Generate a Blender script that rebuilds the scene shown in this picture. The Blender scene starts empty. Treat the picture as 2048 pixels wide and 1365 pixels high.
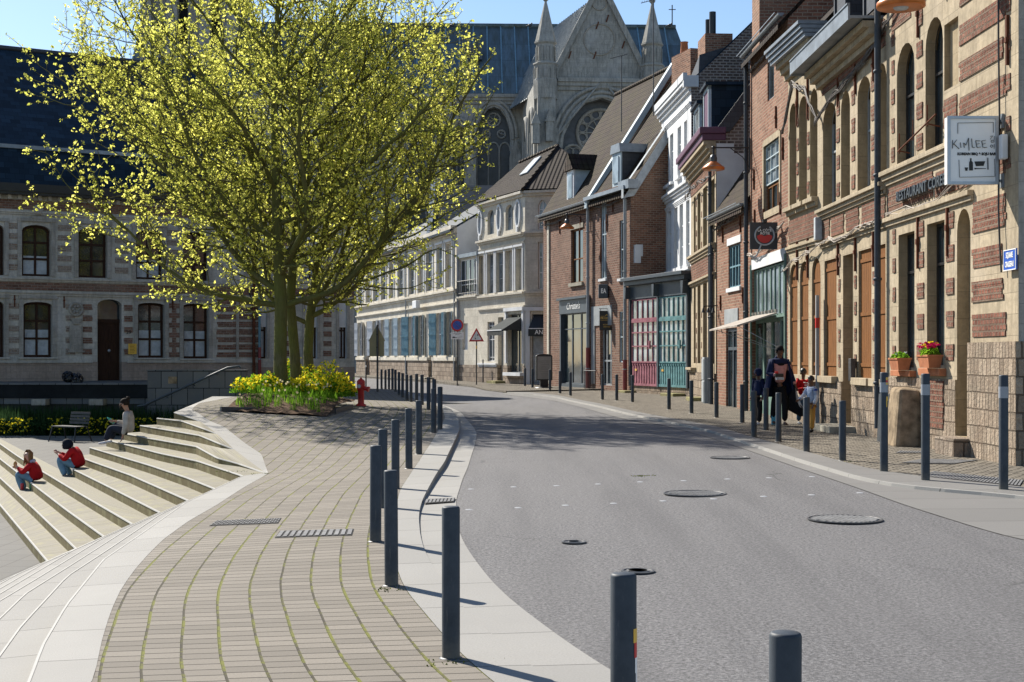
import bpy, math, random
import numpy as np
from mathutils import Vector, Matrix, noise
random.seed(7); RNG=np.random.RandomState(11)
SC=bpy.context.scene; COL=SC.collection
F=2844.4; HC=1.5; CX=1024.0; HY=715.0
pi=math.pi
# ------------------------------------------------------------------ helpers
def props(o,label=None,cat=None,group=None,kind=None):
    if label: o['label']=label
    if cat: o['category']=cat
    if group: o['group']=group
    if kind: o['kind']=kind
    return o
def empty(name,loc=(0,0,0),rz=0,label=None,cat=None,group=None,kind=None):
    o=bpy.data.objects.new(name,None); COL.objects.link(o); o.location=loc; o.rotation_euler=(0,0,rz)
    o.empty_display_size=.1
    return props(o,label,cat,group,kind)
class MB:
    def __init__(s): s.v=[]; s.f=[]; s.m=[]; s.uv={}; s.cm=0; s.sm=set()
    def mat(s,i): s.cm=i; return s
    def add(s,vs,fs,uvs=None,smooth=False):
        b=len(s.v); s.v.extend([tuple(p) for p in vs])
        for k,f in enumerate(fs):
            if uvs is not None: s.uv[len(s.f)]=uvs[k]
            if smooth: s.sm.add(len(s.f))
            s.f.append(tuple(b+i for i in f)); s.m.append(s.cm)
        return s
    def quad(s,a,b,c,d,uv=None): return s.add([a,b,c,d],[(0,1,2,3)],[uv] if uv else None)
    def poly(s,pts): return s.add(pts,[tuple(range(len(pts)))])
    def box(s,x0,x1,y0,y1,z0,z1):
        if x0>x1:x0,x1=x1,x0
        if y0>y1:y0,y1=y1,y0
        if z0>z1:z0,z1=z1,z0
        v=[(x0,y0,z0),(x1,y0,z0),(x1,y1,z0),(x0,y1,z0),(x0,y0,z1),(x1,y0,z1),(x1,y1,z1),(x0,y1,z1)]
        return s.add(v,[(0,3,2,1),(4,5,6,7),(0,1,5,4),(1,2,6,5),(2,3,7,6),(3,0,4,7)])
    def cbox(s,c,sz): return s.box(c[0]-sz[0]/2,c[0]+sz[0]/2,c[1]-sz[1]/2,c[1]+sz[1]/2,c[2]-sz[2]/2,c[2]+sz[2]/2)
    def beam(s,p,q,w,h):
        # oriented box between p and q
        p=Vector(p); q=Vector(q); d=(q-p); L=d.length; d.normalize()
        up=Vector((0,0,1)) if abs(d.z)<.95 else Vector((1,0,0))
        r=d.cross(up).normalized(); u=r.cross(d)
        v=[]
        for e in (p,q):
            for a,b in((-1,-1),(1,-1),(1,1),(-1,1)): v.append(e+r*(a*w/2)+u*(b*h/2))
        return s.add(v,[(0,1,2,3),(7,6,5,4),(0,4,5,1),(1,5,6,2),(2,6,7,3),(3,7,4,0)])
    def tube(s,pts,rs,n=8,cap=True,smooth=True):
        pts=[Vector(p) for p in pts]
        if not hasattr(rs,'__len__'): rs=[rs]*len(pts)
        b=len(s.v); prev=None; fs=[]; vs=[]
        for i,p in enumerate(pts):
            d=(pts[min(i+1,len(pts)-1)]-pts[max(i-1,0)])
            if d.length<1e-9: d=Vector((0,0,1))
            d.normalize()
            if prev is None:
                up=Vector((0,0,1)) if abs(d.z)<.9 else Vector((1,0,0))
                r=d.cross(up).normalized()
            else:
                r=(prev-d*prev.dot(d))
                if r.length<1e-6: r=d.orthogonal()
                r.normalize()
            prev=r; u=d.cross(r)
            for k in range(n):
                a=2*pi*k/n; vs.append(p+(r*math.cos(a)+u*math.sin(a))*rs[i])
        for i in range(len(pts)-1):
            for k in range(n):
                k2=(k+1)%n; fs.append((i*n+k,i*n+k2,(i+1)*n+k2,(i+1)*n+k))
        s.add(vs,fs,smooth=smooth)
        if cap:
            m=len(vs); s.add([vs[k] for k in range(n)],[tuple(reversed(range(n)))]); s.add([vs[m-n+k] for k in range(n)],[tuple(range(n))])
        return s
    def lathe(s,prof,c=(0,0,0),n=16,smooth=True,axis='z'):
        vs=[];fs=[]
        for r,z in prof:
            for k in range(n):
                a=2*pi*k/n
                if axis=='z': vs.append((c[0]+r*math.cos(a),c[1]+r*math.sin(a),c[2]+z))
                elif axis=='y': vs.append((c[0]+r*math.cos(a),c[1]-z,c[2]+r*math.sin(a)))
                else: vs.append((c[0]+z,c[1]+r*math.cos(a),c[2]+r*math.sin(a)))
        for i in range(len(prof)-1):
            for k in range(n):
                k2=(k+1)%n; fs.append((i*n+k,i*n+k2,(i+1)*n+k2,(i+1)*n+k))
        return s.add(vs,fs,smooth=smooth)
    def blob(s,c,r,n=10,m=7,jit=0):
        prof=[]
        vs=[];fs=[]
        for i in range(m+1):
            t=pi*i/m
            for k in range(n):
                a=2*pi*k/n; j=1+random.uniform(-jit,jit)
                vs.append((c[0]+r[0]*math.sin(t)*math.cos(a)*j,c[1]+r[1]*math.sin(t)*math.sin(a)*j,c[2]+r[2]*math.cos(t)*j))
        for i in range(m):
            for k in range(n):
                k2=(k+1)%n; fs.append((i*n+k,(i+1)*n+k,(i+1)*n+k2,i*n+k2))
        return s.add(vs,fs,smooth=True)
    def prism(s,pts,y0,y1):
        # polygon in xz plane extruded along y
        n=len(pts); vs=[(p[0],y0,p[1]) for p in pts]+[(p[0],y1,p[1]) for p in pts]
        fs=[tuple(range(n)),tuple(reversed(range(n,2*n)))]
        for i in range(n):
            j=(i+1)%n; fs.append((i,i+n,j+n,j))
        return s.add(vs,fs)
    def strip(s,A,B,uvA=None,uvB=None):
        n=len(A); vs=list(A)+list(B); fs=[];uv=[]
        for i in range(n-1):
            fs.append((i,i+1,n+i+1,n+i))
            if uvA: uv.append([uvA[i],uvA[i+1],uvB[i+1],uvB[i]])
        return s.add(vs,fs,uv if uvA else None)
    def build(s,name,mats,parent=None,bevel=0,**kw):
        me=bpy.data.meshes.new(name); me.from_pydata([tuple(p) for p in s.v],[],s.f)
        if not isinstance(mats,(list,tuple)): mats=[mats]
        for m in mats: me.materials.append(m)
        n=len(me.polygons)
        me.polygons.foreach_set('material_index',s.m)
        if s.sm:
            a=[False]*n
            for i in s.sm:a[i]=True
            me.polygons.foreach_set('use_smooth',a)
        co=np.array(s.v,dtype=float).reshape(-1,3)
        lv=np.zeros(len(me.loops),dtype=np.int32); me.loops.foreach_get('vertex_index',lv)
        lt=np.zeros(n,dtype=np.int32); me.polygons.foreach_get('loop_total',lt)
        no=np.zeros(n*3); me.polygons.foreach_get('normal',no); no=np.abs(no.reshape(-1,3))
        ln=np.repeat(no,lt,axis=0); P=co[lv]
        ax=np.argmax(ln*np.array([1,1,1.02]),axis=1)
        U=np.where(ax==0,P[:,1],P[:,0]); V=np.where(ax==2,P[:,1],P[:,2])
        uv=np.stack([U,V],1)
        if s.uv:
            ls=np.zeros(n,dtype=np.int32); me.polygons.foreach_get('loop_start',ls)
            for fi,l in s.uv.items():
                if l is None: continue
                for j,q in enumerate(l): uv[ls[fi]+j]=q
        lay=me.uv_layers.new(name='UVMap'); lay.data.foreach_set('uv',uv.astype(np.float32).ravel())
        me.update()
        o=bpy.data.objects.new(name,me); COL.objects.link(o)
        if parent: o.parent=parent
        if bevel:
            b=o.modifiers.new('b','BEVEL'); b.width=bevel; b.segments=2; b.limit_method='ANGLE'
        return props(o,**kw)
def copy_tree(o,parent=None):
    c=o.copy(); COL.objects.link(c)
    if parent is not None: c.parent=parent
    for ch in list(o.children): copy_tree(ch,c)
    return c
def text_mesh(s,size,name,mat,parent,loc,rot=(pi/2,0,0),ext=.004,align='CENTER',shear=0,bold=0,sx=1,**kw):
    cu=bpy.data.curves.new(name,'FONT'); cu.body=s; cu.size=size; cu.extrude=ext; cu.align_x=align; cu.align_y='CENTER'; cu.shear=shear; cu.offset=bold; cu.resolution_u=2
    t=bpy.data.objects.new(name,cu); COL.objects.link(t); bpy.context.view_layer.update()
    me=bpy.data.meshes.new_from_object(t.evaluated_get(bpy.context.evaluated_depsgraph_get()))
    bpy.data.objects.remove(t); me.materials.clear(); me.materials.append(mat)
    o=bpy.data.objects.new(name,me); COL.objects.link(o); o.parent=parent; o.location=loc; o.rotation_euler=rot; o.scale=(sx,1,1)
    return props(o,**kw)
# ------------------------------------------------------------------ materials
class NT:
    def __init__(s,name):
        m=bpy.data.materials.new(name); m.use_nodes=True; s.m=m; s.t=m.node_tree; s.n=s.t.nodes; s.b=s.n['Principled BSDF']; s.out=s.n['Material Output']
    def node(s,ty,**k):
        x=s.n.new(ty)
        for a,b in k.items():
            if a in('inp',):
                for i,v in b.items(): 
                    if hasattr(v,'is_output') or isinstance(v,bpy.types.NodeSocket): s.t.links.new(v,x.inputs[i])
                    else: x.inputs[i].default_value=v
            else: setattr(x,a,b)
        return x
    def uv(s): return s.node('ShaderNodeTexCoord').outputs['UV']
    def obj(s): return s.node('ShaderNodeTexCoord').outputs['Object']
    def noise(s,vec,sc,det=3,rough=.5): return s.node('ShaderNodeTexNoise',inp={'Vector':vec,'Scale':sc,'Detail':det,'Roughness':rough}).outputs['Fac']
    def ramp(s,fac,stops,interp='LINEAR'):
        r=s.node('ShaderNodeValToRGB'); r.color_ramp.interpolation=interp; e=r.color_ramp.elements
        while len(e)<len(stops): e.new(.5)
        for i,(p,c) in enumerate(stops): e[i].position=p; e[i].color=c4(c)
        s.t.links.new(fac,r.inputs[0]); return r.outputs[0]
    def mix(s,f,a,b,mode='MIX'):
        x=s.node('ShaderNodeMix',data_type='RGBA',blend_type=mode)
        for sock,v in((x.inputs[0],f),(x.inputs[6],a),(x.inputs[7],b)):
            if isinstance(v,bpy.types.NodeSocket): s.t.links.new(v,sock)
            else: sock.default_value=c4(v) if sock.type=='RGBA' else v
        return x.outputs[2]
    def math(s,op,a,b=0.0,c=0.0):
        x=s.node('ShaderNodeMath',operation=op)
        for i,v in enumerate((a,b,c)):
            if isinstance(v,bpy.types.NodeSocket): s.t.links.new(v,x.inputs[i])
            else: x.inputs[i].default_value=v
        return x.outputs[0]
    def mapping(s,vec,sc=(1,1,1),rot=(0,0,0),loc=(0,0,0)):
        return s.node('ShaderNodeMapping',inp={'Vector':vec,'Scale':sc,'Rotation':rot,'Location':loc}).outputs[0]
    def fin(s,color,rough=.8,bump=None,bs=.3,bd=.01,metal=0,spec=None):
        for sock,v in((s.b.inputs['Base Color'],color),(s.b.inputs['Roughness'],rough),(s.b.inputs['Metallic'],metal)):
            if isinstance(v,bpy.types.NodeSocket): s.t.links.new(v,sock)
            else: sock.default_value=c4(v) if sock.type=='RGBA' else v
        if spec is None and not isinstance(rough,bpy.types.NodeSocket) and rough>=.6: spec=.12
        if spec is not None: s.b.inputs['Specular IOR Level'].default_value=spec
        if bump is not None:
            bn=s.node('ShaderNodeBump',inp={'Strength':bs,'Distance':bd,'Height':bump}); s.t.links.new(bn.outputs[0],s.b.inputs['Normal'])
        return s.m
def c4(c):
    if isinstance(c,(int,float)): return (c,c,c,1)
    return tuple(c)[:3]+(1,)
def mul(c,k): return tuple(min(1,x*k) for x in c[:3])
def plain(name,c,rough=.6,var=.15,sc=3,metal=0,bs=.15,spec=None):
    t=NT(name); o=t.obj(); n=t.noise(o,sc,5,.6)
    col=t.ramp(n,[(.3,mul(c,1-var)),(.7,mul(c,1+var))])
    n2=t.noise(o,sc*12,3)
    return t.fin(col,rough,n2,bs,.004,metal,spec)
def stucco(name,c,stain=(.25,.22,.18),amt=.35,joint=None,jc=None,rough=.9):
    """dressed limestone: blocks with faint joints, grime streaks"""
    t=NT(name); uv=t.uv()
    j=joint or (.62,.3)
    br=t.node('ShaderNodeTexBrick',offset=.5,inp={'Vector':uv,'Color1':c4(mul(c,.9)),'Color2':c4(mul(c,1.08)),'Mortar':c4(jc or mul(c,.62)),'Scale':1.0,'Mortar Size':.006,'Mortar Smooth':.3,'Bias':0,'Brick Width':j[0],'Row Height':j[1]})
    n=t.noise(uv,1.3,6,.65); n3=t.noise(uv,9,5,.7)
    st=t.noise(t.mapping(uv,(4,.55,1)),1.6,5,.7)
    col=t.mix(t.ramp(n,[(.38,0),(.66,.6)]),br.outputs[0],mul(c,.6))
    col=t.mix(t.math('MULTIPLY',t.ramp(st,[(.47,0),(.66,1)]),amt),col,stain)
    col=t.mix(t.ramp(n3,[(.35,.5),(.6,0)]),col,mul(c,.5)); n5=t.noise(uv,.5,4,.6); col=t.mix(t.ramp(n5,[(.5,0),(.7,.3)]),col,(min(1,c[0]*1.25),min(1,c[1]*1.3),min(1,c[2]*1.45)))
    bm=t.math('ADD',t.math('MULTIPLY',br.outputs[1],-1.0),t.math('MULTIPLY',n3,1.2))
    return t.fin(col,rough,bm,.45,.012)
def brick(name,c1,c2,mort,w=.22,h=.075,ms=.012,bs=.8,var=.5,dark=None):
    t=NT(name); uv=t.uv()
    d=t.node('ShaderNodeTexNoise',inp={'Vector':uv,'Scale':3.0}).outputs['Color']
    uvd=t.node('ShaderNodeVectorMath',operation='MULTIPLY_ADD',inp={0:d,1:(.018,.018,0),2:uv}).outputs[0]
    br=t.node('ShaderNodeTexBrick',offset=.5,inp={'Vector':uvd,'Color1':c4(c1),'Color2':c4(c2),'Mortar':c4(mort),'Scale':1.0,'Mortar Size':ms,'Mortar Smooth':.25,'Bias':0,'Brick Width':w,'Row Height':h})
    cell=t.node('ShaderNodeTexBrick',offset=.5,inp={'Vector':uvd,'Color1':c4(.0),'Color2':c4(1.0),'Mortar':c4(.5),'Scale':1.0,'Mortar Size':0.0,'Brick Width':w,'Row Height':h,'Bias':-.2})
    n=t.noise(uv,1.1,6,.7); n2=t.noise(uv,18,4,.7)
    col=t.mix(t.ramp(n,[(.3,0),(.72,var)]),br.outputs[0],dark or mul(c1,.5),'MIX')
    col=t.mix(t.ramp(n2,[(.3,.35),(.65,0)]),col,mul(mort,.7))
    nn=t.noise(uv,.35,3,.6); col=t.mix(t.ramp(nn,[(.45,0),(.7,.35)]),col,mul(mort,.85))
    bm=t.math('ADD',t.math('MULTIPLY',br.outputs[1],-1.0),t.math('MULTIPLY',n2,.8))
    return t.fin(col,.92,bm,bs,.02)
def rubble(name,c,w=.17,h=.27):
    t=NT(name); uv=t.uv()
    d=t.node('ShaderNodeTexNoise',inp={'Vector':uv,'Scale':2.2}).outputs['Color']
    uvd=t.node('ShaderNodeVectorMath',operation='MULTIPLY_ADD',inp={0:d,1:(.07,.035,0),2:uv}).outputs[0]
    br=t.node('ShaderNodeTexBrick',offset=.5,squash=.7,squash_frequency=3,inp={'Vector':uvd,'Color1':c4(mul(c,.6)),'Color2':c4(mul(c,1.25)),'Mortar':c4(mul(c,.28)),'Scale':1.0,'Mortar Size':.013,'Mortar Smooth':.5,'Bias':.0,'Brick Width':w,'Row Height':h})
    n=t.noise(uv,2.5,6,.7); n2=t.noise(uv,14,4,.75)
    col=t.mix(t.ramp(n,[(.35,0),(.7,.5)]),br.outputs[0],(c[0]*.72,c[1]*.6,c[2]*.55))
    col=t.mix(t.ramp(n2,[(.3,.5),(.6,0)]),col,mul(c,.45))
    bm=t.math('ADD',t.math('MULTIPLY',br.outputs[1],-1.0),t.math('MULTIPLY',n2,1.0))
    return t.fin(col,.95,bm,1.0,.05)
def rooftile(name,c,moss=(.16,.15,.05),mo=.3,w=.24,h=.3):
    t=NT(name); uv=t.uv()
    br=t.node('ShaderNodeTexBrick',offset=.0,inp={'Vector':uv,'Color1':c4(mul(c,.75)),'Color2':c4(mul(c,1.2)),'Mortar':c4(mul(c,.3)),'Scale':1.0,'Mortar Size':.02,'Mortar Smooth':.8,'Brick Width':w,'Row Height':h})
    wv=t.node('ShaderNodeTexWave',bands_direction='X',inp={'Vector':uv,'Scale':.3183/w*pi/ .5/2,'Distortion':0}).outputs['Fac']
    sep=t.node('ShaderNodeSeparateXYZ',inp={0:uv})
    fr=t.math('FRACT',t.math('DIVIDE',sep.outputs[1],h))
    sx=t.math('SINE',t.math('MULTIPLY',sep.outputs[0],2*pi/w))
    n=t.noise(uv,1.2,6,.7); n2=t.noise(uv,7,4,.7)
    col=t.mix(t.ramp(n,[(.4,0),(.62,mo)]),br.outputs[0],moss); col=t.mix(t.ramp(t.math('ABSOLUTE',sx),[(.55,0),(1,.0)]),col,mul(c,.4)); col=t.mix(t.ramp(fr,[(0,.75),(.22,0)]),col,mul(c,.25))
    col=t.mix(t.ramp(n2,[(.35,.4),(.6,0)]),col,mul(c,.5))
    bm=t.math('ADD',t.math('MULTIPLY',sx,.5),t.math('MULTIPLY',fr,-1.4))
    return t.fin(col,.85,bm,1.0,.05)
def slate(name,c,w=.22,h=.16,rough=.55,v=.25):
    t=NT(name); uv=t.uv()
    br=t.node('ShaderNodeTexBrick',offset=.5,inp={'Vector':uv,'Color1':c4(mul(c,1-v)),'Color2':c4(mul(c,1+v)),'Mortar':c4(mul(c,.4)),'Scale':1.0,'Mortar Size':.006,'Brick Width':w,'Row Height':h})
    n=t.noise(uv,.5,5,.6)
    col=t.mix(t.ramp(n,[(.4,0),(.7,.4)]),br.outputs[0],mul(c,.6))
    return t.fin(col,rough,br.outputs[1],-.4,.01)
def glass(name,c=(.02,.03,.035),rough=.06):
    t=NT(name); o=t.obj(); n=t.noise(o,1.5,2)
    col=t.ramp(n,[(.4,mul(c,.6)),(.62,mul(c,1.6))])
    return t.fin(col,rough,t.noise(o,2.5,2),.06,.02,spec=.8)
def wood(name,c,sc=1):
    t=NT(name); uv=t.uv()
    n=t.noise(t.mapping(uv,(14*sc,1.2*sc,1)),2,5,.6)
    col=t.ramp(n,[(.3,mul(c,.6)),(.55,c),(.75,mul(c,1.25))])
    return t.fin(col,.6,n,.3,.005)
M={}
M['ystone']=stucco('yellow_limestone',(.455,.375,.262),(.19,.155,.105),.6)
M['ystone_plain']=stucco('yellow_limestone_jamb',(.38,.30,.19),(.18,.14,.09),.4,(.5,.42))
M['cream']=stucco('cream_limestone',(.66,.61,.51),(.36,.32,.26),.4,(.8,.33))
M['gstone']=stucco('grey_limestone',(.42,.39,.34),(.14,.14,.12),.5,(.55,.28))
M['shstone']=stucco('weathered_grey_stone',(.56,.53,.465),(.20,.185,.155),.4,(.5,.26))
M['cath']=stucco('cathedral_stone',(.42,.41,.375),(.13,.14,.14),.7,(.8,.4),(.2,.2,.19))
M['brick']=brick('red_brown_brick',(.15,.05,.032),(.36,.15,.09),(.40,.32,.24),w=.24,h=.085,ms=.013)
M['brick_pink']=brick('pinkish_brick',(.18,.07,.045),(.38,.18,.12),(.36,.28,.21),w=.23,h=.085,ms=.013,var=.5)
M['brick_old']=brick('old_brown_brick',(.13,.055,.038),(.33,.165,.115),(.36,.28,.22),w=.23,h=.095,ms=.015,bs=1.2,var=.6)
M['brick_pale']=brick('pale_weathered_brick',(.20,.13,.10),(.36,.28,.22),(.42,.38,.32),w=.22,h=.085,ms=.014,var=.3)
M['brick_dark']=brick('dark_brick_pale_mortar',(.055,.038,.032),(.12,.065,.05),(.42,.37,.33),w=.23,h=.1,ms=.02)
M['brick_band']=brick('coarse_brick_band',(.15,.045,.03),(.37,.15,.10),(.25,.19,.14),w=.12,h=.09,ms=.016,bs=1.4,var=.65)
M['rubble']=rubble('rough_stone_plinth',(.38,.31,.235),.17,.25)
M['rubble_grey']=rubble('grey_block_plinth',(.35,.29,.23),.3,.24)
M['ashlar']=stucco('pink_grey_ashlar',(.40,.32,.26),(.16,.13,.11),.4,(.45,.24),(.2,.17,.14))
M['rtile']=rooftile('brown_pantiles',(.04,.026,.021),(.06,.054,.016),.45)
M['rtile_dark']=rooftile('dark_tiles',(.032,.023,.02),(.05,.042,.02),.3,.2,.2)
M['slate_blue']=slate('blue_black_slate',(.014,.028,.045),.34,.26,.6,.4)
M['slate_dark']=slate('dark_slate',(.03,.035,.045))
M['zinc']=plain('grey_zinc',(.22,.25,.28),.45,.3,2,.3)
M['zinc_dark']=plain('dark_zinc',(.07,.08,.09),.45,.3,2,.3)
M['white']=plain('white_paint',(.66,.67,.68),.5,.08,2)
M['whitestone']=plain('white_painted_stone',(.60,.61,.62),.7,.12,1.5)
M['glass']=glass('window_glass')
M['glass_pale']=glass('pale_window_glass',(.18,.21,.23),.15)
M['frost']=glass('rippled_glass',(.20,.245,.275),.12)
M['darkin']=plain('dark_interior',(.012,.012,.013),.8)
M['curtain']=plain('net_curtain',(.42,.45,.47),.9,.2,6)
M['dwood']=wood('dark_brown_wood',(.045,.022,.014))
M['bwood']=wood('brown_wood',(.20,.085,.028))
M['wgrey']=plain('grey_painted_wood',(.30,.32,.33),.6,.15,3)
M['blue']=plain('blue_shutter_paint',(.14,.25,.30),.8,.25,4)
M['paleblue']=plain('pale_blue_paint',(.42,.50,.54),.6,.12,4)
M['pink']=plain('faded_raspberry_paint',(.29,.12,.145),.85,.35,4)
M['teal']=plain('faded_teal_paint',(.12,.245,.255),.85,.35,4)
M['green']=plain('sage_green_paint',(.13,.20,.17),.6,.2,4)
M['purple']=plain('purple_paint',(.10,.035,.075),.5,.15,4)
M['anth']=plain('anthracite_paint',(.028,.033,.042),.45,.2,3)
M['shopgrey']=plain('slate_grey_shop_paint',(.045,.06,.075),.5,.2,3)
M['black']=plain('black_metal',(.012,.012,.014),.4,.2,5)
M['rust']=plain('rusty_iron',(.11,.04,.022),.8,.4,8)
M['redpipe']=plain('red_brown_pipe',(.20,.03,.03),.5,.2,5)
M['copper']=plain('orange_lamp_copper',(.50,.15,.03),.35,.3,4,.3)
M['wirestr']=plain('grey_cable',(.10,.09,.085),.6,.3,5)
M['cabw']=plain('pale_cable',(.35,.31,.27),.6,.3,5)
M['red']=plain('red_paint',(.42,.015,.015),.45,.2,5)
M['signwhite']=plain('sign_white',(.85,.85,.83),.35,.04,4)
M['signblue']=plain('sign_blue',(.03,.10,.45),.35,.1,4)
M['signred']=plain('sign_red',(.55,.03,.03),.35,.1,4)
M['signgold']=plain('sign_gold',(.70,.42,.08),.4,.1,4)
M['signyellow']=plain('sign_yellow',(.75,.45,.06),.4,.1,4)
M['signback']=plain('yellow_grey_sign_back',(.30,.25,.13),.5,.1,4)
M['alu']=plain('brushed_aluminium',(.35,.38,.42),.35,.1,4,.5)
M['ink']=plain('black_ink',(.01,.01,.01),.5,.1,4)
M['terra']=plain('terracotta',(.38,.15,.075),.8,.2,5)
M['iron']=plain('cast_iron',(.06,.06,.062),.5,.3,6,.3)
M['stone_old']=plain('old_weathered_block',(.25,.19,.125),.95,.55,5,bs=1.0)
M['stonestep']=plain('stone_step',(.30,.28,.23),.9,.25,3,bs=.5)
M['steplichen']=plain('mossy_stone_step',(.22,.20,.10),.95,.4,4,bs=.6)
# ------------------------------------------------------------------ ground height (thin plate spline)
_cp=[(-.35,8.1,-.22),(-.9,10.66,-.22),(-1.23,12.8,-.16),(-1.43,15.7,-.16),(-1.46,17.8,-.15),(-1.48,20.4,-.10),(-1.5,22.9,-.06),(-1.54,27.8,.02),(-1.5,30,.05),
(-3.3,45.8,.05),(-4.2,52.6,.08),(-5.6,61.9,.08),(.44,5.6,-.22),(.88,4.6,-.26),(-1.5,4.6,-.26),(4.8,20.6,0),(4.66,22.5,0),(4.73,25.2,0),(4.53,27,0),(4.6,33,.02),(5.5,16,0),(6.9,19.5,0),(6.8,28,0),(6.5,36,.02),(6.3,45,.08),
(5.5,10,-.1),(4,5,-.22),(5.2,50,.1),(3.5,57,.15),(1.7,65,.15),(0,70,.15),(-3,77,.18),(-11,104,.2),(12,60,.2),(10,30,.05),(-5,90,.2),(5,90,.25),(-20,110,.2),
(-2.68,7.9,-.3),(-3.24,10.3,-.3),(-3.64,12.6,-.3),(-3.8,14.5,-.3),(-4.06,17.7,-.3),(-3.85,22,-.3)]
def _sz(px,py,z): s=(py-HY)/(HC-z); return ((px-CX)/s,F/s,z)
Q=[_sz(348,825,.3),_sz(401,843,.15),_sz(434,868,0.0),_sz(468,899,-.15),_sz(532,947,-.3)]
_cp+=Q+[(-9,43.7,.3),(-6.2,38.5,.25),(-4.3,43,.19),(-3,36,.12),(-6.5,60,.2),(-8,50,.28)]
_C=np.array(_cp,float)
def _U(r2): return np.where(r2>1e-12,r2*np.log(r2+1e-12),0.0)
_n=len(_C); _K=_U(((_C[:,None,:2]-_C[None,:,:2])**2).sum(-1))+np.eye(_n)*2.0
_P=np.hstack([np.ones((_n,1)),_C[:,:2]]); _A=np.block([[_K,_P],[_P.T,np.zeros((3,3))]])
_W=np.linalg.solve(_A,np.concatenate([_C[:,2],[0,0,0]]))
def G(x,y):
    x=np.asarray(x,float); y=np.asarray(y,float); yy=np.clip(y,3,110)
    u=_U((x[...,None]-_C[:,0])**2+(yy[...,None]-_C[:,1])**2)
    return np.clip((u*_W[:_n]).sum(-1)+_W[_n]+_W[_n+1]*x+_W[_n+2]*yy,-.6,.6)
def g(x,y): return float(G(x,y))
def up(px,py,z=None):
    """point of the ground seen at a pixel of the survey photo"""
    if z is not None: return _sz(px,py,z)
    z=0.
    for _ in range(30):
        X,Y,_z=_sz(px,py,z); z=.5*z+.5*g(X,min(Y,110))
    return _sz(px,py,z)
def XofY(pts,smooth=9):
    P=sorted([(p[1],p[0]) for p in pts]); ys=np.array([p[0] for p in P]); xs=np.array([p[1] for p in P])
    yy=np.linspace(ys[0],ys[-1],400); xx=np.interp(yy,ys,xs)
    if smooth:
        k=np.ones(smooth)/smooth; xp=np.pad(xx,smooth//2,mode='reflect',reflect_type='odd'); xx=np.convolve(xp,k,'valid')
    return lambda y: float(np.interp(y,yy,xx))
# boundary curves as X(Y)
kerb_in=XofY([(2.2,1.2),(1.0,4.0)]+[up(*p)[:2] for p in [(976,1360),(942,1329),(884,1271),(853,1230),(819,1193),(805,1175),(790,1120),(785,1075),(789,1030),(800,980),(829,937),(848,908),(875,865),(885,845)]]+[(-1.55,33),(-1.85,38),(-2.9,45.8),(-3.8,52.6),(-5.2,61.9)])
kerb_out=XofY([(2.6,1.2),(1.35,4.0)]+[up(*p)[:2] for p in [(1096,1360),(1068,1338),(1020,1302),(993,1278),(955,1247),(928,1220),(884,1162),(853,1114),(841,1080),(837,1033),(842,1007),(855,980),(871,951),(888,927),(908,885),(919,861),(918,848)]]+[(-1.25,33),(-1.6,38),(-2.65,45.8),(-3.55,52.6),(-4.95,61.9)])
gut_out=XofY([(3.0,1.2),(1.7,4.0)]+[up(*p)[:2] for p in [(1220,1343),(1195,1328),(1106,1266),(1048,1222),(1003,1186),(962,1138),(935,1100),(921,1073),(913,1035),(912,994),(925,950),(934,931),(949,885),(954,861),(947,848)]]+[(-1.0,33),(-1.35,38),(-2.4,45.8),(-3.3,52.6),(-4.7,61.9)])
r_lip=XofY([(9.0,4.0),(7.6,8.0)]+[up(*p)[:2] for p in [(2048,993),(1912,983),(1815,975),(1718,958),(1601,923),(1484,884),(1418,862),(1250,827)]]+[up(*p)[:2] for p in [(1180,810),(1113,795),(1060,789),(1012,785)]])
r_gut=XofY([(8.4,4.0),(6.8,8.0)]+[up(*p)[:2] for p in [(2048,1077),(1932,1044),(1807,1005),(1718,973),(1601,934),(1523,907),(1418,872),(1328,849),(1250,837)]]+[up(*p)[:2] for p in [(1180,818),(1113,801),(1060,794),(1005,788)]])
r_kin=XofY([(9.6,4.0),(8.0,8.0)]+[up(*p)[:2] for p in [(2048,978),(1873,962),(1718,940),(1601,907),(1484,874),(1418,854),(1250,822)]]+[up(*p)[:2] for p in [(1180,806),(1113,792),(1060,786),(1012,782)]])
PB=[up(px,py,z)[:2] for px,py,z in [(383,822,.3),(418,838,.2),(449,852,.1),(490,877,0),(523,903,-.13),(575,942,-.27),(552,950,-.29)]]
pb_near=[up(px,py,-.3)[:2] for px,py in [(188,1365),(204,1284),(222,1227),(241,1186),(268,1148),(298,1114),(328,1084),(377,1048),(434,1016),(490,978),(532,952)]]
pav_left=XofY([(-1.6,2.5),(-1.85,5.0)]+pb_near[:-1]+[(-3.75,21.9)]+PB[-3:-2]+PB[:4]+[(-7.9,36),(-8.5,43.7)],5)
e4B=[(-2.0,5),(-1.6,3)]+[up(px,py,-.3)[:2] for px,py in [(55,1365),(83,1291),(130,1212),(205,1120),(280,1069),(371,1005),(485,952)]]
e4X=XofY(e4B,5)
def kh(y):
    t=min(1,max(0,(y-10.5)/12)); t=t*t*(3-2*t); return .075*t
def road_z(x,y):
    a=gut_out(min(y,61)); b=r_gut(min(y,64)); t=min(1,max(0,(x-a)/max(b-a,.1)))
    return g(x,y)-(kh(y)*(1-t)+.03*t)
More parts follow.
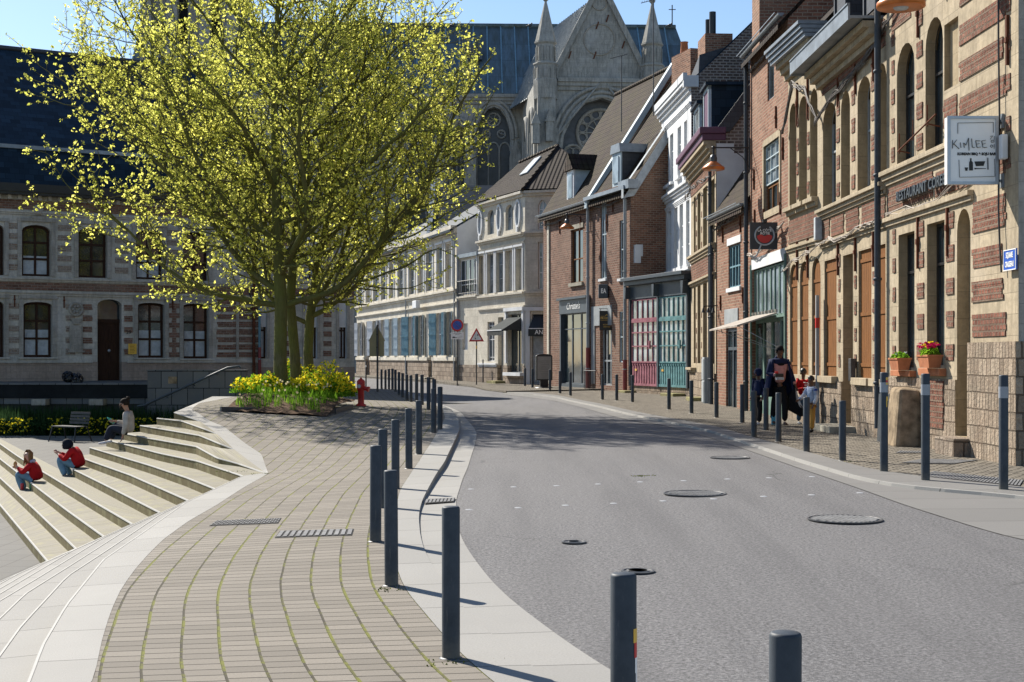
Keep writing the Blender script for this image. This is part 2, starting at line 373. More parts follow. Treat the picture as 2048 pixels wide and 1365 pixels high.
# ------------------------------------------------------------------ ground materials
def asphalt():
    t=NT('asphalt'); o=t.uv()
    v=t.node('ShaderNodeTexVoronoi',inp={'Vector':o,'Scale':55.0}).outputs['Distance']
    n=t.noise(o,34,4,.85); n1=t.noise(o,.45,5,.6); n0=t.noise(o,160,2,.5)
    col=t.ramp(n,[(.38,(.025,.024,.024)),(.5,(.115,.112,.113)),(.62,(.31,.30,.30))])
    col=t.mix(.45,col,t.ramp(v,[(.1,(.06,.058,.058)),(.7,(.22,.215,.215))]))
    col=t.mix(t.ramp(n1,[(.35,0),(.7,.35)]),col,(.165,.16,.158))
    tr=t.noise(t.mapping(o,(1.6,.10,1)),1.0,5,.6); col=t.mix(t.ramp(tr,[(.45,0),(.62,.35)]),col,(.09,.088,.09))
    cr=t.node('ShaderNodeTexVoronoi',feature='DISTANCE_TO_EDGE',inp={'Vector':t.node('ShaderNodeVectorMath',operation='MULTIPLY_ADD',inp={0:t.node('ShaderNodeTexNoise',inp={'Vector':o,'Scale':1.4}).outputs['Color'],1:(.9,.9,0),2:o}).outputs[0],'Scale':.22}).outputs['Distance']
    ck=t.math('MULTIPLY',t.math('LESS_THAN',cr,.0022),t.ramp(t.noise(o,.3,2),[(.5,0),(.6,.4)])); col=t.mix(ck,col,(.02,.02,.02))
    return t.fin(col,.75,t.math('ADD',n,n0),.8,.008)
def pavers():
    t=NT('concrete_pavers'); uv=t.uv()
    sep=t.node('ShaderNodeSeparateXYZ',inp={0:uv})   # x: distance from kerb, y: along
    sw=t.node('ShaderNodeCombineXYZ',inp={0:sep.outputs[1],1:sep.outputs[0],2:0.0}).outputs[0]
    d=t.node('ShaderNodeTexNoise',inp={'Vector':uv,'Scale':1.5}).outputs['Color']
    swd=t.node('ShaderNodeVectorMath',operation='MULTIPLY_ADD',inp={0:d,1:(.02,.012,0),2:sw}).outputs[0]
    c=(.215,.192,.162)
    br=t.node('ShaderNodeTexBrick',offset=.35,inp={'Vector':swd,'Color1':c4(mul(c,.82)),'Color2':c4(mul(c,1.14)),'Mortar':c4((.03,.026,.02)),'Scale':1.0,'Mortar Size':.009,'Mortar Smooth':.3,'Bias':0,'Brick Width':.155,'Row Height':.232})
    fr=t.math('FRACT',t.math('DIVIDE',t.node('ShaderNodeSeparateXYZ',inp={0:swd}).outputs[1],.232))
    edge=t.math('MINIMUM',fr,t.math('SUBTRACT',1.0,fr))
    ms=t.math('LESS_THAN',edge,.05)
    mn=t.noise(uv,1.7,5,.8)
    mf=t.math('MULTIPLY',ms,t.ramp(mn,[(.45,0),(.56,.9)]))
    n=t.noise(uv,.7,5,.6); n2=t.noise(uv,60,3,.7)
    col=t.mix(t.ramp(n,[(.35,0),(.7,.35)]),br.outputs[0],mul(c,.72))
    col=t.mix(t.ramp(n2,[(.3,.35),(.6,0)]),col,mul(c,.6))
    lf=t.math('LESS_THAN',edge,.028)
    col=t.mix(t.math('MULTIPLY',lf,.8),col,(.06,.052,.035))
    col=t.mix(mf,col,(.15,.155,.03))
    bm=t.math('ADD',t.math('MULTIPLY',br.outputs[1],-1.0),t.math('MULTIPLY',n2,.25))
    return t.fin(col,.85,bm,.7,.01)
def granite(name,c,L=.95,W=5.0,stain=0.0,mossy=False):
    t=NT(name); uv=t.uv()
    sep=t.node('ShaderNodeSeparateXYZ',inp={0:uv})
    sw=t.node('ShaderNodeCombineXYZ',inp={0:sep.outputs[1],1:t.math('ADD',sep.outputs[0],2.1),2:0.0}).outputs[0]
    br=t.node('ShaderNodeTexBrick',offset=.0,inp={'Vector':sw,'Color1':c4(mul(c,.92)),'Color2':c4(mul(c,1.06)),'Mortar':c4(mul(c,.22)),'Scale':1.0,'Mortar Size':.007,'Mortar Smooth':.2,'Brick Width':L,'Row Height':W})
    n2=t.noise(uv,70,3,.8); n=t.noise(uv,.9,5,.65)
    col=t.mix(t.ramp(n2,[(.35,.45),(.62,0)]),br.outputs[0],mul(c,.62))
    col=t.mix(t.ramp(n,[(.4,0),(.7,.3)]),col,mul(c,.75))
    if stain:
        st=t.noise(t.mapping(uv,(.6,9,1)),1.5,5,.7)
        col=t.mix(t.math('MULTIPLY',t.ramp(st,[(.35,0),(.6,1)]),stain),col,(.12,.10,.045))
        vs=t.noise(uv,3,4,.7); col=t.mix(t.ramp(vs,[(.5,0),(.65,.55)]),col,(.30,.28,.15))
    return t.fin(col,.7,t.math('ADD',t.math('MULTIPLY',br.outputs[1],-1.0),t.math('MULTIPLY',n2,.3)),.35,.006)
def cobbles():
    t=NT('cobbles'); uv=t.uv()
    d=t.node('ShaderNodeTexNoise',inp={'Vector':uv,'Scale':2.5}).outputs['Color']
    uvd=t.node('ShaderNodeVectorMath',operation='MULTIPLY_ADD',inp={0:d,1:(.09,.09,0),2:uv}).outputs[0]
    c=(.21,.185,.15)
    br=t.node('ShaderNodeTexBrick',offset=.5,inp={'Vector':uvd,'Color1':c4(mul(c,.7)),'Color2':c4(mul(c,1.25)),'Mortar':c4((.03,.027,.02)),'Scale':1.0,'Mortar Size':.018,'Mortar Smooth':.5,'Brick Width':.16,'Row Height':.13})
    n=t.noise(uv,.8,5,.6); n2=t.noise(uv,25,3,.7)
    col=t.mix(t.ramp(n,[(.4,0),(.7,.4)]),br.outputs[0],mul(c,.65))
    return t.fin(col,.9,t.math('ADD',t.math('MULTIPLY',br.outputs[1],-1.0),t.math('MULTIPLY',n2,.4)),1.0,.02)
M['asphalt']=asphalt(); M['pavers']=pavers(); M['cobbles']=cobbles()
M['granite']=granite('pale_granite',(.30,.29,.27)); M['granite_grey']=granite('grey_granite',(.20,.193,.183),1.0)
M['granite_step']=granite('granite_tread',(.28,.26,.215),.8,5,.4)
M['riser']=granite('stained_granite_riser',(.20,.16,.08),.7,5,.75)
M['edge_highlight']=plain('granite_edge_highlight',(.38,.37,.345),.7,.08,5)  # sunlight catching the step chamfers, put into a paler granite colour
M['plaza']=granite('plaza_paving',(.13,.125,.115),.6,.4)
M['lowgnd']=plain('bare_ground',(.16,.145,.12),.95,.3,.5)
M['moss']=plain('moss',(.16,.18,.025),.95,.4,20,bs=.8)
# ------------------------------------------------------------------ sheets
def sheet(name,fa,fb,y0,y1,n,m,mat,zf,off=0.0,uvfun=None,lip=0.0,**kw):
    """ground sheet between two curves X(Y)"""
    ys=[y0*(y1/y0)**(i/n) for i in range(n+1)]
    V=[];UV=[]; arc=0; pr=None
    for y in ys:
        a=fa(y) if callable(fa) else fa; b=fb(y) if callable(fb) else fb
        if pr is not None: arc+=math.hypot(y-pr[1],b-pr[0])
        pr=(b,y)
        for j in range(m+1):
            x=a+(b-a)*j/m; V.append((x,y,zf(x,y)+off)); UV.append((b-x,arc) if uvfun is None else uvfun(x,y))
    fs=[];us=[]
    for i in range(n):
        for j in range(m):
            q=(i*(m+1)+j,i*(m+1)+j+1,(i+1)*(m+1)+j+1,(i+1)*(m+1)+j); fs.append(q); us.append([UV[k] for k in q])
    mb=MB(); mb.add(V,fs,us,smooth=True)
    return mb,V,ys
mb,_,_=sheet('road',lambda y:gut_out(min(y,61.9)) if y<61.9 else -9-(y-61.9)*1.2, lambda y:r_gut(min(y,64)) if y<60 else r_gut(min(y,64))+(y-60)*.6,1.2,100,150,14,None,road_z,uvfun=lambda x,y:(x,y))
mb.build('road',M['asphalt'],kind='structure')
mb,_,_=sheet('p',pav_left,kerb_in,2.5,43.7,150,14,None,g,.006); 
mb.build('pavement',M['pavers'],kind='structure')
# far part of the left pavement up to the corner of the old building
mb,_,_=sheet('p',lambda y:-8.5+(y-43.7)*.06,lambda y:kerb_in(y),43.7,61.9,30,8,None,g,.006)
mb.build('pavement',M['pavers'],kind='structure')
# kerb stones (flush top, face to the gutter)
def ribbon(name,fa,fb,za,zb,y0,y1,n,mat,face=None,**kw):
    ys=[y0*(y1/y0)**(i/n) for i in range(n+1)]; A=[];B=[];C=[];ua=[];ub=[];uc=[];arc=0;pr=None
    for y in ys:
        a=fa(y); b=fb(y)
        if pr is not None: arc+=math.hypot(y-pr[1],b-pr[0])
        pr=(b,y)
        A.append((a,y,za(a,y))); B.append((b,y,zb(b,y))); ua.append((0,arc)); ub.append((b-a,arc))
        if face: C.append((b+.006,y,face(b,y))); uc.append((b-a+.1,arc))
    mb=MB(); mb.strip(B,A,ub,ua)
    if face: mb.strip(C,B,uc,ub)
    return mb.build(name,mat,kind='structure')
ribbon('kerb',kerb_in,kerb_out,lambda x,y:g(x,y)+.008,lambda x,y:g(x,y)+.008,2.5,61.9,160,M['granite'],face=lambda x,y:road_z(x,y)-.05)
ribbon('gutter',kerb_out,gut_out,lambda x,y:road_z(x,y)+.003,lambda x,y:road_z(x,y)+.006,2.5,61.9,160,M['granite'])
ribbon('gutter',r_gut,r_lip,lambda x,y:road_z(x,y)+.006,lambda x,y:road_z(x,y)+.006,4,56.7,120,M['granite_grey'])
def lipz(x,y): return g(x,y)+.012
mb=MB(); ys=[4*(56.7/4)**(i/120) for i in range(121)]
A=[(r_lip(y),y,road_z(r_lip(y),y)) for y in ys]; B=[(r_lip(y)+.01,y,lipz(r_lip(y),y)) for y in ys]; C=[(r_lip(y)+.05,y,lipz(r_lip(y),y)+.004) for y in ys]; D=[(r_kin(y)+.15,y,lipz(r_kin(y),y)) for y in ys]
arc=[(0,y) for y in ys]
mb.strip(A,B,arc,[(0.05,y) for y in ys]); mb.strip(B,C,arc,[(0.05,y) for y in ys]); mb.mat(1).strip(C,D,arc,[(.3,y) for y in ys]); mb.build('kerb',[M['granite'],M['granite_grey']],kind='structure')
mb,_,_=sheet('p',lambda y:r_kin(min(y,64))+.1,lambda y:9.5,4,75,110,8,None,g,.004,uvfun=lambda x,y:(x,y))
mb.build('pavement',M['cobbles'],kind='structure')
# far pavement in front of cream houses
mb=MB(); pts=[(r_lip(64),64),(-1.6,70.5),(-4.2,76),(-13,104),(-11,106),(-2.2,77.5),(.9,68.5),(2.4,64)]
mb=MB(); A=[];B=[]
la=[up(1012,785)[:2],up(978,781)[:2],up(946,773)[:2],(-4.4,77),(-13.5,106)]; lb=[(4.0,58),(1.6,67.4),(0,71),(-2.2,77),(-11,106)]
def res(l,n=24):
    l=[Vector((p[0],p[1])) for p in l]; L=[0]
    for a,b in zip(l,l[1:]): L.append(L[-1]+(b-a).length)
    out=[]
    for i in range(n+1):
        t=L[-1]*i/n
        k=max(0,min(len(l)-2,sum(1 for q in L[1:-1] if q<=t)))
        f=(t-L[k])/max(1e-9,L[k+1]-L[k]); out.append(l[k].lerp(l[k+1],f))
    return out
ra=res(la); rb=res(lb)
A=[(p.x,p.y,g(p.x,p.y)+.05) for p in ra]; B=[(p.x,p.y,g(p.x,p.y)+.06) for p in rb]; A0=[(p.x,p.y,g(p.x,p.y)-.1) for p in ra]
mb.strip(A0,A); mb.strip(A,B); mb.build('pavement',M['cobbles'],kind='structure')
# wide base sheets
mb=MB(); mb.box(-400,400,-60,700,-1.75,-1.7); mb.build('ground',M['lowgnd'],kind='structure')
mb=MB(); mb.quad((-70,46,-.05),(60,46,-.05),(60,300,-.05),(-70,300,-.05)); mb.quad((9,-20,-.4),(60,-20,-.4),(60,46,-.05),(9,46,-.05)); mb.build('ground',M['lowgnd'],kind='structure')
# ------------------------------------------------------------------ steps
EZ=[.3-.15*k for k in range(12)]
APX={0:[(348,825),(375,834),(401,843)],1:[(313.5,836.5),(363,842),(408,858),(434,868)],2:[(280,851),(346,862),(399,871),(440,888),(468,899)],
3:[(247.6,866.6),(300,877),(392,893),(434,916),(475,927),(532,947)],4:[(212.5,879.5),(321,907),(394,922),(485,952)],5:[(179,895),(300,931),(372,955),(430,978)],
6:[(154,912.6),(260,950),(376,1001)],7:[(145,938),(220,975),(319,1025)],8:[(0,888),(36,913),(83,942),(160,988),(264,1048)],9:[(0,918),(62,966),(130,1018),(207,1073)],
10:[(0,956),(70,1020),(151,1097)],11:[(0,1010),(94,1122)]}
TAPER={0:1,1:2,2:3,3:3}
def polysample(P,n):
    P=[Vector(p) for p in P]; L=[0]
    for a,b in zip(P,P[1:]): L.append(L[-1]+(b.xy-a.xy).length)
    out=[]
    for i in range(n+1):
        t=L[-1]*i/n; k=0
        while k<len(P)-2 and L[k+1]<t: k+=1
        f=(t-L[k])/max(1e-9,L[k+1]-L[k]); out.append(P[k].lerp(P[k+1],min(1,f)))
    return out
NA,NB=40,50
NOS=[]
for k in range(12):
    pts=[]; n=len(APX[k])
    for i,(px,py) in enumerate(APX[k]):
        z=EZ[k]
        if k<4:
            i0=TAPER[k]-1
            if i>i0: z=EZ[k]-.15*(i-i0)/(n-1-i0)
        pts.append(_sz(px,py,z))
    if k>=8:
        a,b=Vector(pts[0]),Vector(pts[1]); pts=[tuple(a+(a-b).normalized()*14)]+pts
    pa=polysample(pts,NA); pb=[]
    if k>=4:
        c=pa[-1]; off=e4X(c.y)-c.x
        for i in range(1,NB+1):
            y=c.y+(3-c.y)*i/NB; pb.append(Vector((e4X(y)-off-.02*(k-4)*i/NB,y,EZ[k])))
    NOS.append((pa,pb))
step=empty('granite_steps',(0,0,0),0,'broad flight of pale granite steps dropping from the pavement to the lower square','steps')
LIPW=.012
for k in range(12):
    pa,pb=NOS[k]; top=pa+pb; 
    zb=EZ[k+1] if k<11 else -1.5
    bot=[Vector((p.x,p.y,min(zb,p.z))) for p in top]
    mb=MB(); arc=[0]
    for a,b in zip(top,top[1:]): arc.append(arc[-1]+(b-a).length)
    mb.mat(0).strip(bot,top,[(0,a) for a in arc],[(.15,a) for a in arc])
    # paler nosing bar set slightly forward, sun on the chamfer painted in
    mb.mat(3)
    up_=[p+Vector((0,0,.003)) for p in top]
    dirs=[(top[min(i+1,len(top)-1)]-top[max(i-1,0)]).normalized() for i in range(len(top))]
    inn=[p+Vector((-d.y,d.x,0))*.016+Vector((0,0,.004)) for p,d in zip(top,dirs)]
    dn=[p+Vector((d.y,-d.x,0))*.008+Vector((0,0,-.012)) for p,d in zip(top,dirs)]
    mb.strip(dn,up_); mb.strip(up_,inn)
    if k<11:
        nx=NOS[k+1]; 
        mb.mat(2)
        if k<=3:
            A=bot[:NA+1]; B=nx[0]
        else: A=bot; B=nx[0]+nx[1]
        ar=[0]
        for a,b in zip(B,B[1:]): ar.append(ar[-1]+(b-a).length)
        n1=NA+1
        mb.strip(B[:n1],A[:n1],[(0,a) for a in ar[:n1]],[(.4,a) for a in ar[:n1]])
        if len(B)>n1: mb.mat(1).strip(B[NA:],A[NA:],[(0,a) for a in ar[NA:]],[(.4,a) for a in ar[NA:]])
    mb.build('step',[M['riser'],M['granite'],M['granite_step'],M['edge_highlight']],step)
# granite band bordering the pavers
mb=MB(); Qc=[(-9.2,43.7,.3)]+[tuple(q) for q in Q]; Pp=[(pav_left(43.7),43.7)]+[(PB[0][0],PB[0][1]),(PB[1][0],PB[1][1]),(PB[3][0],PB[3][1]),(PB[4][0],PB[4][1]),(PB[5][0],PB[5][1])]
qa=[];pp=[]
for i in range(5):
    for j in range(10):
        f=j/10; qa.append(Vector(Qc[i]).lerp(Vector(Qc[i+1]),f)); y=Pp[i][1]+(Pp[i+1][1]-Pp[i][1])*f; pp.append(Vector((pav_left(y),y,0)))
c4p=NOS[4][0][-1]; Cc=Vector(Q[4]); qa.append(Cc); pp.append(Vector((pav_left(Cc.y-.1),Cc.y-.1,0)))
b4=[Vector(p) for p in [Cc,c4p]]+NOS[4][1]
for p in b4[1:]:
    qa.append(p); y=min(p.y,Cc.y-.2); pp.append(Vector((pav_left(y),y,0)))
pp=[Vector((p.x,p.y,g(p.x,p.y)+.008)) for p in pp]; ar=[0]
for a,b in zip(pp,pp[1:]): ar.append(ar[-1]+(b-a).length)
mb.strip(pp,qa,[(0,a) for a in ar],[(.6,a) for a in ar]); mb.build('border_slabs',M['granite'],step)
# cheek on the left ends and behind, back terrace and lower square
mb=MB(); L=[NOS[k][0][0] for k in range(8)]
for k in range(8):
    p=L[k]; q=L[k+1] if k<7 else p+Vector((-.3,-.3,0)); q=Vector((q.x,q.y,p.z))
    # tread end triangle to join and cheek below
    mb.quad((p.x,p.y,-.92),(q.x,q.y,-.92),(q.x,q.y,EZ[k+1]),(p.x,p.y,EZ[k+1])); mb.quad((p.x,p.y,EZ[k+1]),(q.x,q.y,EZ[k+1]),(p.x,p.y+.02,EZ[k+1]),(p.x,p.y,EZ[k+1]+.0))
mb.quad((-9.2,43.9,-.92),(L[0].x,L[0].y,-.92),(L[0].x,L[0].y,.3),(-9.2,43.9,.3))
mb.build('cheek_wall',M['riser'],step)
e8=[NOS[8][0][i] for i in range(0,NA+1,4)]
mb=MB(); e8=NOS[8][0]; mb.strip([(p.x,p.y,-.905) for p in e8],[(min(p.x,-5.5)-(20 if i==0 else 0),50,-.905) for i,p in enumerate(e8)]); mb.quad((-70,e8[0].y-6,-.906),(e8[0].x+.5,e8[0].y-6,-.906),(e8[0].x+.5,50,-.906),(-70,50,-.906)) if False else None
mb.build('terrace',M['plaza'],kind='structure')
mb=MB(); mb.quad((-60,-10,-1.5),(-2.2,-10,-1.5),(-2.2,42,-1.5),(-60,42,-1.5)); mb.build('lower_square',M['plaza'],kind='structure')
mb=MB(); mb.quad((-60,52,-.905),(-60,52,.2),(-60,-10,.2),(-60,-10,-1.5)); mb.build('ground',M['lowgnd'],kind='structure')
# ------------------------------------------------------------------ camera + light
cam=bpy.data.cameras.new('camera'); co=bpy.data.objects.new('camera',cam); COL.objects.link(co)
co.location=(0,0,HC); co.rotation_euler=(pi/2,0,0); cam.lens=50; cam.sensor_width=36; cam.sensor_fit='HORIZONTAL'
cam.shift_y=(HY-682.5)/2048; cam.clip_end=2000; cam.clip_start=.1; SC.camera=co
SUN=Vector((-.63*.788,.78*.788,.616)).normalized()
sl=bpy.data.lights.new('sun','SUN'); sl.energy=4.9; sl.angle=math.radians(.5); sl.color=(1,.94,.84)
so=bpy.data.objects.new('sun',sl); COL.objects.link(so); so.rotation_euler=SUN.to_track_quat('Z','Y').to_euler(); so.location=(-20,30,40)
w=bpy.data.worlds.new('World'); SC.world=w; w.use_nodes=True; nt=w.node_tree
sk=nt.nodes.new('ShaderNodeTexSky'); sk.sky_type='NISHITA'; sk.sun_disc=False; sk.sun_elevation=math.asin(SUN.z); sk.sun_rotation=math.atan2(SUN.x,SUN.y)
sk.dust_density=.3; sk.ozone_density=3.2; sk.air_density=1.0; sk.altitude=50
bg=nt.nodes['Background']; nt.links.new(sk.outputs[0],bg.inputs[0]); bg.inputs[1].default_value=.076
SC.view_settings.view_transform='Standard'; SC.view_settings.look='None'; SC.view_settings.exposure=1.0; SC.view_settings.gamma=1
SC.cycles.max_bounces=6; SC.cycles.diffuse_bounces=3; SC.cycles.glossy_bounces=3; SC.cycles.transmission_bounces=4; SC.cycles.transparent_max_bounces=6
SC.cycles.use_denoising=True

# ------------------------------------------------------------------ bollards
BH=.87
def make_bollard(name,h,r,band,label,group,cat='bollard'):
    root=empty(name,(0,0,0),0,label,cat,group)
    mb=MB(); mb.lathe([(r,-.1),(r,h-.012),(r*.93,h-.003),(r*.8,h),(0.001,h+.002)],n=20); mb.build('post',M['bollard'],root)
    mb=MB(); mb.lathe([(r*1.35,-.02),(r*1.35,.006),(r*1.02,.012)],n=20); mb.build('base_ring',M['iron'],root)
    if band:
        mb=MB(); mb.lathe([(r+.002,h-band[0]-band[1]),(r+.002,h-band[0])],n=20); mb.build('reflective_band',M['bandgrey'],root)
    return root
def boll_mat():
    t=NT('blue_grey_bollard_paint'); o=t.obj(); n=t.noise(o,6,5,.7); n2=t.noise(t.mapping(o,(20,20,2)),2,5,.8)
    col=t.ramp(n,[(.3,(.030,.038,.048)),(.7,(.055,.066,.080))]); col=t.mix(t.ramp(n2,[(.60,0),(.72,.6)]),col,(.15,.15,.14))
    zz=t.node('ShaderNodeSeparateXYZ',inp={0:o}).outputs[2]; col=t.mix(t.math('MULTIPLY',t.ramp(zz,[(.0,1),(.14,0)]),t.ramp(n,[(.3,.3),(.6,1)])),col,(.13,.12,.10))
    return t.fin(col,.55,n2,.08,.004,spec=.25)
M['bollard']=boll_mat(); M['bandgrey']=plain('pale_grey_band',(.26,.28,.31),.4,.1,5)
left=[(1568,621,4.58),(1247,505,5.63),(902,305/.87,0),(783,232/.87,0),(751,193/.87,0),(765,158/.87,0),(791,139/.87,0),(818,121/.87,0),(838,108/.87,0),(867,89/.87,0),(880,86/.87,0),(869,70.5/.87,0),(857,66/.87,0),(844,61/.87,0),(833,58/.87,0),(822,54/.87,0),(814,52/.87,0),(805,49/.87,0),(798,47/.87,0),(791,44.5/.87,0),(785,42.5/.87,0),(778,41/.87,0),(771,39.5/.87,0),(763,38/.87,0)]
desc=['dark blue-grey bollard cut by the bottom edge of the photo, rightmost of the nearest ones','blue-grey bollard with a torn yellow and red sticker, at the bottom centre of the photo',
'blue-grey bollard at the tip of the pavers, its shadow falling on the granite kerb','blue-grey bollard overlapping the bollard behind it, just right of the slotted paving drain',
'blue-grey bollard left of a near-touching pair, right beside the slotted paving drain','blue-grey bollard mostly hidden behind two nearer ones beside the drain',
'blue-grey bollard with its foot in the pavers, just right of the near-touching pair','blue-grey bollard whose foot stands level with the narrow end of the long kerb face',
'blue-grey bollard standing left of the bright inner kerb stones, just before the kerb bend','blue-grey bollard left one of the touching pair at the kerb bend','blue-grey bollard right one of the touching pair at the kerb bend']
base=None
for i,(px,s,d) in enumerate(left):
    Y=d or F/s; X=(px-CX)*Y/F
    lab=desc[i] if i<len(desc) else 'short blue-grey bollard in the close-set far row along the left kerb beyond the kerb bend'
    if base is None: base=make_bollard('bollard',BH,.052,None,lab,'bollards along the left kerb'); o=base
    else: o=copy_tree(base)
    o['label']=lab
    o['group']='bollards along the left kerb' if i<len(desc) else 'far row of bollards along the left kerb'
    o.location=(X,Y,g(X,Y)); o.rotation_euler=(random.uniform(-.008,.008),random.uniform(-.008,.008),random.random()*6)
    if i==1:
        mb=MB(); r=.0535
        pts=[(a,z) for a,z in((-.5,.60),(.25,.66),(.35,.58),(.1,.32),(.0,.30))]
        def cp(a,z): return (r*math.sin(a+.75),-r*math.cos(a+.75),z)
        for (z0,z1,a0,a1,mi) in ((.60,.655,0,.7,0),(.54,.60,.1,.7,1),(.48,.54,.2,.7,2),(.42,.48,.3,.7,2),(.36,.42,.42,.7,2)):
            mb.mat(mi)
            for q in range(4):
                b0=a0+(a1-a0)*q/4; b1=a0+(a1-a0)*(q+1)/4; mb.quad(cp(b0,z0),cp(b1,z0),cp(b1,z1),cp(b0,z1))
        st=mb.build('sticker',[M['signyellow'],M['signred'],M['signwhite']],o,label='torn yellow, red and white sticker'); o.rotation_euler=(0,0,0)
right=[(1685,120,'blue-grey bollard in front of the stone doorstep, right of the walking family','p'),(1613,110,'blue-grey bollard standing in front of the boy in mustard trousers',0),(1557,98,'blue-grey bollard in front of the woman, right of her legs',0),(1508,93,'blue-grey bollard at the kerb left of the woman',0),
(1532,85,'blue-grey bollard set back on the cobbles directly before the woman',0),(1484.5,77,'blue-grey bollard set back near the narrow door, left of the family',0),(1433,71,'blue-grey bollard before the yellow stone bay and its downpipe',0),(1383,66,'blue-grey bollard before the right edge of the teal shop door',0),(1338,62,'blue-grey bollard before the teal shop door steps',0),
(1265,54,'blue-grey bollard before the raspberry shop door, left corner',0),(1233.5,52,'blue-grey bollard before the left end of the mossy shop steps',0),(1205,51,'blue-grey bollard before the gold dealer door with the railing',0),(1141,47,'blue-grey bollard before the dark shop window, right of the advertising panel',0),(1120,45,'blue-grey bollard between the advertising panel and the dark shop window',0),(1100,43,'blue-grey bollard in front of the right edge of the advertising panel',0),(1065,40,'blue-grey bollard just left of the advertising panel',0),(1050,38,'blue-grey bollard before the corner of the cream house',0)]
for px,h,lab,st in right:
    s=h/BH; Y=F/s; X=(px-CX)*Y/F
    o=copy_tree(base); o['label']=lab; o['group']='bollards along the right pavement'; o.location=(X,Y,g(X,Y)); o.rotation_euler=(0,0,random.random()*6)
tb=None
for px,by,h,lab in[(2007,981,236,'tall bollard with a pale band, rightmost, over the pavement drain'),(1851,963,218,'tall bollard with a pale band, in front of the rough stone wall and flower boxes'),(1768,945,197,'tall bollard with a pale band and yellow and red stickers, by the old stone block')]:
    s=(by-HY)/1.5; Y=F/s; X=(px-CX)/s; z=g(X,Y)
    if tb is None: tb=make_bollard('bollard',1.3,.052,(.13,.13),lab,'tall banded bollards'); o=tb
    else: o=copy_tree(tb)
    o['label']=lab; o.location=(X,Y,z)
    if px==1768:
        mb=MB(); mb.mat(0)
        def cpt(a,z): return (.0545*math.sin(a),-.0545*math.cos(a),z)
        for (z0,z1,a0,a1,mi) in((1.2,1.235,.2,.9,0),(1.17,1.2,.2,.9,1),(1.14,1.165,.2,.9,0),(.93,.985,.3,.95,0),(.85,.93,.3,.6,0)):
            mb.mat(mi)
            for q in range(3):
                b0=a0+(a1-a0)*q/3; b1=a0+(a1-a0)*(q+1)/3; mb.quad(cpt(b0,z0),cpt(b1,z0),cpt(b1,z1),cpt(b0,z1))
        mb.build('sticker',[M['signyellow'],M['signred']],o)
# thin posts near the far corner
for px,ty,by,lab,h in[(857,739,770,'thin dark post by the cream house plinth, left of the triangular sign',.9),(966,723,772,'thin dark post with a pale band right of the triangular sign',1.25),(732,723,772,'thin dark post behind the fire hydrant',1.2)]:
    px2=px if px!=857 else 932
    s=(by-ty)/h; Y=F/s; X=(px2-CX)/s
    root=empty('post',(X,Y,g(X,Y)),0,lab,'post','thin street posts')
    mb=MB(); mb.lathe([(.035,-.1),(.035,h-.03),(.0,h)],n=12); mb.build('pole',M['black'],root)
    if h>1: mb=MB(); mb.lathe([(.037,h-.3),(.037,h-.2)],n=12); mb.build('reflective_band',M['signwhite'],root)
# ------------------------------------------------------------------ facade toolkit
class Fac:
    def __init__(s,name,a,b,label=None,cat=None,group=None,z=0):
        s.a=Vector(a); s.b=Vector(b); s.L=(s.b-s.a).length; s.d=(s.b-s.a)/s.L
        s.root=empty(name,(a[0],a[1],z),math.atan2(s.d.y,s.d.x),label,cat,group); s.z0=z
    def u(s,px):
        r=(px-CX)/F; return (r*s.a.y-s.a.x)/(s.d.x-r*s.d.y)
    def z(s,px,py):
        Y=s.a.y+s.d.y*s.u(px); return HC-(py-HY)*Y/F-s.z0
    def op(s,p0,p1,z0,z1,rise=0): 
        u0,u1=sorted((s.u(p0),s.u(p1))); return (u0,u1,z0,z1,rise)
def arcpts(u0,u1,z1,r,n=8):
    c=(u0+u1)/2; w=(u1-u0)/2
    return [(c-w*math.cos(pi*i/n),z1-r+r*math.sin(pi*i/n)) for i in range(n+1)]
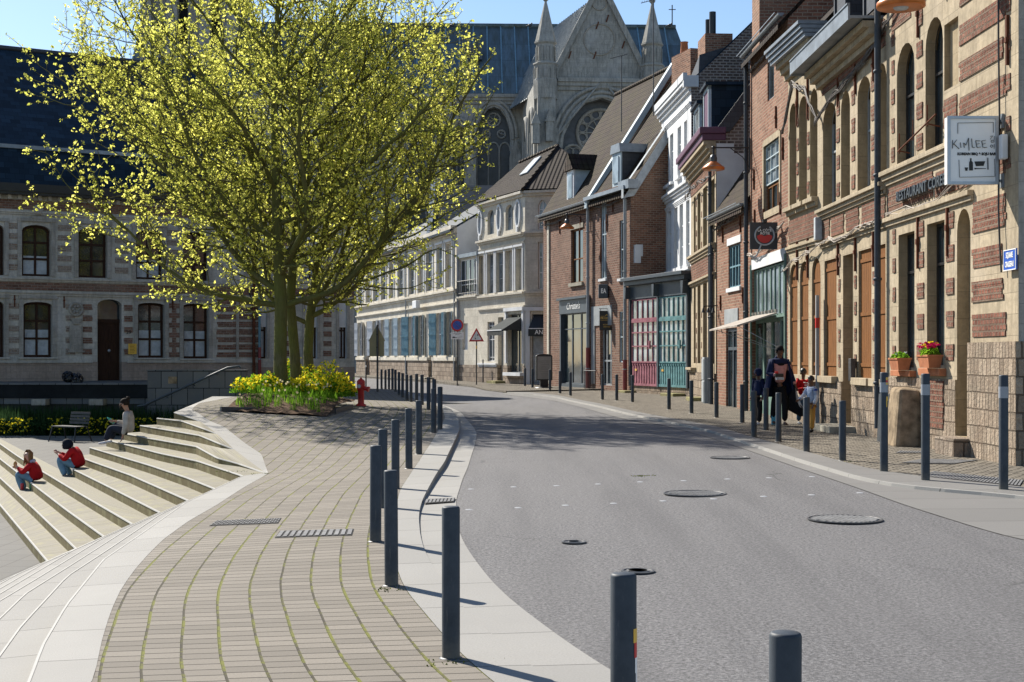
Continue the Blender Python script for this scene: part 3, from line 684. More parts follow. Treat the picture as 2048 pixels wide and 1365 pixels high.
def zone(f,name,u0,u1,z0,z1,ops,mat,p=0.0,rd=.25,jamb=None,ends=True,top=True,back=0.0,**kw):
    mb=MB(); y=-p
    ops=[o for o in ops if o[1]>u0 and o[0]<u1 and o[3]>z0 and o[2]<z1]
    us={u0,u1}; zs={z0,z1}
    for o in ops:
        for q in o[:2]:
            if u0<q<u1: us.add(q)
        for q in (o[2],o[3]):
            if z0<q<z1: zs.add(q)
    us=sorted(us); zs=sorted(zs)
    for i in range(len(us)-1):
        for j in range(len(zs)-1):
            cu=(us[i]+us[i+1])/2; cz=(zs[j]+zs[j+1])/2
            if any(o[0]<cu<o[1] and o[2]<cz<o[3] for o in ops): continue
            mb.quad((us[i],y,zs[j]),(us[i+1],y,zs[j]),(us[i+1],y,zs[j+1]),(us[i],y,zs[j+1]))
    ms=[mat]
    if jamb is not None: ms.append(jamb)
    for o in ops:
        a,b,c,d,r=o[:5]; dd=o[5] if len(o)>5 else rd
        mb.mat(1 if jamb is not None else 0)
        lo=max(c,z0); hi=min(d,z1); hs=min(hi,d-r) if r else hi
        if hs>lo:
            mb.quad((a,y,lo),(a,y,hs),(a,dd,hs),(a,dd,lo)); mb.quad((b,y,lo),(b,dd,lo),(b,dd,hs),(b,y,hs))
        if c>=z0 and c>z0+.001: mb.quad((a,y,c),(a,dd,c),(b,dd,c),(b,y,c))
        if d<=z1:
            if r:
                P=arcpts(a,b,d,r)
                for i in range(len(P)-1):
                    mb.quad((P[i][0],y,P[i][1]),(P[i+1][0],y,P[i+1][1]),(P[i+1][0],dd,P[i+1][1]),(P[i][0],dd,P[i][1]))
                mb.mat(0); n=len(P)//2
                for i in range(n): mb.poly([(a,y,d),(P[i][0],y,P[i][1]),(P[i+1][0],y,P[i+1][1])])
                for i in range(n,len(P)-1): mb.poly([(b,y,d),(P[i][0],y,P[i][1]),(P[i+1][0],y,P[i+1][1])])
            elif d<z1-.001: mb.quad((a,y,d),(b,y,d),(b,dd,d),(a,dd,d))
        mb.mat(0)
    if p>0 and top:
        segs=[(us[i],us[i+1]) for i in range(len(us)-1) if not any(o[0]<(us[i]+us[i+1])/2<o[1] and o[2]<z1-.001<o[3] for o in ops)]
        for a,b in segs: mb.quad((a,y,z1),(b,y,z1),(b,back,z1),(a,back,z1)); 
        for a,b in segs:
            if z0>.6: mb.quad((a,y,z0),(a,back,z0),(b,back,z0),(b,y,z0))
    if p>0 and ends:
        mb.quad((u0,y,z0),(u0,y,z1),(u0,back,z1),(u0,back,z0)); mb.quad((u1,y,z0),(u1,back,z0),(u1,back,z1),(u1,y,z1))
    return mb.build(name,ms,f.root,**kw)
def window(f,o,rd=.25,frame=None,gl=None,nv=1,nh=(.62,),fw=.05,name='window',lab=None,y=None,sill=None,curtain=None):
    """one window: frame with bars, and its pane as a sub-part"""
    a,b,c,d,r=o[:5]; y=(o[5] if len(o)>5 else rd) if y is None else y; y-=.06; frame=frame or M['dwood']; gl=gl or M['glass']
    mb=MB(); mb.box(a,a+fw,y,y+.05,c,d-(r if r else 0)); mb.box(b-fw,b,y,y+.05,c,d-(r if r else 0)); mb.box(a+fw,b-fw,y,y+.05,c,c+fw)
    if not r: mb.box(a+fw,b-fw,y,y+.05,d-fw,d)
    else:
        P=arcpts(a,b,d,r); Pi=arcpts(a+fw,b-fw,d-fw,max(.02,r-fw*.5))
        for i in range(len(P)-1): mb.quad((P[i][0],y,P[i][1]),(Pi[i][0],y,Pi[i][1]),(Pi[i+1][0],y,Pi[i+1][1]),(P[i+1][0],y,P[i+1][1]))
    t=fw*.45
    for i in range(1,nv+1):
        x=a+(b-a)*i/(nv+1); mb.box(x-t,x+t,y-.008,y+.045,c+fw,d-fw)
    for q in nh:
        z=c+(d-c)*q; mb.box(a+fw,b-fw,y-.011,y+.042,z-t,z+t)
    w=mb.build(name,frame,f.root); 
    if lab: w['label']=lab
    mb=MB()
    if r:
        P=arcpts(a,b,d,r); mb.poly([(a,y+.03,c),(b,y+.03,c)]+[(q[0],y+.03,q[1]) for q in reversed(P)])
    else: mb.quad((a,y+.03,c),(b,y+.03,c),(b,y+.03,d),(a,y+.03,d))
    mb.build('pane',gl,w)
    if curtain:
        mb=MB(); n=12
        for i in range(n):
            x0=a+fw+(b-a-2*fw)*i/n; x1=a+fw+(b-a-2*fw)*(i+1)/n; yy=y+.022; mb.quad((x0,yy-.004*(i%2),c+fw),(x1,yy-.004*((i+1)%2),c+fw),(x1,yy-.004*((i+1)%2),c+(d-c)*curtain),(x0,yy-.004*(i%2),c+(d-c)*curtain))
        mb.build('curtain',M['curtain'],w)
    if sill:
        mb=MB(); mb.box(a-.08,b+.08,-sill[0],.02,c-sill[1],c+.004); mb.build('sill',sill[2],w)
    return w
def course(f,name,u0,u1,z0,z1,p,mat,steps=2,y1=.0):
    mb=MB(); n=steps
    for i in range(n):
        a=z0+(z1-z0)*i/n; b=z0+(z1-z0)*(i+1)/n; mb.box(u0,u1,-p*(i+1)/n,y1,a,b)
    return mb.build(name,mat,f.root,bevel=.008)
def roof(f,u0,u1,ze,zr,D,mat,o=.3,th=.12,name='roof',zb=None,y0=0):
    """gable roof with the ridge parallel to the facade"""
    mb=MB(); m=D/2; sl=(zr-ze)/m; zf=ze-o*sl; L=math.hypot(m+o,zr-zf)
    A=(u0,y0-o,zf);B=(u1,y0-o,zf);C=(u1,y0+m,zr);E=(u0,y0+m,zr);Fp=(u1,y0+D+o,zf);G_=(u0,y0+D+o,zf)
    mb.quad(A,B,C,E,[(u0,0),(u1,0),(u1,L),(u0,L)]); mb.quad(Fp,G_,E,C,[(u1,0),(u0,0),(u0,L),(u1,L)])
    for s_ in(0,1):
        u=(u0,u1)[s_]; P=[(u,y0-o,zf),(u,y0+m,zr),(u,y0+D+o,zf),(u,y0+D+o,zf-th),(u,y0+m,zr-th),(u,y0-o,zf-th)]
        mb.add(P,[(0,1,4,5),(1,2,3,4)])
    mb.quad((u0,y0-o,zf),(u0,y0-o,zf-th),(u1,y0-o,zf-th),(u1,y0-o,zf)); mb.quad((u0,y0-o,zf-th),(u0,y0+m,zr-th),(u1,y0+m,zr-th),(u1,y0-o,zf-th))
    return mb.build(name,mat,f.root)
def body(f,u0,u1,z0,ze,zr,D,ml,mr,mb_=None,name='side_wall',y0=0,inset=.004):
    """side walls (with gable) and back wall"""
    for u,mt in((u0+inset,ml),(u1-inset,mr)):
        if mt is None: continue
        m=MB(); P=[(u,y0,z0),(u,y0+D,z0),(u,y0+D,ze),(u,y0+D/2,zr),(u,y0,ze)]
        m.poly(P if u<(u0+u1)/2 else P[::-1]); m.build(name,mt,f.root)
    m=MB(); m.quad((u0,y0+D,z0),(u1,y0+D,z0),(u1,y0+D,ze),(u0,y0+D,ze)); m.build('back_wall',mb_ or ml or mr,f.root)
def gutter(f,u0,u1,z,p,mat,r=.075,name='gutter'):
    mb=MB(); n=6
    prof=[(-p-r+r*(1-math.cos(pi*i/n)),z-r*math.sin(pi*i/n)) for i in range(n+1)]
    A=[(u0,q[0],q[1]) for q in prof]; B=[(u1,q[0],q[1]) for q in prof]; mb.strip(A,B)
    mb.add(A,[tuple(range(n+1))]); mb.add(B,[tuple(reversed(range(n+1)))])
    mb.box(u0,u1,-p-2*r-.012,-p-2*r,z-.01,z+.012)
    return mb.build(name,mat,f.root)
def pipe(f,u,z0,z1,mat,r=.05,y=-.1,name='downpipe',low=None,lowmat=None):
    mb=MB(); mb.tube([(u,y,z0),(u,y,z1)],r,10)
    z=z0+.8
    while z<z1: mb.lathe([(r,0),(r*1.3,.01),(r*1.3,.05),(r,.06)],(u,y,z),10); z+=1.9
    o=mb.build(name,mat,f.root)
    if low:
        mb=MB(); mb.tube([(u,y,z0-.01),(u,y,low)],r*1.25,10); mb.build('pipe_shoe',lowmat,o)
    return o
def cable(f,pts,r=.018,mat=None,n=3,spread=.03,name='cable'):
    mb=MB()
    for k in range(n):
        P=[]; ph=random.random()*6
        for i in range(len(pts)-1):
            a=Vector(pts[i]); b=Vector(pts[i+1]); m=max(2,int((b-a).length/.35))
            for j in range(m): 
                t=j/m; q=a.lerp(b,t); P.append(q+Vector((0,random.uniform(-1,0)*spread*.5,random.uniform(-1,1)*spread-.04*math.sin(pi*t))))
        P.append(Vector(pts[-1])); mb.tube(P,r*random.uniform(.6,1),4,smooth=True)
    return mb.build(name,mat or M['wirestr'],f.root)
def anchor(f,u,z0,z1,name='wall_tie'):
    mb=MB(); mb.box(u-.02,u+.02,-.045,.0,z0,z1); mb.box(u-.035,u+.035,-.06,-.01,z0+(z1-z0)*.45,z0+(z1-z0)*.55); mb.build(name,M['rust'],f.root)
def bricks(f,rects,mat,p=.012,name='brick_inset'):
    mb=MB(); 
    for (a,b,c,d) in rects:
        n=max(1,round((d-c)/.085)); h=(d-c)/n; rg=.035 if b-a>.5 else .012
        for i in range(n): mb.box(a+random.uniform(-rg,rg),b+random.uniform(-rg,rg),-p-random.uniform(0,.008),.0,c+h*i+.002,c+h*(i+1)-.002)
    import bmesh
    tmp=mb.build(name,mat,None); walls=[c for c in f.root.children if c.name.split('.')[0]=='wall']
    if not walls: tmp.parent=f.root; return tmp
    w=walls[0]; w.data.materials.append(mat); k=len(w.data.materials)-1
    tmp.data.polygons.foreach_set('material_index',[k]*len(tmp.data.polygons))
    bm=bmesh.new(); bm.from_mesh(w.data); bm.from_mesh(tmp.data); bm.to_mesh(w.data); bm.free(); w.data.update()
    me=tmp.data; bpy.data.objects.remove(tmp); bpy.data.meshes.remove(me); return w
def boards(f,o,mat,y=.05,n=7,name='wood_panel'):
    a,b,c,d,r=o[:5]; mb=MB(); w=(b-a)/n
    for i in range(n):
        x=a+i*w; zt=d-(r*(1-math.sin(pi*(i+.5)/n)) if r else 0); mb.box(x+.004,x+w-.004,y,y+.03,c,zt)
    mb.mat(0).quad((a,y+.03,c),(b,y+.03,c),(b,y+.03,d-r),(a,y+.03,d-r))
    for z in (c+.25,c+(d-c)*.5,d-r-.2): mb.box(a+.02,b-.02,y-.02,y,z-.035,z+.035)
    return mb.build(name,mat,f.root)
# ================================================================== R1 restaurant house
f=Fac('corner_house',(6.83,25.9),(6.98,19.6),'yellow stone and brick corner house with the white restaurant signboard, nearest on the right','house')
YS,YJ=M['ystone'],M['ystone_plain']
g1=f.op(1797,1829,1.27,3.66); g2=f.op(1854,1889,1.32,3.70); dr=(f.u(1914),f.u(1941),.28,3.78,.35,.2)
t1=f.op(1794,1829,4.80,6.97,.45); t2=f.op(1851,1886,4.87,7.05,.45); ni=f.op(1888,1911,5.75,6.75)
ni=(t2[1]+.06,t2[1]+.72,5.75,6.8,0,.1)
g1=g1+(.22,); g2=g2+(.22,); t1=t1+(.22,); t2=t2+(.22,)
ops=[g1,g2,dr,t1,t2,ni]; zc=-.4; ZT=10.6
zone(f,'wall',0,f.L,1.15,ZT,ops,YS,0,jamb=YJ)
zone(f,'plinth',0,dr[1]+.02,zc,1.15,ops,M['rubble'],.03,jamb=YJ,back=.0)
zone(f,'plinth',dr[1]+.02,f.L+.05,zc,1.72,[],M['rubble'],.06,back=.0)
mb=MB(); mb.quad((f.L,0,zc),(f.L,9,zc),(f.L,9,ZT),(f.L,0,ZT)); mb.build('side_wall',M['gstone'],f.root)
mb=MB(); mb.quad((f.L+.06,-.06,zc),(f.L+.06,9,zc),(f.L+.06,9,1.72),(f.L+.06,-.06,1.72)); mb.quad((f.L,-.06,1.72),(f.L+.06,-.06,1.72),(f.L+.06,9,1.72),(f.L,9,1.72)); mb.build('side_plinth',M['rubble'],f.root)
roof(f,-.1,f.L+.1,ZT,ZT+5,9,M['rtile'],.35); body(f,0,f.L,zc,ZT,ZT+4.9,9,M['brick'],None,M['brick'])
window(f,g1,frame=M['black'],nv=1,nh=(.72,)); window(f,g2,frame=M['black'],nv=1,nh=(.72,))
window(f,t1,frame=M['black'],nv=1,nh=(.6,)); window(f,t2,frame=M['black'],nv=1,nh=(.6,))
mb=MB(); mb.box(dr[0],dr[1],.19,.23,dr[2],dr[3]); mb.build('blind_door_panel',YJ,f.root)
mb=MB(); mb.box(ni[0],ni[1],.095,.12,ni[2],ni[3]); mb.build('blind_panel',YJ,f.root)
course(f,'string_course',0,f.L*.62,4.60,4.86,.16,YS,3); course(f,'string_course',0,f.L*.72,3.86,4.02,.10,YS,2)
# brick insets on piers
R=[]
for (x,w) in ((g1[0]-.32,.16),((g1[1]+g2[0])/2-.16,.34),(g2[1]+.12,.34)):
    z=1.45
    while z<3.7: R.append((x,x+w,z,z+.26)); z+=.52
for (x,w) in ((t1[0]-.30,.16),((t1[1]+t2[0])/2-.14,.3)):
    z=5.0
    while z<7.2: R.append((x,x+w,z,z+.26)); z+=.52
x0=dr[1]+.12; x1=f.L-.5
for i,(za,zb,e) in enumerate([(1.80,2.14,0),(2.32,2.63,.12),(2.83,3.12,.12),(3.36,3.82,0),(4.10,4.32,0),(4.62,4.9,.2),(5.2,5.5,0),(5.75,6.05,.1),(6.3,6.62,0),(6.9,7.2,.15),(7.5,7.8,0),(8.1,8.4,.1),(8.7,9.1,0),(9.4,9.8,0)]):
    xa=x0 if za<4.5 else ni[1]+.1
    R.append((xa,x1-e+.05,za,zb))
    R.append((f.L-.42,f.L-.28,za+.05,zb-.02)) if za>4 else None
for za in (5.5,5.1): R.append((ni[0],ni[1]-.05,5.15,5.6)) if za==5.5 else None
for za,zb in ((7.35,7.75),(8.0,9.9)): R.append((.35,t1[0]+.8,za,zb)); R.append((t1[1]+.15,t2[1],za+.1,zb))
R.append((.1,f.L*.42,4.12,4.55)); R.append((f.L*.44,f.L*.7,4.1,4.5))
bricks(f,[r for r in R if r],M['brick_band'],.014)
bricks(f,[(g2[0]-.1,g2[1]+.05,.35,1.12)],M['brick_band'],.045,'brick_patch')
course(f,'window_sill',g1[0]-.1,g1[1]+.1,1.17,1.27,.12,M['terra'],1); course(f,'window_sill',g2[0]-.1,g2[1]+.1,1.2,1.32,.12,M['terra'],1)
for u,a,b in ((t1[1]+.25,6.9,7.7),(t2[1]+.15,7.2,8.2),(g1[1]+.25,3.0,3.9),(g2[1]+.2,3.1,4.0),(f.L-.35,5.6,6.3)): anchor(f,u,a,b)
cable(f,[(0,-.06,7.55),(1.2,-.05,7.75),(2.6,-.05,8.2),(4.4,-.05,8.9),(f.L,-.05,9.4)],.02,None,5,.07,'cable_bundle')
cable(f,[(0.1,-.06,4.1),(1.4,-.06,4.08),(2.8,-.06,4.02),(3.9,-.1,4.2),(5.2,-.06,4.45),(5.75,-.06,4.95)],.012,M['cabw'],3,.05,'cable_bundle')
cable(f,[(5.72,-.06,10),(5.72,-.06,6.5),(5.76,-.06,4.6),(5.72,-.06,3.6),(5.82,-.06,2.7)],.022,M['black'],1,.02)
mb=MB(); mb.tube([(t2[0]-.9,-.2,5.05),(t2[1]+.25,-.2,5.35)],.015,6)
for q in (0,.4,.8): mb.tube([(t2[0]-.8+q*1.9,-.2,5.0+q*.28),(t2[0]-.8+q*1.9,-.2,5.35+q*.28)],.012,6)
for q in (.0,1.0): mb.tube([(t2[0]-.85+q*1.6,-.2,5.06+.2*q),(t2[0]-.85+q*1.6,.0,5.02+.2*q)],.012,6)
mb.build('iron_sill_rail',M['rust'],f.root)
mb=MB(); mb.box(dr[0]-.15,dr[1]+.12,-.3,.0,-.1,.27); mb.build('doorstep',M['rubble_grey'],f.root)
# tall drainpipe between R1 and R2
pipe(f,-.12,.2,8.7,M['bollard'],.06,-.14); R1=f
# enamel street plate
def plate(f,u,z,w,h,lines,mat,tm,size,label,cat,y=-.03,font_bold=.002):
    root=empty('street_plate',(0,0,0),0,label,cat)
    root.location=f.root.matrix_world@Vector((0,0,0)) if False else f.root.location; root.rotation_euler=f.root.rotation_euler
    mb=MB(); mb.box(u-w/2,u+w/2,y-.012,y+.01,z-h/2,z+h/2); mb.build('panel',mat,root,bevel=.004)
    mb=MB(); t=.012
    for a,b,c,d in((u-w/2,u+w/2,z+h/2-t,z+h/2),(u-w/2,u+w/2,z-h/2,z-h/2+t),(u-w/2,u-w/2+t,z-h/2+t,z+h/2-t),(u+w/2-t,u+w/2,z-h/2+t,z+h/2-t)): mb.box(a,b,y-.018,y-.012,c,d)
    mb.build('border',tm,root)
    for i,l in enumerate(lines): text_mesh(l,size,'lettering',tm,root,(u,y-.014,z+(len(lines)/2-.5-i)*size*1.15),bold=font_bold,sx=.62)
    return root
plate(f,f.u(2031),HC+(HY-520)*19.7/F,.46,.29,['SQUARE','CRASSEAU'],M['signblue'],M['signwhite'],.11,'blue enamel street plate lettered SQUARE CRASSEAU at the far right corner','street sign',-.07)
# ================================================================== R2 arcade house
f=Fac('arcade_house',(6.77,31.1),(6.83,25.9),'long yellow stone house with four arched upper windows and brown shutters','house'); R2=f
W=[(1646,1672),(1682,1700),(1715,1741),(1753,1773)]
up_o=[f.op(a,b,4.72,6.93,.36)+(.26,) for a,b in W]
G_=[(1649,1673),(1686,1706),(1717,1743),(1754,1771)]
lo=[f.op(a,b,1.1,3.58)+(.24,) for a,b in G_]; lo[1]=(lo[1][0],lo[1][1],.15,3.58,0,.3)
ops=up_o+lo
zone(f,'wall',0,f.L,1.0,7.75,ops,YS,0,jamb=YJ); zone(f,'plinth',0,f.L,-.4,1.0,ops,M['rubble'],.04,jamb=YJ)
for o in up_o: window(f,o,frame=M['wgrey'],nv=1,nh=(.55,))
for i,o in enumerate(lo):
    if i==1:
        mb=MB(); mb.box(o[0],o[1],.27,.31,o[2],o[3]); mb.build('door',M['bwood'],f.root); mb=MB(); mb.box(o[0],o[1],.2,.27,2.6,2.7); mb.build('door_transom',YJ,f.root)
    else: boards(f,o,M['bwood'],.05); 
    if i!=1: course(f,'window_sill',o[0]-.12,o[1]+.12,.96,1.1,.14,YS,1)
mb=MB(); mb.box(lo[1][0]-.3,lo[1][1]+.35,-.55,0,-.1,.13); mb.build('doorstep',M['stonestep'],f.root,bevel=.01)
course(f,'string_course',0,f.L,4.48,4.70,.16,YS,3); course(f,'string_course',0,f.L,3.86,4.0,.09,YS,2)
R=[(.15,.75,4.05,4.45),(.95,2.0,4.05,4.45),(2.2,3.2,4.05,4.45),(3.45,f.L-.1,4.05,4.45),(.1,f.L-.1,7.2,7.7)]
for i in range(3):
    c=(up_o[i][1]+up_o[i+1][0])/2; z=4.85
    while z<6.6: R.append((c-.12,c+.12,z,z+.28)); z+=.56
    c=(lo[i][1]+lo[i+1][0])/2; z=1.3
    while z<3.4: R.append((c-.07,c+.07,z,z+.26)); z+=.52
bricks(f,R,M['brick_band'],.014)
for u in (lo[0][1]+.2,lo[1][1]+.25,lo[2][1]+.2): anchor(f,u,3.2,3.95); anchor(f,u,6.7,7.3)
course(f,'cornice',-.1,f.L-.35,7.35,7.72,.36,YS,3); 
mb=MB(); mb.box(-.25,f.L-.3,-.62,.1,7.75,7.8); mb.box(-.25,f.L-.3,-.64,-.60,7.72,8.0); mb.box(-.27,-.25,-.64,.2,7.7,8.0); mb.box(-.25,f.L-.3,-.66,-.60,8.0,8.03); mb.build('box_gutter',M['zinc'],f.root)
roof(f,-.05,f.L+.05,8.0,12.5,8,M['rtile_dark'],.0); body(f,0,f.L,-.3,7.8,12.3,8,M['brick'],M['brick'])
for uc in (1.2,3.6):
    mb=MB(); mb.box(uc-.5,uc-.42,.1,.2,8.2,9.7); mb.box(uc+.42,uc+.5,.1,.2,8.2,9.7); mb.box(uc-.5,uc+.5,.1,.2,9.6,9.7); mb.box(uc-.42,uc+.42,.14,.18,8.2,9.6); mb.box(uc-.55,uc+.55,.05,2.6,9.7,9.8); mb.box(uc-.5,uc-.46,.2,2.4,8.2,9.7); mb.box(uc+.46,uc+.5,.2,2.4,8.2,9.7); mb.build('dormer',M['slate_dark'],f.root)
cable(f,[(-.1,-.1,6.7),(.1,-.15,6.6),(1.3,-.06,7.0),(2.7,-.06,7.1),(4.2,-.06,7.25),(f.L,-.06,7.5)],.02,None,6,.07,'cable_bundle')
cable(f,[(0,-.12,3.95),(1.2,-.12,4.0),(2.2,-.1,3.92),(3.4,-.12,4.02),(f.L,-.1,4.05)],.012,M['cabw'],4,.05,'cable_bundle')
mb=MB(); mb.box(.02,.18,-.18,-.02,4.05,4.55); mb.build('meter_box',M['curtain'],f.root,bevel=.02)
mb=MB(); mb.cbox((lo[1][1]+.28,-.09,1.25),(.2,.10,.45)); mb.build('letter_box',M['iron'],f.root,bevel=.01)
mb=MB(); mb.cbox((.12,-.12,1.35),(.07,.07,3.0)); o_=mb.build('conduit',M['wgrey'],f.root); mb=MB(); mb.cbox((.12,-.12,2.25),(.08,.08,.22)); mb.build('red_mark',M['signred'],o_)
# ================================================================== R3 narrow yellow house
f=Fac('narrow_house',(6.62,34.1),(6.77,31.1),'narrow yellow stone house with three slim arched windows on each floor, beside the walking family','house')
W=[(1579,1593),(1598,1614),(1620,1635)]
up_o=[f.op(a,b,5.06,7.5,.3)+(.25,) for a,b in W]; lo=[f.op(a,b,1.1,3.7,.3)+(.22,) for a,b in [(1580,1595),(1600,1617),(1624,1641)]]
ops=up_o+lo
zone(f,'wall',0,f.L,1.0,8.6,ops,YS,0,jamb=YJ); zone(f,'plinth',0,f.L,-.4,1.0,ops,M['rubble'],.04,jamb=YJ)
for o in up_o: window(f,o,frame=M['wgrey'],nv=1,nh=(.55,)); course(f,'window_sill',o[0]-.08,o[1]+.08,4.85,5.05,.16,YS,2)
for o in lo: boards(f,o,M['bwood'],.05,5); course(f,'window_sill',o[0]-.1,o[1]+.1,.96,1.1,.14,YS,1)
course(f,'string_course',0,f.L,4.0,4.12,.08,YS,2); course(f,'cornice',0,f.L,8.1,8.5,.3,YS,3)
mb=MB()
for i in range(4): mb.box(-.15,f.L+.1,-.4-.05*i,.1,8.5+.09*i,8.575+.09*i)
mb.build('box_gutter',M['zinc'],f.root)
roof(f,0,f.L,8.8,13,8,M['rtile_dark'],0); body(f,0,f.L,-.3,8.6,12.8,8,M['brick'],M['brick'])
R=[(.1,f.L-.1,4.2,4.75)]
for i in range(2):
    c=(up_o[i][1]+up_o[i+1][0])/2; z=5.2
    while z<7.2: R.append((c-.08,c+.08,z,z+.28)); z+=.56
bricks(f,R,M['brick_band'],.014)
for u in (up_o[0][1]+.12,up_o[1][1]+.12): anchor(f,u,6.9,7.9); anchor(f,u,3.3,4.2)
cable(f,[(-.1,-.1,6.9),(.8,-.08,7.9),(2,-.1,7.6),(f.L,-.1,6.7)],.02,None,5,.08,'cable_bundle')
cable(f,[(-.2,-.1,3.6),(.9,-.1,3.75),(2,-.1,3.85),(f.L,-.1,3.95)],.013,M['cabw'],4,.06,'cable_bundle')
# ================================================================== R4 brick house with the wine bar
f=Fac('brick_house',(6.50,38.8),(6.62,34.1),'red brick house above the pale glazed shopfront behind the walking woman','house'); R4=f
w1=f.op(1529,1560,5.25,6.95)+(.14,); w2=f.op(1535,1548,8.05,9.15)+(.1,); sh=(.25,f.L-.25,-.05,4.15,0,.3)
zone(f,'wall',0,f.L,-.4,9.7,[w1,w2,sh],M['brick_pink'],0,jamb=M['brick_pink'])
mb=MB(); a,b,c,d=w1[:4]
for q in ((a-.13,a,c-.1,d+.12),(b,b+.13,c-.1,d+.12),(a,b,d,d+.16),(a-.1,b+.1,c-.18,c)): mb.box(q[0],q[1],-.03,.05,q[2],q[3])
mb.build('stone_surround',YS,f.root)
window(f,(w1[0],w1[1],w1[2],5.9,0,.14),frame=M['bwood'],nv=2,nh=(),gl=M['glass']); window(f,(w1[0],w1[1],5.93,w1[3],0,.1),frame=M['paleblue'],nv=2,nh=(.33,.66),gl=M['glass_pale'],fw=.03)
window(f,w2,frame=M['wgrey'],nv=0,nh=())
# shopfront
z1=2.55
mb=MB(); a,b=sh[:2]
mb.box(a,b,-.02,.02,3.86,4.15); mb.build('fascia',M['whitestone'],f.root)
for i in range(4):
    u0=a+(b-a)*i/4; u1=a+(b-a)*(i+1)/4; window(f,(u0,u1,z1,3.84,0,.12),frame=M['green'],nv=1,nh=(),gl=M['frost'],fw=.045,name='shop_light')
for i in range(4):
    u0=a+(b-a)*i/4; u1=a+(b-a)*(i+1)/4; window(f,(u0,u1,.7,z1-.06,0,.16),frame=M['green'],nv=0,nh=(),gl=M['glass'],fw=.09,name='shop_window')
mb=MB(); mb.box(a,b,.02,.3,-.05,.7); mb.box(a,b,-.03,.2,z1-.06,z1); mb.box(a-.08,a,-.05,.3,-.05,4.0); mb.box(b,b+.08,-.05,.3,-.05,4.0); mb.build('shop_panelling',M['green'],f.root)
mb=MB(); aw=[(a+.2,0,2.62),(b-1.0,0,2.62),(b-1.0,-1.0,2.3),(a-.1,-1.15,2.25)]; lowp=[(p[0],p[1],p[2]-.04) for p in aw]
mb.add(aw+lowp,[(0,1,2,3),(7,6,5,4),(0,4,5,1),(1,5,6,2),(2,6,7,3),(3,7,4,0)])
for q in range(8): mb.cbox((a+.35+q*.42,-.04,2.66),(.05,.06,.07))
mb.build('canopy',M['cabw'],f.root)
mb=MB(); mb.tube([(a+.1,-1.05,2.25),(a+1.6,.1,1.75)],.008,4); mb.tube([(b-1.1,-.95,2.28),(b-.1,.1,1.6)],.008,4); mb.tube([(a+1.2,-1.0,2.25),(a+2.6,.1,1.7)],.008,4); mb.build('canopy_stay',M['wgrey'],f.root)
roof(f,0,f.L,9.75,14,8,M['rtile_dark'],.25); body(f,0,f.L,-.3,9.7,13.8,8,M['brick'],M['brick'])
gutter(f,-.2,f.L+.05,9.75,.18,M['zinc']); pipe(f,.02,.0,9.6,M['bollard'],.06,-.12)
mb=MB(); mb.box(-.25,.75,.1,1.3,9.4,11.4); mb.lathe([(.0,.3),(.62,.0),(.64,-.1)],(.25,.7,11.45),8); mb.build('chimney',M['brick'],f.root)
mb=MB(); mb.box(1.6,2.4,2.6,3.6,12,13.6);  mb.build('chimney',M['brick'],f.root)
cable(f,[(0,-.06,9.3),(1.5,-.06,9.25),(3.2,-.06,9.35),(f.L,-.06,9.0)],.02,None,4,.07,'cable_bundle')
cable(f,[(.1,-.08,4.3),(1.3,-.1,4.2),(2.5,-.1,4.4),(3.6,-.1,4.6),(f.L,-.1,4.75)],.018,M['cabw'],4,.07,'cable_bundle')
for u,z in((.7,4.9),(1.9,4.8),(3.9,5.0),(.6,6.0),(3.4,7.2),(4.2,6.3)): anchor(f,u,z,z+.55)
# ================================================================== R5 low brick house
f=Fac('low_house',(6.2,43.2),(6.50,38.8),'low narrow brick house with mossy tiled roof and a small barred window','house'); R5=f
w=f.op(1457,1481,3.5,4.72)+(.1,); dd=(f.u(1452),f.u(1474),-.05,2.35,0,.12); d2=(f.u(1486),f.u(1497),-.05,3.0,0,.15)
zone(f,'wall',0,f.L,-.4,5.95,[w,dd,d2],M['brick_pink'],0)
window(f,w,frame=M['blue'],nv=3,nh=(.5,),fw=.05); window(f,dd,frame=M['shopgrey'],nv=1,nh=(.75,),name='door',fw=.1); window(f,d2,frame=M['shopgrey'],nv=0,nh=(.7,),name='door',fw=.09)
course(f,'lintel',w[0]-.1,w[1]+.1,4.74,4.95,.03,M['whitestone'],1); course(f,'window_sill',w[0]-.1,w[1]+.1,3.38,3.5,.06,M['whitestone'],1)
course(f,'lintel',dd[0]-.1,dd[1]+.2,2.4,2.9,.03,M['wgrey'],1)
roof(f,-.02,f.L-.02,5.95,10.4,6,M['rtile'],.25); body(f,0,f.L,-.3,5.9,10.2,6,M['brick'],M['brick'])
gutter(f,-.1,f.L-.1,5.72,.2,M['zinc'],.085)
cable(f,[(0,-.06,5.4),(1.4,-.1,5.45),(3,-.1,5.5),(f.L,-.1,5.6)],.02,None,5,.09,'cable_bundle')
pipe(f,-.12,.0,5.6,M['bollard'],.06,-.12,low=-.0,lowmat=M['black'])
for u,z in((1.0,4.9),(.7,2.9),(3.6,3.0),(3.3,5.0)): anchor(f,u,z,z+.45)
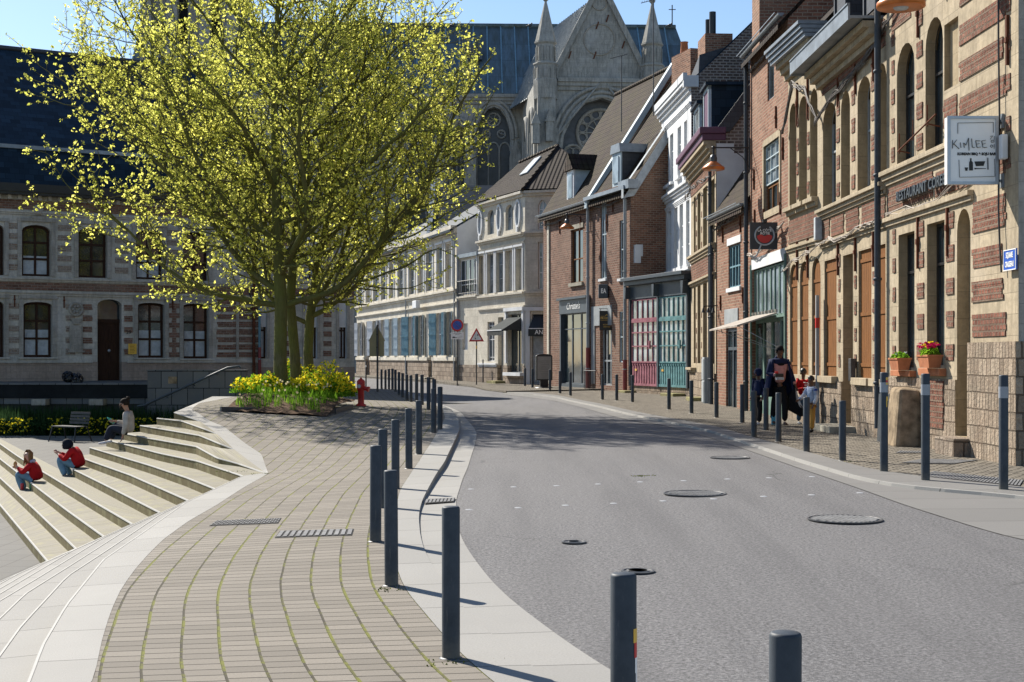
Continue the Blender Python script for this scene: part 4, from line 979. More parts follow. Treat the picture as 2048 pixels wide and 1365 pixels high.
# ================================================================== R6 stone bay house
f=Fac('bay_house',(6.28,49.9),(6.2,43.25),'yellow stone house with purple cornice and blue slate dormers','house'); R6=f
W=[(1387.5,1391.5),(1395,1401),(1406,1414),(1421,1429)]
up_o=[f.op(a,b,5.05,7.0)+(.22,) for a,b in W]; lo=[f.op(a,b,1.3,3.9)+(.22,) for a,b in W]; lo[2]=(lo[2][0],lo[2][1],0,3.9,0,.22)
zone(f,'wall',0,f.L,1.0,8.1,up_o+lo,YS,0,jamb=YJ); zone(f,'plinth',0,f.L,-.3,1.0,lo,M['rubble'],.05,jamb=YJ)
for o in up_o+lo: window(f,o,frame=M['purple'] if o in lo else M['wgrey'],nv=1 if o[1]-o[0]>.6 else 0,nh=(.6,))
course(f,'string_course',0,f.L,4.75,5.0,.16,YS,3); course(f,'string_course',0,f.L,3.95,4.1,.12,YS,2); course(f,'window_sill',0,1.6,.98,1.15,.2,YS,2)
bricks(f,[(.1,f.L-.1,4.15,4.7),(.1,f.L-.1,7.1,7.55)],M['brick_band'],.012)
R=[]
for i in range(3):
    c=(up_o[i][1]+up_o[i+1][0])/2; z=5.1
    while z<6.9: R.append((c-.07,c+.07,z,z+.2)); R.append((c-.07,c+.07,z-3.8,z-3.6)); z+=.5
bricks(f,R,M['brick_band'],.012)
course(f,'cornice',0,f.L+.0,7.6,8.1,.38,YS,4); mb=MB(); mb.box(-.3,f.L+.03,-.42,.3,8.1,8.3); mb.box(-.35,f.L+.08,-.5,.3,8.3,8.5); mb.build('painted_cornice',M['purple'],f.root,bevel=.02)
zr=13.6; D=8
body(f,0,f.L,-.3,8.2,zr-.1,D,M['brick_dark'],M['brick_dark']); roof(f,0,f.L-.05,8.4,zr,D,M['slate_blue'],0)
mb=MB(); mb.quad((f.L+.06,-.05,8.35),(f.L+.06,D/2,zr+.25),(f.L-.25,D/2,zr+.25),(f.L-.25,-.05,8.35)); mb.quad((f.L+.06,-.05,7.9),(f.L+.06,.25,8.0),(f.L+.06,D/2,zr-.35),(f.L+.06,D/2,zr+.25)) if False else None
mb.quad((f.L+.06,-.05,8.35),(f.L+.06,.42,8.35),(f.L+.06,D/2,zr-.4),(f.L+.06,D/2,zr+.25)); mb.build('verge_flashing',M['slate_dark'],f.root)
for k,(u0,u1,z1) in enumerate(((3.9,5.2,10.05),(1.2,2.8,9.9))):
    mb=MB(); mb.box(u0,u1,.05,2.6,8.5,z1); mb.box(u0-.12,u1+.12,-.15,2.8,z1,z1+.1)
    o=mb.build('dormer',M['slate_blue'],f.root); mb=MB(); mb.box(u0+.1,u1-.1,-.02,.05,8.55,z1-.12); mb.build('dormer_window',M['purple'] if k==0 else M['glass_pale'],o)
    mb=MB(); mb.box(u0,u0+.1,-.05,.06,8.5,z1); mb.box(u1-.1,u1,-.05,.06,8.5,z1); mb.box(u0,u1,-.05,.06,z1-.12,z1); mb.build('dormer_frame',M['paleblue'],o)
mb=MB(); mb.box(f.L+.002,f.L+.02,.02,.55,4.2,8.0); mb.box(f.L+.002,f.L+.02,.55,.85,6.8,7.7); mb.build('render_patch',M['whitestone'],f.root)
pipe(f,f.L-.5,.0,7.5,M['bollard'],.055,-.12); cable(f,[(0,-.2,7.1),(2,-.2,7.2),(4,-.2,7.15),(f.L,-.2,7.0)],.02,None,4,.08,'cable_bundle')
mb=MB(); mb.box(5.2,5.8,-.25,-.05,.0,1.5); mb.box(5.25,5.75,-.27,-.25,.8,1.45); mb.box(5.25,5.75,-.27,-.25,.1,.75); mb.build('meter_cabinet',M['wgrey'],f.root,bevel=.01)
mb=MB(); mb.box(2.9,4.1,-.5,0,-.2,.2); mb.build('doorstep',M['steplichen'],f.root,bevel=.02)
# ================================================================== R7 white house + painted shopfront
f=Fac('white_house',(5.95,56.6),(6.3,50.0),'tall white painted house standing behind the raspberry and teal shopfront','house'); R7=f
WS=M['whitestone']
W=[(1331,1337),(1340,1346.5),(1355,1362),(1368,1374)]
oa=[f.op(a,b,8.15,10.0)+(.15,) for a,b in W]; ob=[f.op(a,b,4.8,7.1)+(.15,) for a,b in [(1335,1342),(1348,1355),(1359,1366),(1372,1379)]]
zone(f,'wall',0,f.L,0,11.0,oa+ob,WS,0)
for o in oa+ob: window(f,o,frame=M['white'],nv=1,nh=(.33,.66),gl=M['glass_pale'],sill=(.12,.1,WS))
for z0,z1,p in((7.45,7.75,.2),(10.35,10.5,.08),(10.85,11.25,.26),(7.15,7.3,.06),(4.4,4.7,.12)): course(f,'cornice',-.05,f.L,z0,z1,p,WS,3)
mb=MB(); mb.box(-.1,f.L+.05,-.3,-.15,11.25,11.5); mb.box(f.L-.15,f.L+.08,-.28,.25,11.0,11.4); mb.build('parapet',WS,f.root)
body(f,0,f.L,0,11.2,15.2,8.4,M['brick_dark'],M['brick_dark']); roof(f,0,f.L-.02,11.25,15.3,8.4,M['slate_blue'],0)
mb=MB(); mb.add([(3.2,.3,11.3),(f.L-.3,.3,11.3),(f.L-.3,2.6,11.3),(3.2,2.6,11.3),(3.2,1.0,12.5),(f.L-.3,.35,12.2),(f.L-.3,2.6,12.9),(3.2,2.6,12.9)],[(4,5,6,7),(0,1,5,4),(1,2,6,5),(2,3,7,6),(3,0,4,7)]); mb.build('dormer',M['slate_dark'],f.root)
mb=MB(); mb.box(1.4,2.9,1.2,2.25,11.8,13.75); c1=mb.build('chimney',M['brick'],f.root)
mb=MB(); mb.tube([(1.9,1.5,13.7),(1.9,1.5,14.5)],.10,12); mb.build('flue',M['black'],c1); mb=MB(); mb.tube([(2.3,1.6,13.7),(2.3,1.6,14.7)],.13,12); mb.build('flue',M['black'],c1)
s=Fac('painted_shop',(4.6,55.1),(6.25,50.0),'low shopfront with a raspberry half and a teal half of small panes','shop'); SH=s
mb=MB(); mb.box(0,s.L,.1,3.5,0.0,4.45); mb.build('shop_body',M['brick_old'],s.root)
mb=MB(); mb.box(0,s.L,-.02,.1,-.1,.42); mb.build('plinth',M['rubble'],s.root)
mb=MB(); mb.box(-.15,s.L+.1,-.38,.3,4.42,4.55); mb.box(-.1,s.L+.05,-.25,.1,4.25,4.42); mb.box(-.05,s.L,-.08,.1,3.72,4.25); mb.build('fascia',M['shopgrey'],s.root,bevel=.01)
mid=s.u(1318.5)
def shopdoor(s,u0,u1,z0,z1,mat,nc,lab,door=None):
    mb=MB(); pw=(u1-u0)/nc; fw=.035; y=-.05
    for i in range(nc+1): x=u0+pw*i; mb.box(x-fw/2 if i else u0,x+fw/2 if i<nc else u1,y,.06,z0+.9,z1)
    rows=[z0+.9,z0+1.5,z0+2.02,z0+2.54,z1-.78,z1]
    for z in rows: mb.box(u0,u1,y-.005,.06,z-.024,z+.024)
    mb.box(u0,u1,y-.02,.06,z1-.86,z1-.74)
    mb.box(u0,u1,y+.02,.06,z0,z0+.9)
    for i in range(nc*2): x=u0+(u1-u0)*(i+.5)/(nc*2); mb.box(x-.06,x+.06,y-.0,.0,z0+.1,z0+.72)
    for i in range(nc*2): x=u0+(u1-u0)*(i+.5)/(nc*2); mb.box(x-.03,x+.03,y-.02,.0,z0+.76,z0+.84)
    mb.box(u0,u1,y-.02,.05,z0,z0+.09)
    o=mb.build('glazed_door',mat,s.root,label=lab)
    mb=MB(); mb.quad((u0,-.01,z0+.9),(u1,-.01,z0+.9),(u1,-.01,z1),(u0,-.01,z1)); mb.build('pane',M['frost'],o)
    mb=MB(); x=u0+pw*(nc-1.3); mb.cbox((x,y-.04,z0+1.55),(.09,.06,.3)); mb.build('handle',M['black'] if nc==4 else mat,o)
    mb=MB(); mb.cbox((u0+pw*.9,y-.01,z0+.6),(.16,.03,.08)); mb.build('letter_slot',M['signgold'],o)
    return o
shopdoor(s,s.u(1266),mid-.05,.42,3.68,M['pink'],5,'raspberry painted half of small panes')
shopdoor(s,mid+.08,s.L-.12,.42,3.68,M['teal'],6,'teal painted half of small panes')
mb=MB(); 
for x in (.03,mid-.0,s.L-.1): mb.box(x-.05,x+.08,-.09,.08,.4,3.75); mb.prism([(x-.09,4.2),(x+.12,4.2),(x+.08,3.75),(x-.05,3.75)],-.28,-.02)
mb.build('pilaster',M['shopgrey'],s.root)
for u0,u1 in((s.u(1286)-1.6,s.u(1286)-.6),(s.u(1345),s.u(1372))):
    mb=MB(); mb.box(u0,u1,-.5,-.02,-.1,.22); mb.box(u0-.15,u1+.1,-.85,-.02,-.1,.07); mb.build('doorstep',M['steplichen'],s.root,bevel=.03)
# ================================================================== R8 two brick houses under pantiles
def brickhouse(name,a,b,label,zr,vergeR,vergeL):
    f=Fac(name,a,b,label,'house'); return f
f=Fac('shop_house',(1.45,65.6),(3.3,59.4),'brick house with a dark grey glazed shopfront under a steep mossy pantile roof','house'); C1=f
w=f.op(1142,1166,4.7,7.0)+(.15,); sh=(f.u(1124),f.u(1179),.3,3.95,0,.3)
zone(f,'wall',0,f.L,-.1,8.15,[w,sh],M['brick_old'],0,back=.2)
window(f,w,frame=M['bwood'],nv=1,nh=(.45,),gl=M['glass'],sill=(.1,.14,M['stonestep']))
mb=MB(); mb.box(w[0]-.1,w[1]+.1,-.04,.05,w[3]+.02,w[3]+.22); mb.build('lintel',M['stonestep'],f.root)
mb=MB(); a,b=sh[:2]; mb.box(a-.15,b+.12,-.22,.05,4.0,4.1); mb.box(a-.1,b+.08,-.1,.05,3.4,4.0); mb.box(a-.1,a+.06,-.08,.3,.3,3.4); mb.box(b-.06,b+.08,-.08,.3,.3,3.4); mb.box(a,b,-.05,.3,.05,.35); mb.build('shop_surround',M['shopgrey'],f.root)
n=3
for i in range(n):
    u0=a+.06+(b-a-.12)*i/n; u1=a+.06+(b-a-.12)*(i+1)/n; window(f,(u0,u1,.35,3.4,0,.12),frame=M['shopgrey'],nv=0,nh=(.78,),fw=.05,name='shop_window',gl=M['glass'])
text_mesh("Christie's",.42,'lettering',M['signwhite'],f.root,((a+b)/2,-.11,3.7),shear=.2,sx=1.1)
zr=13.7; D=7.2
body(f,0,f.L,-.1,8.15,zr,D,M['brick_old'],M['brick_old']); roof(f,-.1,f.L+.1,8.2,zr+.1,D,M['rtile'],.25)
gutter(f,-.1,f.L,8.0,.2,M['zinc'],.08); pipe(f,f.L,.2,8.0,M['wgrey'],.07,-.14,low=1.9,lowmat=M['redpipe'])
mb=MB(); mb.quad((f.L,-.3,8.0),(f.L+.28,-.3,8.0),(f.L+.28,D/2,zr+.3),(f.L,D/2,zr+.3)); mb.quad((f.L+.28,-.3,8.0),(f.L+.28,-.3,7.6),(f.L+.28,D/2,zr-.1),(f.L+.28,D/2,zr+.3)); mb.quad((f.L,-.3,7.7),(f.L+.28,-.3,7.7),(f.L+.28,-.3,8.05),(f.L,-.3,8.05)); mb.build('verge_board',M['paleblue'],f.root)
ridge=MB(); ridge.tube([(-.1,D/2,zr+.12),(f.L,D/2,zr+.12)],.1,6); ridge.build('ridge_tiles',M['rtile'],f.root)
uc=f.u(1133); mb=MB(); mb.box(uc-.45,uc+.45,.25,2.2,8.3,9.75); o=mb.build('dormer',M['paleblue'],f.root)
mb=MB(); mb.prism([(uc-.65,9.7),(uc+.65,9.7),(uc,10.45)],.05,2.9); mb.build('dormer_roof',M['rtile'],o)
mb=MB(); mb.box(uc-.45,uc+.45,.17,.25,8.3,9.75); mb.build('dormer_frame',M['white'],o); mb=MB(); mb.box(uc-.3,uc+.3,.14,.17,8.5,9.55); mb.build('pane',M['glass_pale'],o)
cable(f,[(0,-.08,7.6),(1.8,-.1,7.5),(4,-.1,7.75),(f.L,-.1,7.9)],.02,None,3,.06,'cable_bundle')
for u,z in((.8,6.8),(2.4,7.0),(5.2,6.9)): anchor(f,u,z,z+.6)
mb=MB(); mb.box(.7,.95,-.06,0,.3,7.7); mb.build('pale_joint',M['cream'],f.root)
f=Fac('gable_house',(3.3,59.4),(4.6,55.1),'brick house with bare gable wall above the painted shopfront and a gold buyer shop below','house'); C2=f
wa=f.op(1201,1213,4.7,8.0)+(.12,); wb=f.op(1239,1248,4.6,6.9)+(.12,); dr=f.op(1200,1224,.35,2.75)+(.2,); wc=f.op(1239,1246,1.3,3.3)+(.1,)
zone(f,'wall',0,f.L,-.1,8.3,[wa,wb,dr,wc],M['brick_old'],0)
window(f,wa,frame=M['paleblue'],nv=1,nh=(.55,),gl=M['glass_pale'],sill=(.08,.1,WS)); window(f,wb,frame=M['paleblue'],nv=0,nh=(.5,),sill=(.08,.1,WS)); window(f,wc,frame=M['paleblue'],nv=0,nh=(.5,))
window(f,dr,frame=M['wgrey'],nv=2,nh=(.42,),name='shop_door',fw=.08)
mb=MB(); mb.box(.15,f.L-.1,-.05,.02,2.85,4.0) if False else mb.box(.12,f.L*.55,-.04,.02,2.8,3.6); mb.box(.12,.5,-.04,.02,.4,2.8); mb.build('painted_surround',M['wgrey'],f.root)
zr=13.3; D=7.2
mb=MB(); u=f.L; mb.poly([(u,0,-.1),(u,D,-.1),(u,D,8.2),(u,D/2,zr),(u,0,8.2)][::-1]); mb.build('gable_wall',M['brick'],f.root)
body(f,0,f.L,-.1,8.2,zr,D,None,None,M['brick'])
roof(f,.25,f.L+.05,8.2,zr+.05,D,M['rtile'],.25)
mb=MB(); mb.quad((u-.1,-.35,8.0),(u+.12,-.35,8.0),(u+.12,D/2,zr+.3),(u-.1,D/2,zr+.3)); mb.quad((u+.12,-.35,7.65),(u+.12,.1,7.75),(u+.12,D/2,zr-.25),(u+.12,D/2,zr+.3)); mb.quad((u+.12,-.35,8.0),(u+.12,-.35,7.65),(u-.1,-.35,7.65),(u-.1,-.35,8.0)); mb.build('verge_board',M['curtain'],f.root)
mb=MB(); mb.box(0,f.L+.1,-.35,.0,8.0,8.15); mb.box(f.L-.6,f.L+.5,-.3,.1,8.0,8.35); mb.build('box_gutter',M['zinc'],f.root)
uc=f.u(1229); mb=MB(); mb.box(uc-.45,uc+.45,.15,1.5,8.3,9.65); o=mb.build('dormer',M['slate_dark'],f.root); mb=MB(); mb.prism([(uc-.55,9.65),(uc+.55,9.65),(uc+.45,10.0),(uc-.45,10.0)],.02,1.7); mb.build('dormer_roof',M['zinc'],o); mb=MB(); mb.box(uc-.45,uc+.45,.08,.15,8.3,9.65); mb.build('dormer_frame',M['paleblue'],o); mb=MB(); mb.box(uc-.3,uc+.3,.04,.08,8.45,9.5); mb.build('pane',M['glass_pale'],o)
pipe(f,f.L-.25,.2,8.0,M['wgrey'],.07,-.14,low=1.4,lowmat=M['redpipe'])
mb=MB(); mb.cbox((f.L+.012,.35,5.65),(.02,.3,.45)); mb.cbox((f.L+.05,.25,5.5),(.14,.25,.7)); mb.build('meter_box',M['white'],f.root)
mb=MB(); mb.box(1.5,3.4,3.0,4.1,12.6,13.9); c=mb.build('chimney',M['brick'],f.root); mb=MB(); mb.lathe([(.18,0),(.14,.5),(.17,.55)],(2.0,3.35,13.9),12); mb.build('chimney_pot',M['terra'],c)
for u,z in((1.9,6.6),(2.6,7.3),(1.2,5.4)): anchor(f,u,z,z+.7)
cable(f,[(0,-.08,7.9),(1.8,-.1,7.6),(4,-.1,7.8),(f.L,-.1,7.6)],.02,None,3,.06,'cable_bundle')
mb=MB(); 
for i in range(9): x=.7+i*.16; mb.tube([(x,-.55,0.0),(x,-.55,.95)],.014,5)
mb.tube([(.65,-.55,.95),(2.05,-.55,.95)],.02,5); mb.tube([(.65,-.55,.12),(2.05,-.55,.12)],.02,5); mb.tube([(.65,-.55,.95),(.65,0,.95)],.02,5)
mb.build('step_railing',M['black'],f.root)
# ================================================================== R9 cream corner house
CR=M['cream']; RG=M['rubble_grey']
f=Fac('cream_house',(-1.72,73.9),(.62,68.0),'cream stone corner house with a row of oval and arched top windows','house'); CH=f
def ops(f,l,z0,z1,rise=0,rd=.2): return [f.op(a,b,z0,z1,rise)+(rd,) for a,b in l]
top=[f.op(1011,1026,7.75,9.0,.3)+(.2,),f.op(975,988,7.75,9.0,.3)+(.2,)]
W=[(955.5,969),(975,988.5),(993,1008),(1011,1026),(1032,1045)]
mid=ops(f,W,4.75,6.75); gr=[f.op(975,989,1.3,3.3)+(.15,),f.op(996,1007,.2,3.5)+(.25,),f.op(1016,1046,.75,3.6)+(.25,)]
A=top+mid+gr
zone(f,'wall',0,f.L,1.1,9.45,A,CR,0,jamb=CR); zone(f,'plinth',0,f.L,-.1,1.1,A,RG,.04)
for i,o in enumerate(mid):
    if i in (1,2): window(f,o,frame=M['wgrey'],nv=1,nh=(.35,.7),gl=M['glass_pale'])
    else:
        mb=MB(); mb.box(o[0],o[1],.19,.23,o[2],o[3]); mb.build('blind_panel',CR,f.root)
    mb=MB(); t=.07; mb.box(o[0]-.12,o[0]-.02,-.05,.0,o[2],o[3]+.1); mb.box(o[1]+.02,o[1]+.12,-.05,.0,o[2],o[3]+.1); mb.box(o[0]-.16,o[1]+.16,-.09,.0,o[3]+.1,o[3]+.2); mb.build('window_surround',M['whitestone'],f.root)
for o in top: window(f,o,frame=M['wgrey'],nv=1,nh=(.5,),gl=M['glass_pale'])
for px in (1037,999.5,961.5):
    u=f.u(px); mb=MB(); n=20; 
    for r0,r1,y0,y1 in ((1.0,1.16,-.07,-.07),):
        P=[(u+.26*math.cos(2*pi*i/n),8.45+.58*math.sin(2*pi*i/n)) for i in range(n)]; Po=[(u+.36*math.cos(2*pi*i/n),8.45+.70*math.sin(2*pi*i/n)) for i in range(n)]
        for i in range(n):
            j=(i+1)%n; mb.quad((P[i][0],-.08,P[i][1]),(P[j][0],-.08,P[j][1]),(Po[j][0],-.08,Po[j][1]),(Po[i][0],-.08,Po[i][1])); mb.quad((Po[i][0],-.08,Po[i][1]),(Po[j][0],-.08,Po[j][1]),(Po[j][0],0,Po[j][1]),(Po[i][0],0,Po[i][1])); mb.quad((P[i][0],-.08,P[i][1]),(P[i][0],-.01,P[i][1]),(P[j][0],-.01,P[j][1]),(P[j][0],-.08,P[j][1]))
    mb.prism([(u-.1,7.8),(u+.1,7.8),(u+.05,7.55),(u-.05,7.55)],-.12,-.02)
    o=mb.build('oval_window',M['whitestone'],f.root); mb=MB(); mb.poly([(p[0],-.012,p[1]) for p in P]); mb.build('pane',M['wgrey'],o)
for z0,z1,p in((7.3,7.5,.22),(4.45,4.65,.16),(9.2,9.45,.25),(6.98,7.1,.06),(3.85,4.0,.08),(1.02,1.2,.10)): course(f,'string_course',0,f.L,z0,z1,p,CR,2) if z0>1.1 else course(f,'string_course',0,gr[1][0]-.1,z0,z1,p,M['whitestone'],2)
window(f,gr[0],frame=M['whitestone'],nv=1,nh=(.1,.55,.9),gl=M['shopgrey'],fw=.04); window(f,gr[1],frame=M['wgrey'],nv=0,nh=(.7,),name='door',gl=M['wgrey']); window(f,gr[2],frame=M['shopgrey'],nv=1,nh=(),name='shop_window',gl=M['glass'],fw=.06)
mb=MB(); a,b=gr[2][:2]; mb.box(a-.22,a-.04,-.1,0,1.2,3.9); mb.box(b+.04,b+.2,-.1,0,1.2,3.9); mb.box(a-.25,b+.25,-.16,0,3.75,3.92); mb.box(a-.1,b+.2,-.25,.0,.6,.76); mb.build('shop_surround',M['whitestone'],f.root)
mb=MB(); aw=[(a,-.02,3.45),(b,-.02,3.45),(b,-1.1,2.8),(a,-1.1,2.8)]; lo_=[(a,-1.1,2.8),(b,-1.1,2.8),(b,-1.1,2.55),(a,-1.1,2.55)]
mb.quad(*aw); mb.quad(*lo_); mb.poly([(b,-.02,3.45),(b,-.02,2.8),(b,-1.1,2.8)]); mb.poly([(a,-.02,3.45),(a,-1.1,2.8),(a,-.02,2.8)])
mb.build('awning',plain('grey_awning_canvas',(.055,.06,.06),.95,.2,4),f.root); mb=MB(); mb.box(a,b,-1.12,-1.09,2.78,2.83); mb.build('awning_bar',M['white'],f.root)
mb=MB(); a,b=gr[1][:2]; mb.box(a-.2,b+.3,-.55,0,-.1,.33); mb.box(a-.2,b+.6,-.9,0,-.1,.15); mb.build('doorstep',M['steplichen'],f.root,bevel=.02)
# chamfered corner
c=Fac('corner',(.62,68.0),(4.2,67.0)); cr=c.root
ow=[c.op(1076,1092,4.75,7.0)+(.2,),c.op(1076,1094,7.6,9.0,.42)+(.2,)]; od=(c.u(1064),c.u(1064)+.95,.1,3.55,0,.3)
zone(c,'wall',0,c.L,-.1,9.45,ow+[od],CR,0)
for o in ow: window(c,o,frame=M['white'],nv=1,nh=(.35,.68),gl=M['glass_pale'])
for z0,z1,p in((7.3,7.5,.22),(4.45,4.65,.16),(9.2,9.45,.25),(3.85,4.0,.1)): course(c,'string_course',0,c.L,z0,z1,p,CR,2)
mb=MB(); a,b=od[:2]; 
for i in range(22): mb.box(a,b,.16,.2,.2+i*.11,.2+i*.11+.085)
mb.box(a,b,.2,.24,.1,3.5); mb.build('roller_shutter',M['curtain'],cr)
mb=MB(); mb.box(a-.3,a-.08,-.1,0,.1,3.8); mb.box(b+.05,b+.2,-.1,0,.1,3.8); mb.box(a-.35,b+.3,-.16,0,3.72,3.9); mb.build('door_surround',M['whitestone'],cr)
mb=MB(); mb.quad((a+.1,-.02,3.5),(b+.5,-.02,3.5),(b+.5,-.5,2.85),(a-.05,-.5,2.85)); mb.box(a-.05,b+.5,-.52,-.5,2.5,2.86); mb.poly([(a+.1,-.02,3.5),(a-.05,-.5,2.85),(a,-.02,2.85)]); aw=mb.build('awning',M['ink'],cr)
mb=MB(); mb.box(a-.05,b+.5,-.53,-.5,2.84,2.88); mb.build('awning_bar',M['white'],aw)
cr.name='corner_bay'; cr.parent=f.root; cr.matrix_parent_inverse=Matrix.Identity(4)
# express chamfer in the house frame
bpy.context.view_layer.update()
mw=f.root.matrix_world.inverted()@Matrix.Translation((.62,68.0,0))@Matrix.Rotation(math.atan2(c.d.y,c.d.x),4,'Z'); cr.matrix_local=mw
text_mesh('ANTIQ',.30,'lettering',M['signwhite'],aw,(a+.72,-.525,2.68),sx=.95)
# flatten the bay empty: its meshes become direct parts of the house
for ch in list(cr.children):
    m=mw@ch.matrix_local; ch.parent=f.root; ch.matrix_parent_inverse=Matrix.Identity(4); ch.matrix_local=m
bpy.data.objects.remove(cr)
# hipped roof, in house coordinates
mb=MB(); ze=9.5; inv=f.root.matrix_local.inverted() if False else None
R_=Matrix.Rotation(-math.atan2(f.d.y,f.d.x),4,'Z')
def toF(f,x,y,z): v=Vector((x-f.a.x,y-f.a.y)); return (v.dot(f.d),-(v.dot(Vector((f.d.y,-f.d.x)))),z)
P0=toF(f,-2.05,73.9,ze); P1=toF(f,.5,67.7,ze); P2=toF(f,4.4,66.7,ze); P3=toF(f,7,76,ze); P4=toF(f,-.5,79,ze); T0=toF(f,.4,73.8,11.6); T1=toF(f,2.3,71.2,12.1)
def slp(mb,pts):
    a=Vector(pts[0]); b=Vector(pts[1]); e=(b-a).normalized(); n=None
    nn=(b-a).cross(Vector(pts[2])-a).normalized(); v=nn.cross(e)
    mb.add(pts,[tuple(range(len(pts)))],[[((Vector(p)-a).dot(e),(Vector(p)-a).dot(v)) for p in pts]])
slp(mb,[P0,P1,T1,T0]); slp(mb,[P1,P2,T1]); slp(mb,[P2,P3,T1]); slp(mb,[P3,P4,T0,T1]); slp(mb,[P4,P0,T0])
rf=mb.build('roof',M['rtile_dark'],f.root)
def lerp3(a,b,t): return Vector(a).lerp(Vector(b),t)
mb=MB(); q=[lerp3(P0,P1,.62),lerp3(P0,P1,.78),lerp3(T0,T1,.72),lerp3(T0,T1,.55)]; n=(Vector(P1)-Vector(P0)).cross(Vector(T0)-Vector(P0)).normalized()*.06
q=[lerp3(q[0],q[3],.45)+n,lerp3(q[1],q[2],.45)+n,lerp3(q[1],q[2],.85)+n,lerp3(q[0],q[3],.85)+n]; mb.add(q+[p-n for p in q],[(0,1,2,3),(0,4,5,1),(1,5,6,2),(2,6,7,3),(3,7,4,0)]); mb.build('skylight',M['curtain'],rf)
mb=MB(); mb.tube([T0,T1],.1,6); mb.tube([P1,T1],.08,6); mb.build('ridge_tiles',M['rtile'],rf)
mb=MB(); b0=toF(f,4.2,67.0,0); b1=toF(f,6.8,76,0); b2=toF(f,-.5,78.8,0); 
for p,q_ in((b0,b1),(b1,b2),(b2,(0,0,0))): mb.quad((p[0],p[1],-.1),(q_[0],q_[1],-.1),(q_[0],q_[1],9.5),(p[0],p[1],9.5))
mb.build('side_wall',CR,f.root)
# low link with the glazed balcony
f=Fac('link_house',(-2.85,76.6),(-1.72,73.9),'low cream stone bay with glazed balcony doors, between the two cream houses','house')
o=(.12,f.L-.15,4.85,6.7,0,.12); zone(f,'wall',0,f.L,1.1,6.9,[o,(.5,1.3,1.9,3.3,0,.2)],CR,0); zone(f,'plinth',0,f.L,-.1,1.1,[],RG,.04)
window(f,o,frame=M['white'],nv=3,nh=(.28,),gl=M['glass']); window(f,(.5,1.3,1.9,3.3,0,.2),frame=M['white'],nv=0,nh=(),gl=M['whitestone'])
mb=MB(); mb.box(-.02,f.L+.02,-.15,0,6.8,7.0); mb.box(-.02,f.L,0,3,6.85,6.95); mb.build('flat_roof',M['zinc'],f.root); course(f,'string_course',0,f.L,4.55,4.75,.2,CR,2)
mb=MB()
for i in range(12): x=.1+(f.L-.2)*i/11; mb.tube([(x,-.16,4.8),(x,-.16,5.55)],.018,5)
mb.tube([(.05,-.16,5.55),(f.L-.05,-.16,5.55)],.025,5); mb.tube([(.05,-.16,4.9),(f.L-.05,-.16,4.9)],.02,5); mb.build('balcony_rail',M['black'],f.root)
pipe(f,.06,.2,6.7,M['wgrey'],.05,-.1)
# ================================================================== R10 long cream house with blue shutters
f=Fac('shuttered_house',(-11.35,104),(-2.96,76.5),'long cream stone terrace house with pale blue and slate blue shutters','house'); SHH=f
zx=lambda x: CX and (650+x/3.034)
U=[(200,230),(250,278),(295,325),(342,372),(392,420),(443,478),(510,545),(565,600),(615,655),(680,715),(733,772)]
up_=[f.op(zx(a),zx(b),5.35,7.75)+(.2,) for a,b in U]
Gd=[(200,235,'w'),(250,275,'d'),(290,330,'w'),(340,372,'w'),(390,420,'w'),(443,475,'w'),(508,560,'b'),(565,603,'b'),(632,655,'d'),(676,735,'b'),(737,776,'b')]
gr=[f.op(zx(a),zx(b),.2 if k=='d' else 1.6,4.0)+(.2,) for a,b,k in Gd]
zone(f,'wall',0,f.L,1.35,8.6,up_+gr,CR,0); zone(f,'plinth',0,f.L,-.1,1.35,gr,RG,.05)
for i,o in enumerate(up_):
    if i in (9,2): window(f,o,frame=M['paleblue'],nv=1,nh=(.35,.7),gl=M['glass_pale'])
    elif i%3==1: mb=MB(); mb.box(o[0],o[1],.18,.22,o[2],o[3]); mb.build('blind_panel',CR,f.root)
    else: window(f,o,frame=M['wgrey'],nv=1,nh=(.35,.7),gl=M['glass_pale'])
    mb=MB(); mb.box(o[0]-.16,o[1]+.16,-.1,.0,o[3]+.1,o[3]+.22); mb.box(o[0]-.14,o[0]-.03,-.05,0,o[2],o[3]+.1); mb.box(o[1]+.03,o[1]+.14,-.05,0,o[2],o[3]+.1); mb.build('window_surround',M['whitestone'],f.root)
for i,(o,(a_,b_,k)) in enumerate(zip(gr,Gd)):
    if k=='d': window(f,o,frame=M['wgrey'],nv=0,nh=(.75,),name='door',gl=M['bwood'] if i<3 else M['zinc'])
    else:
        window(f,o,frame=M['white'],nv=1,nh=(.5,),gl=M['glass_pale'])
        w_=(o[1]-o[0])*.40
        for sgn in (0,1):
            mt=M['blue'] if (k=='b' and sgn==0) else (M['paleblue'] if k=='b' else (M['whitestone'] if i<4 else M['paleblue']))
            mb=MB()
            x0=(o[0]-w_*.9) if sgn==0 else o[1]; 
            # leaves folded outwards at an angle
            hx=o[0] if sgn==0 else o[1]; ex=hx+(-w_*.8 if sgn==0 else w_*.55); ey=-w_*.3
            mb.beam((hx,-.03,(o[2]+o[3])/2),(ex,ey,(o[2]+o[3])/2),.04,o[3]-o[2])
            for q in (.2,.5,.8): mb.beam((hx,-.045,o[2]+(o[3]-o[2])*q),(ex,ey-.015,o[2]+(o[3]-o[2])*q),.05,.09)
            mb.build('shutter',mt,f.root)
for z0,z1,p in((4.95,5.2,.2),(4.35,4.5,.12),(8.2,8.6,.35),(1.3,1.5,.12)):
    course(f,'string_course',0,f.L,z0,z1,p,CR,2) if z0>2 else [course(f,'string_course',a,b,z0,z1,p,CR,1) for a,b in((0,gr[1][0]-.1),(gr[1][1]+.1,gr[8][0]-.1),(gr[8][1]+.1,f.L))]
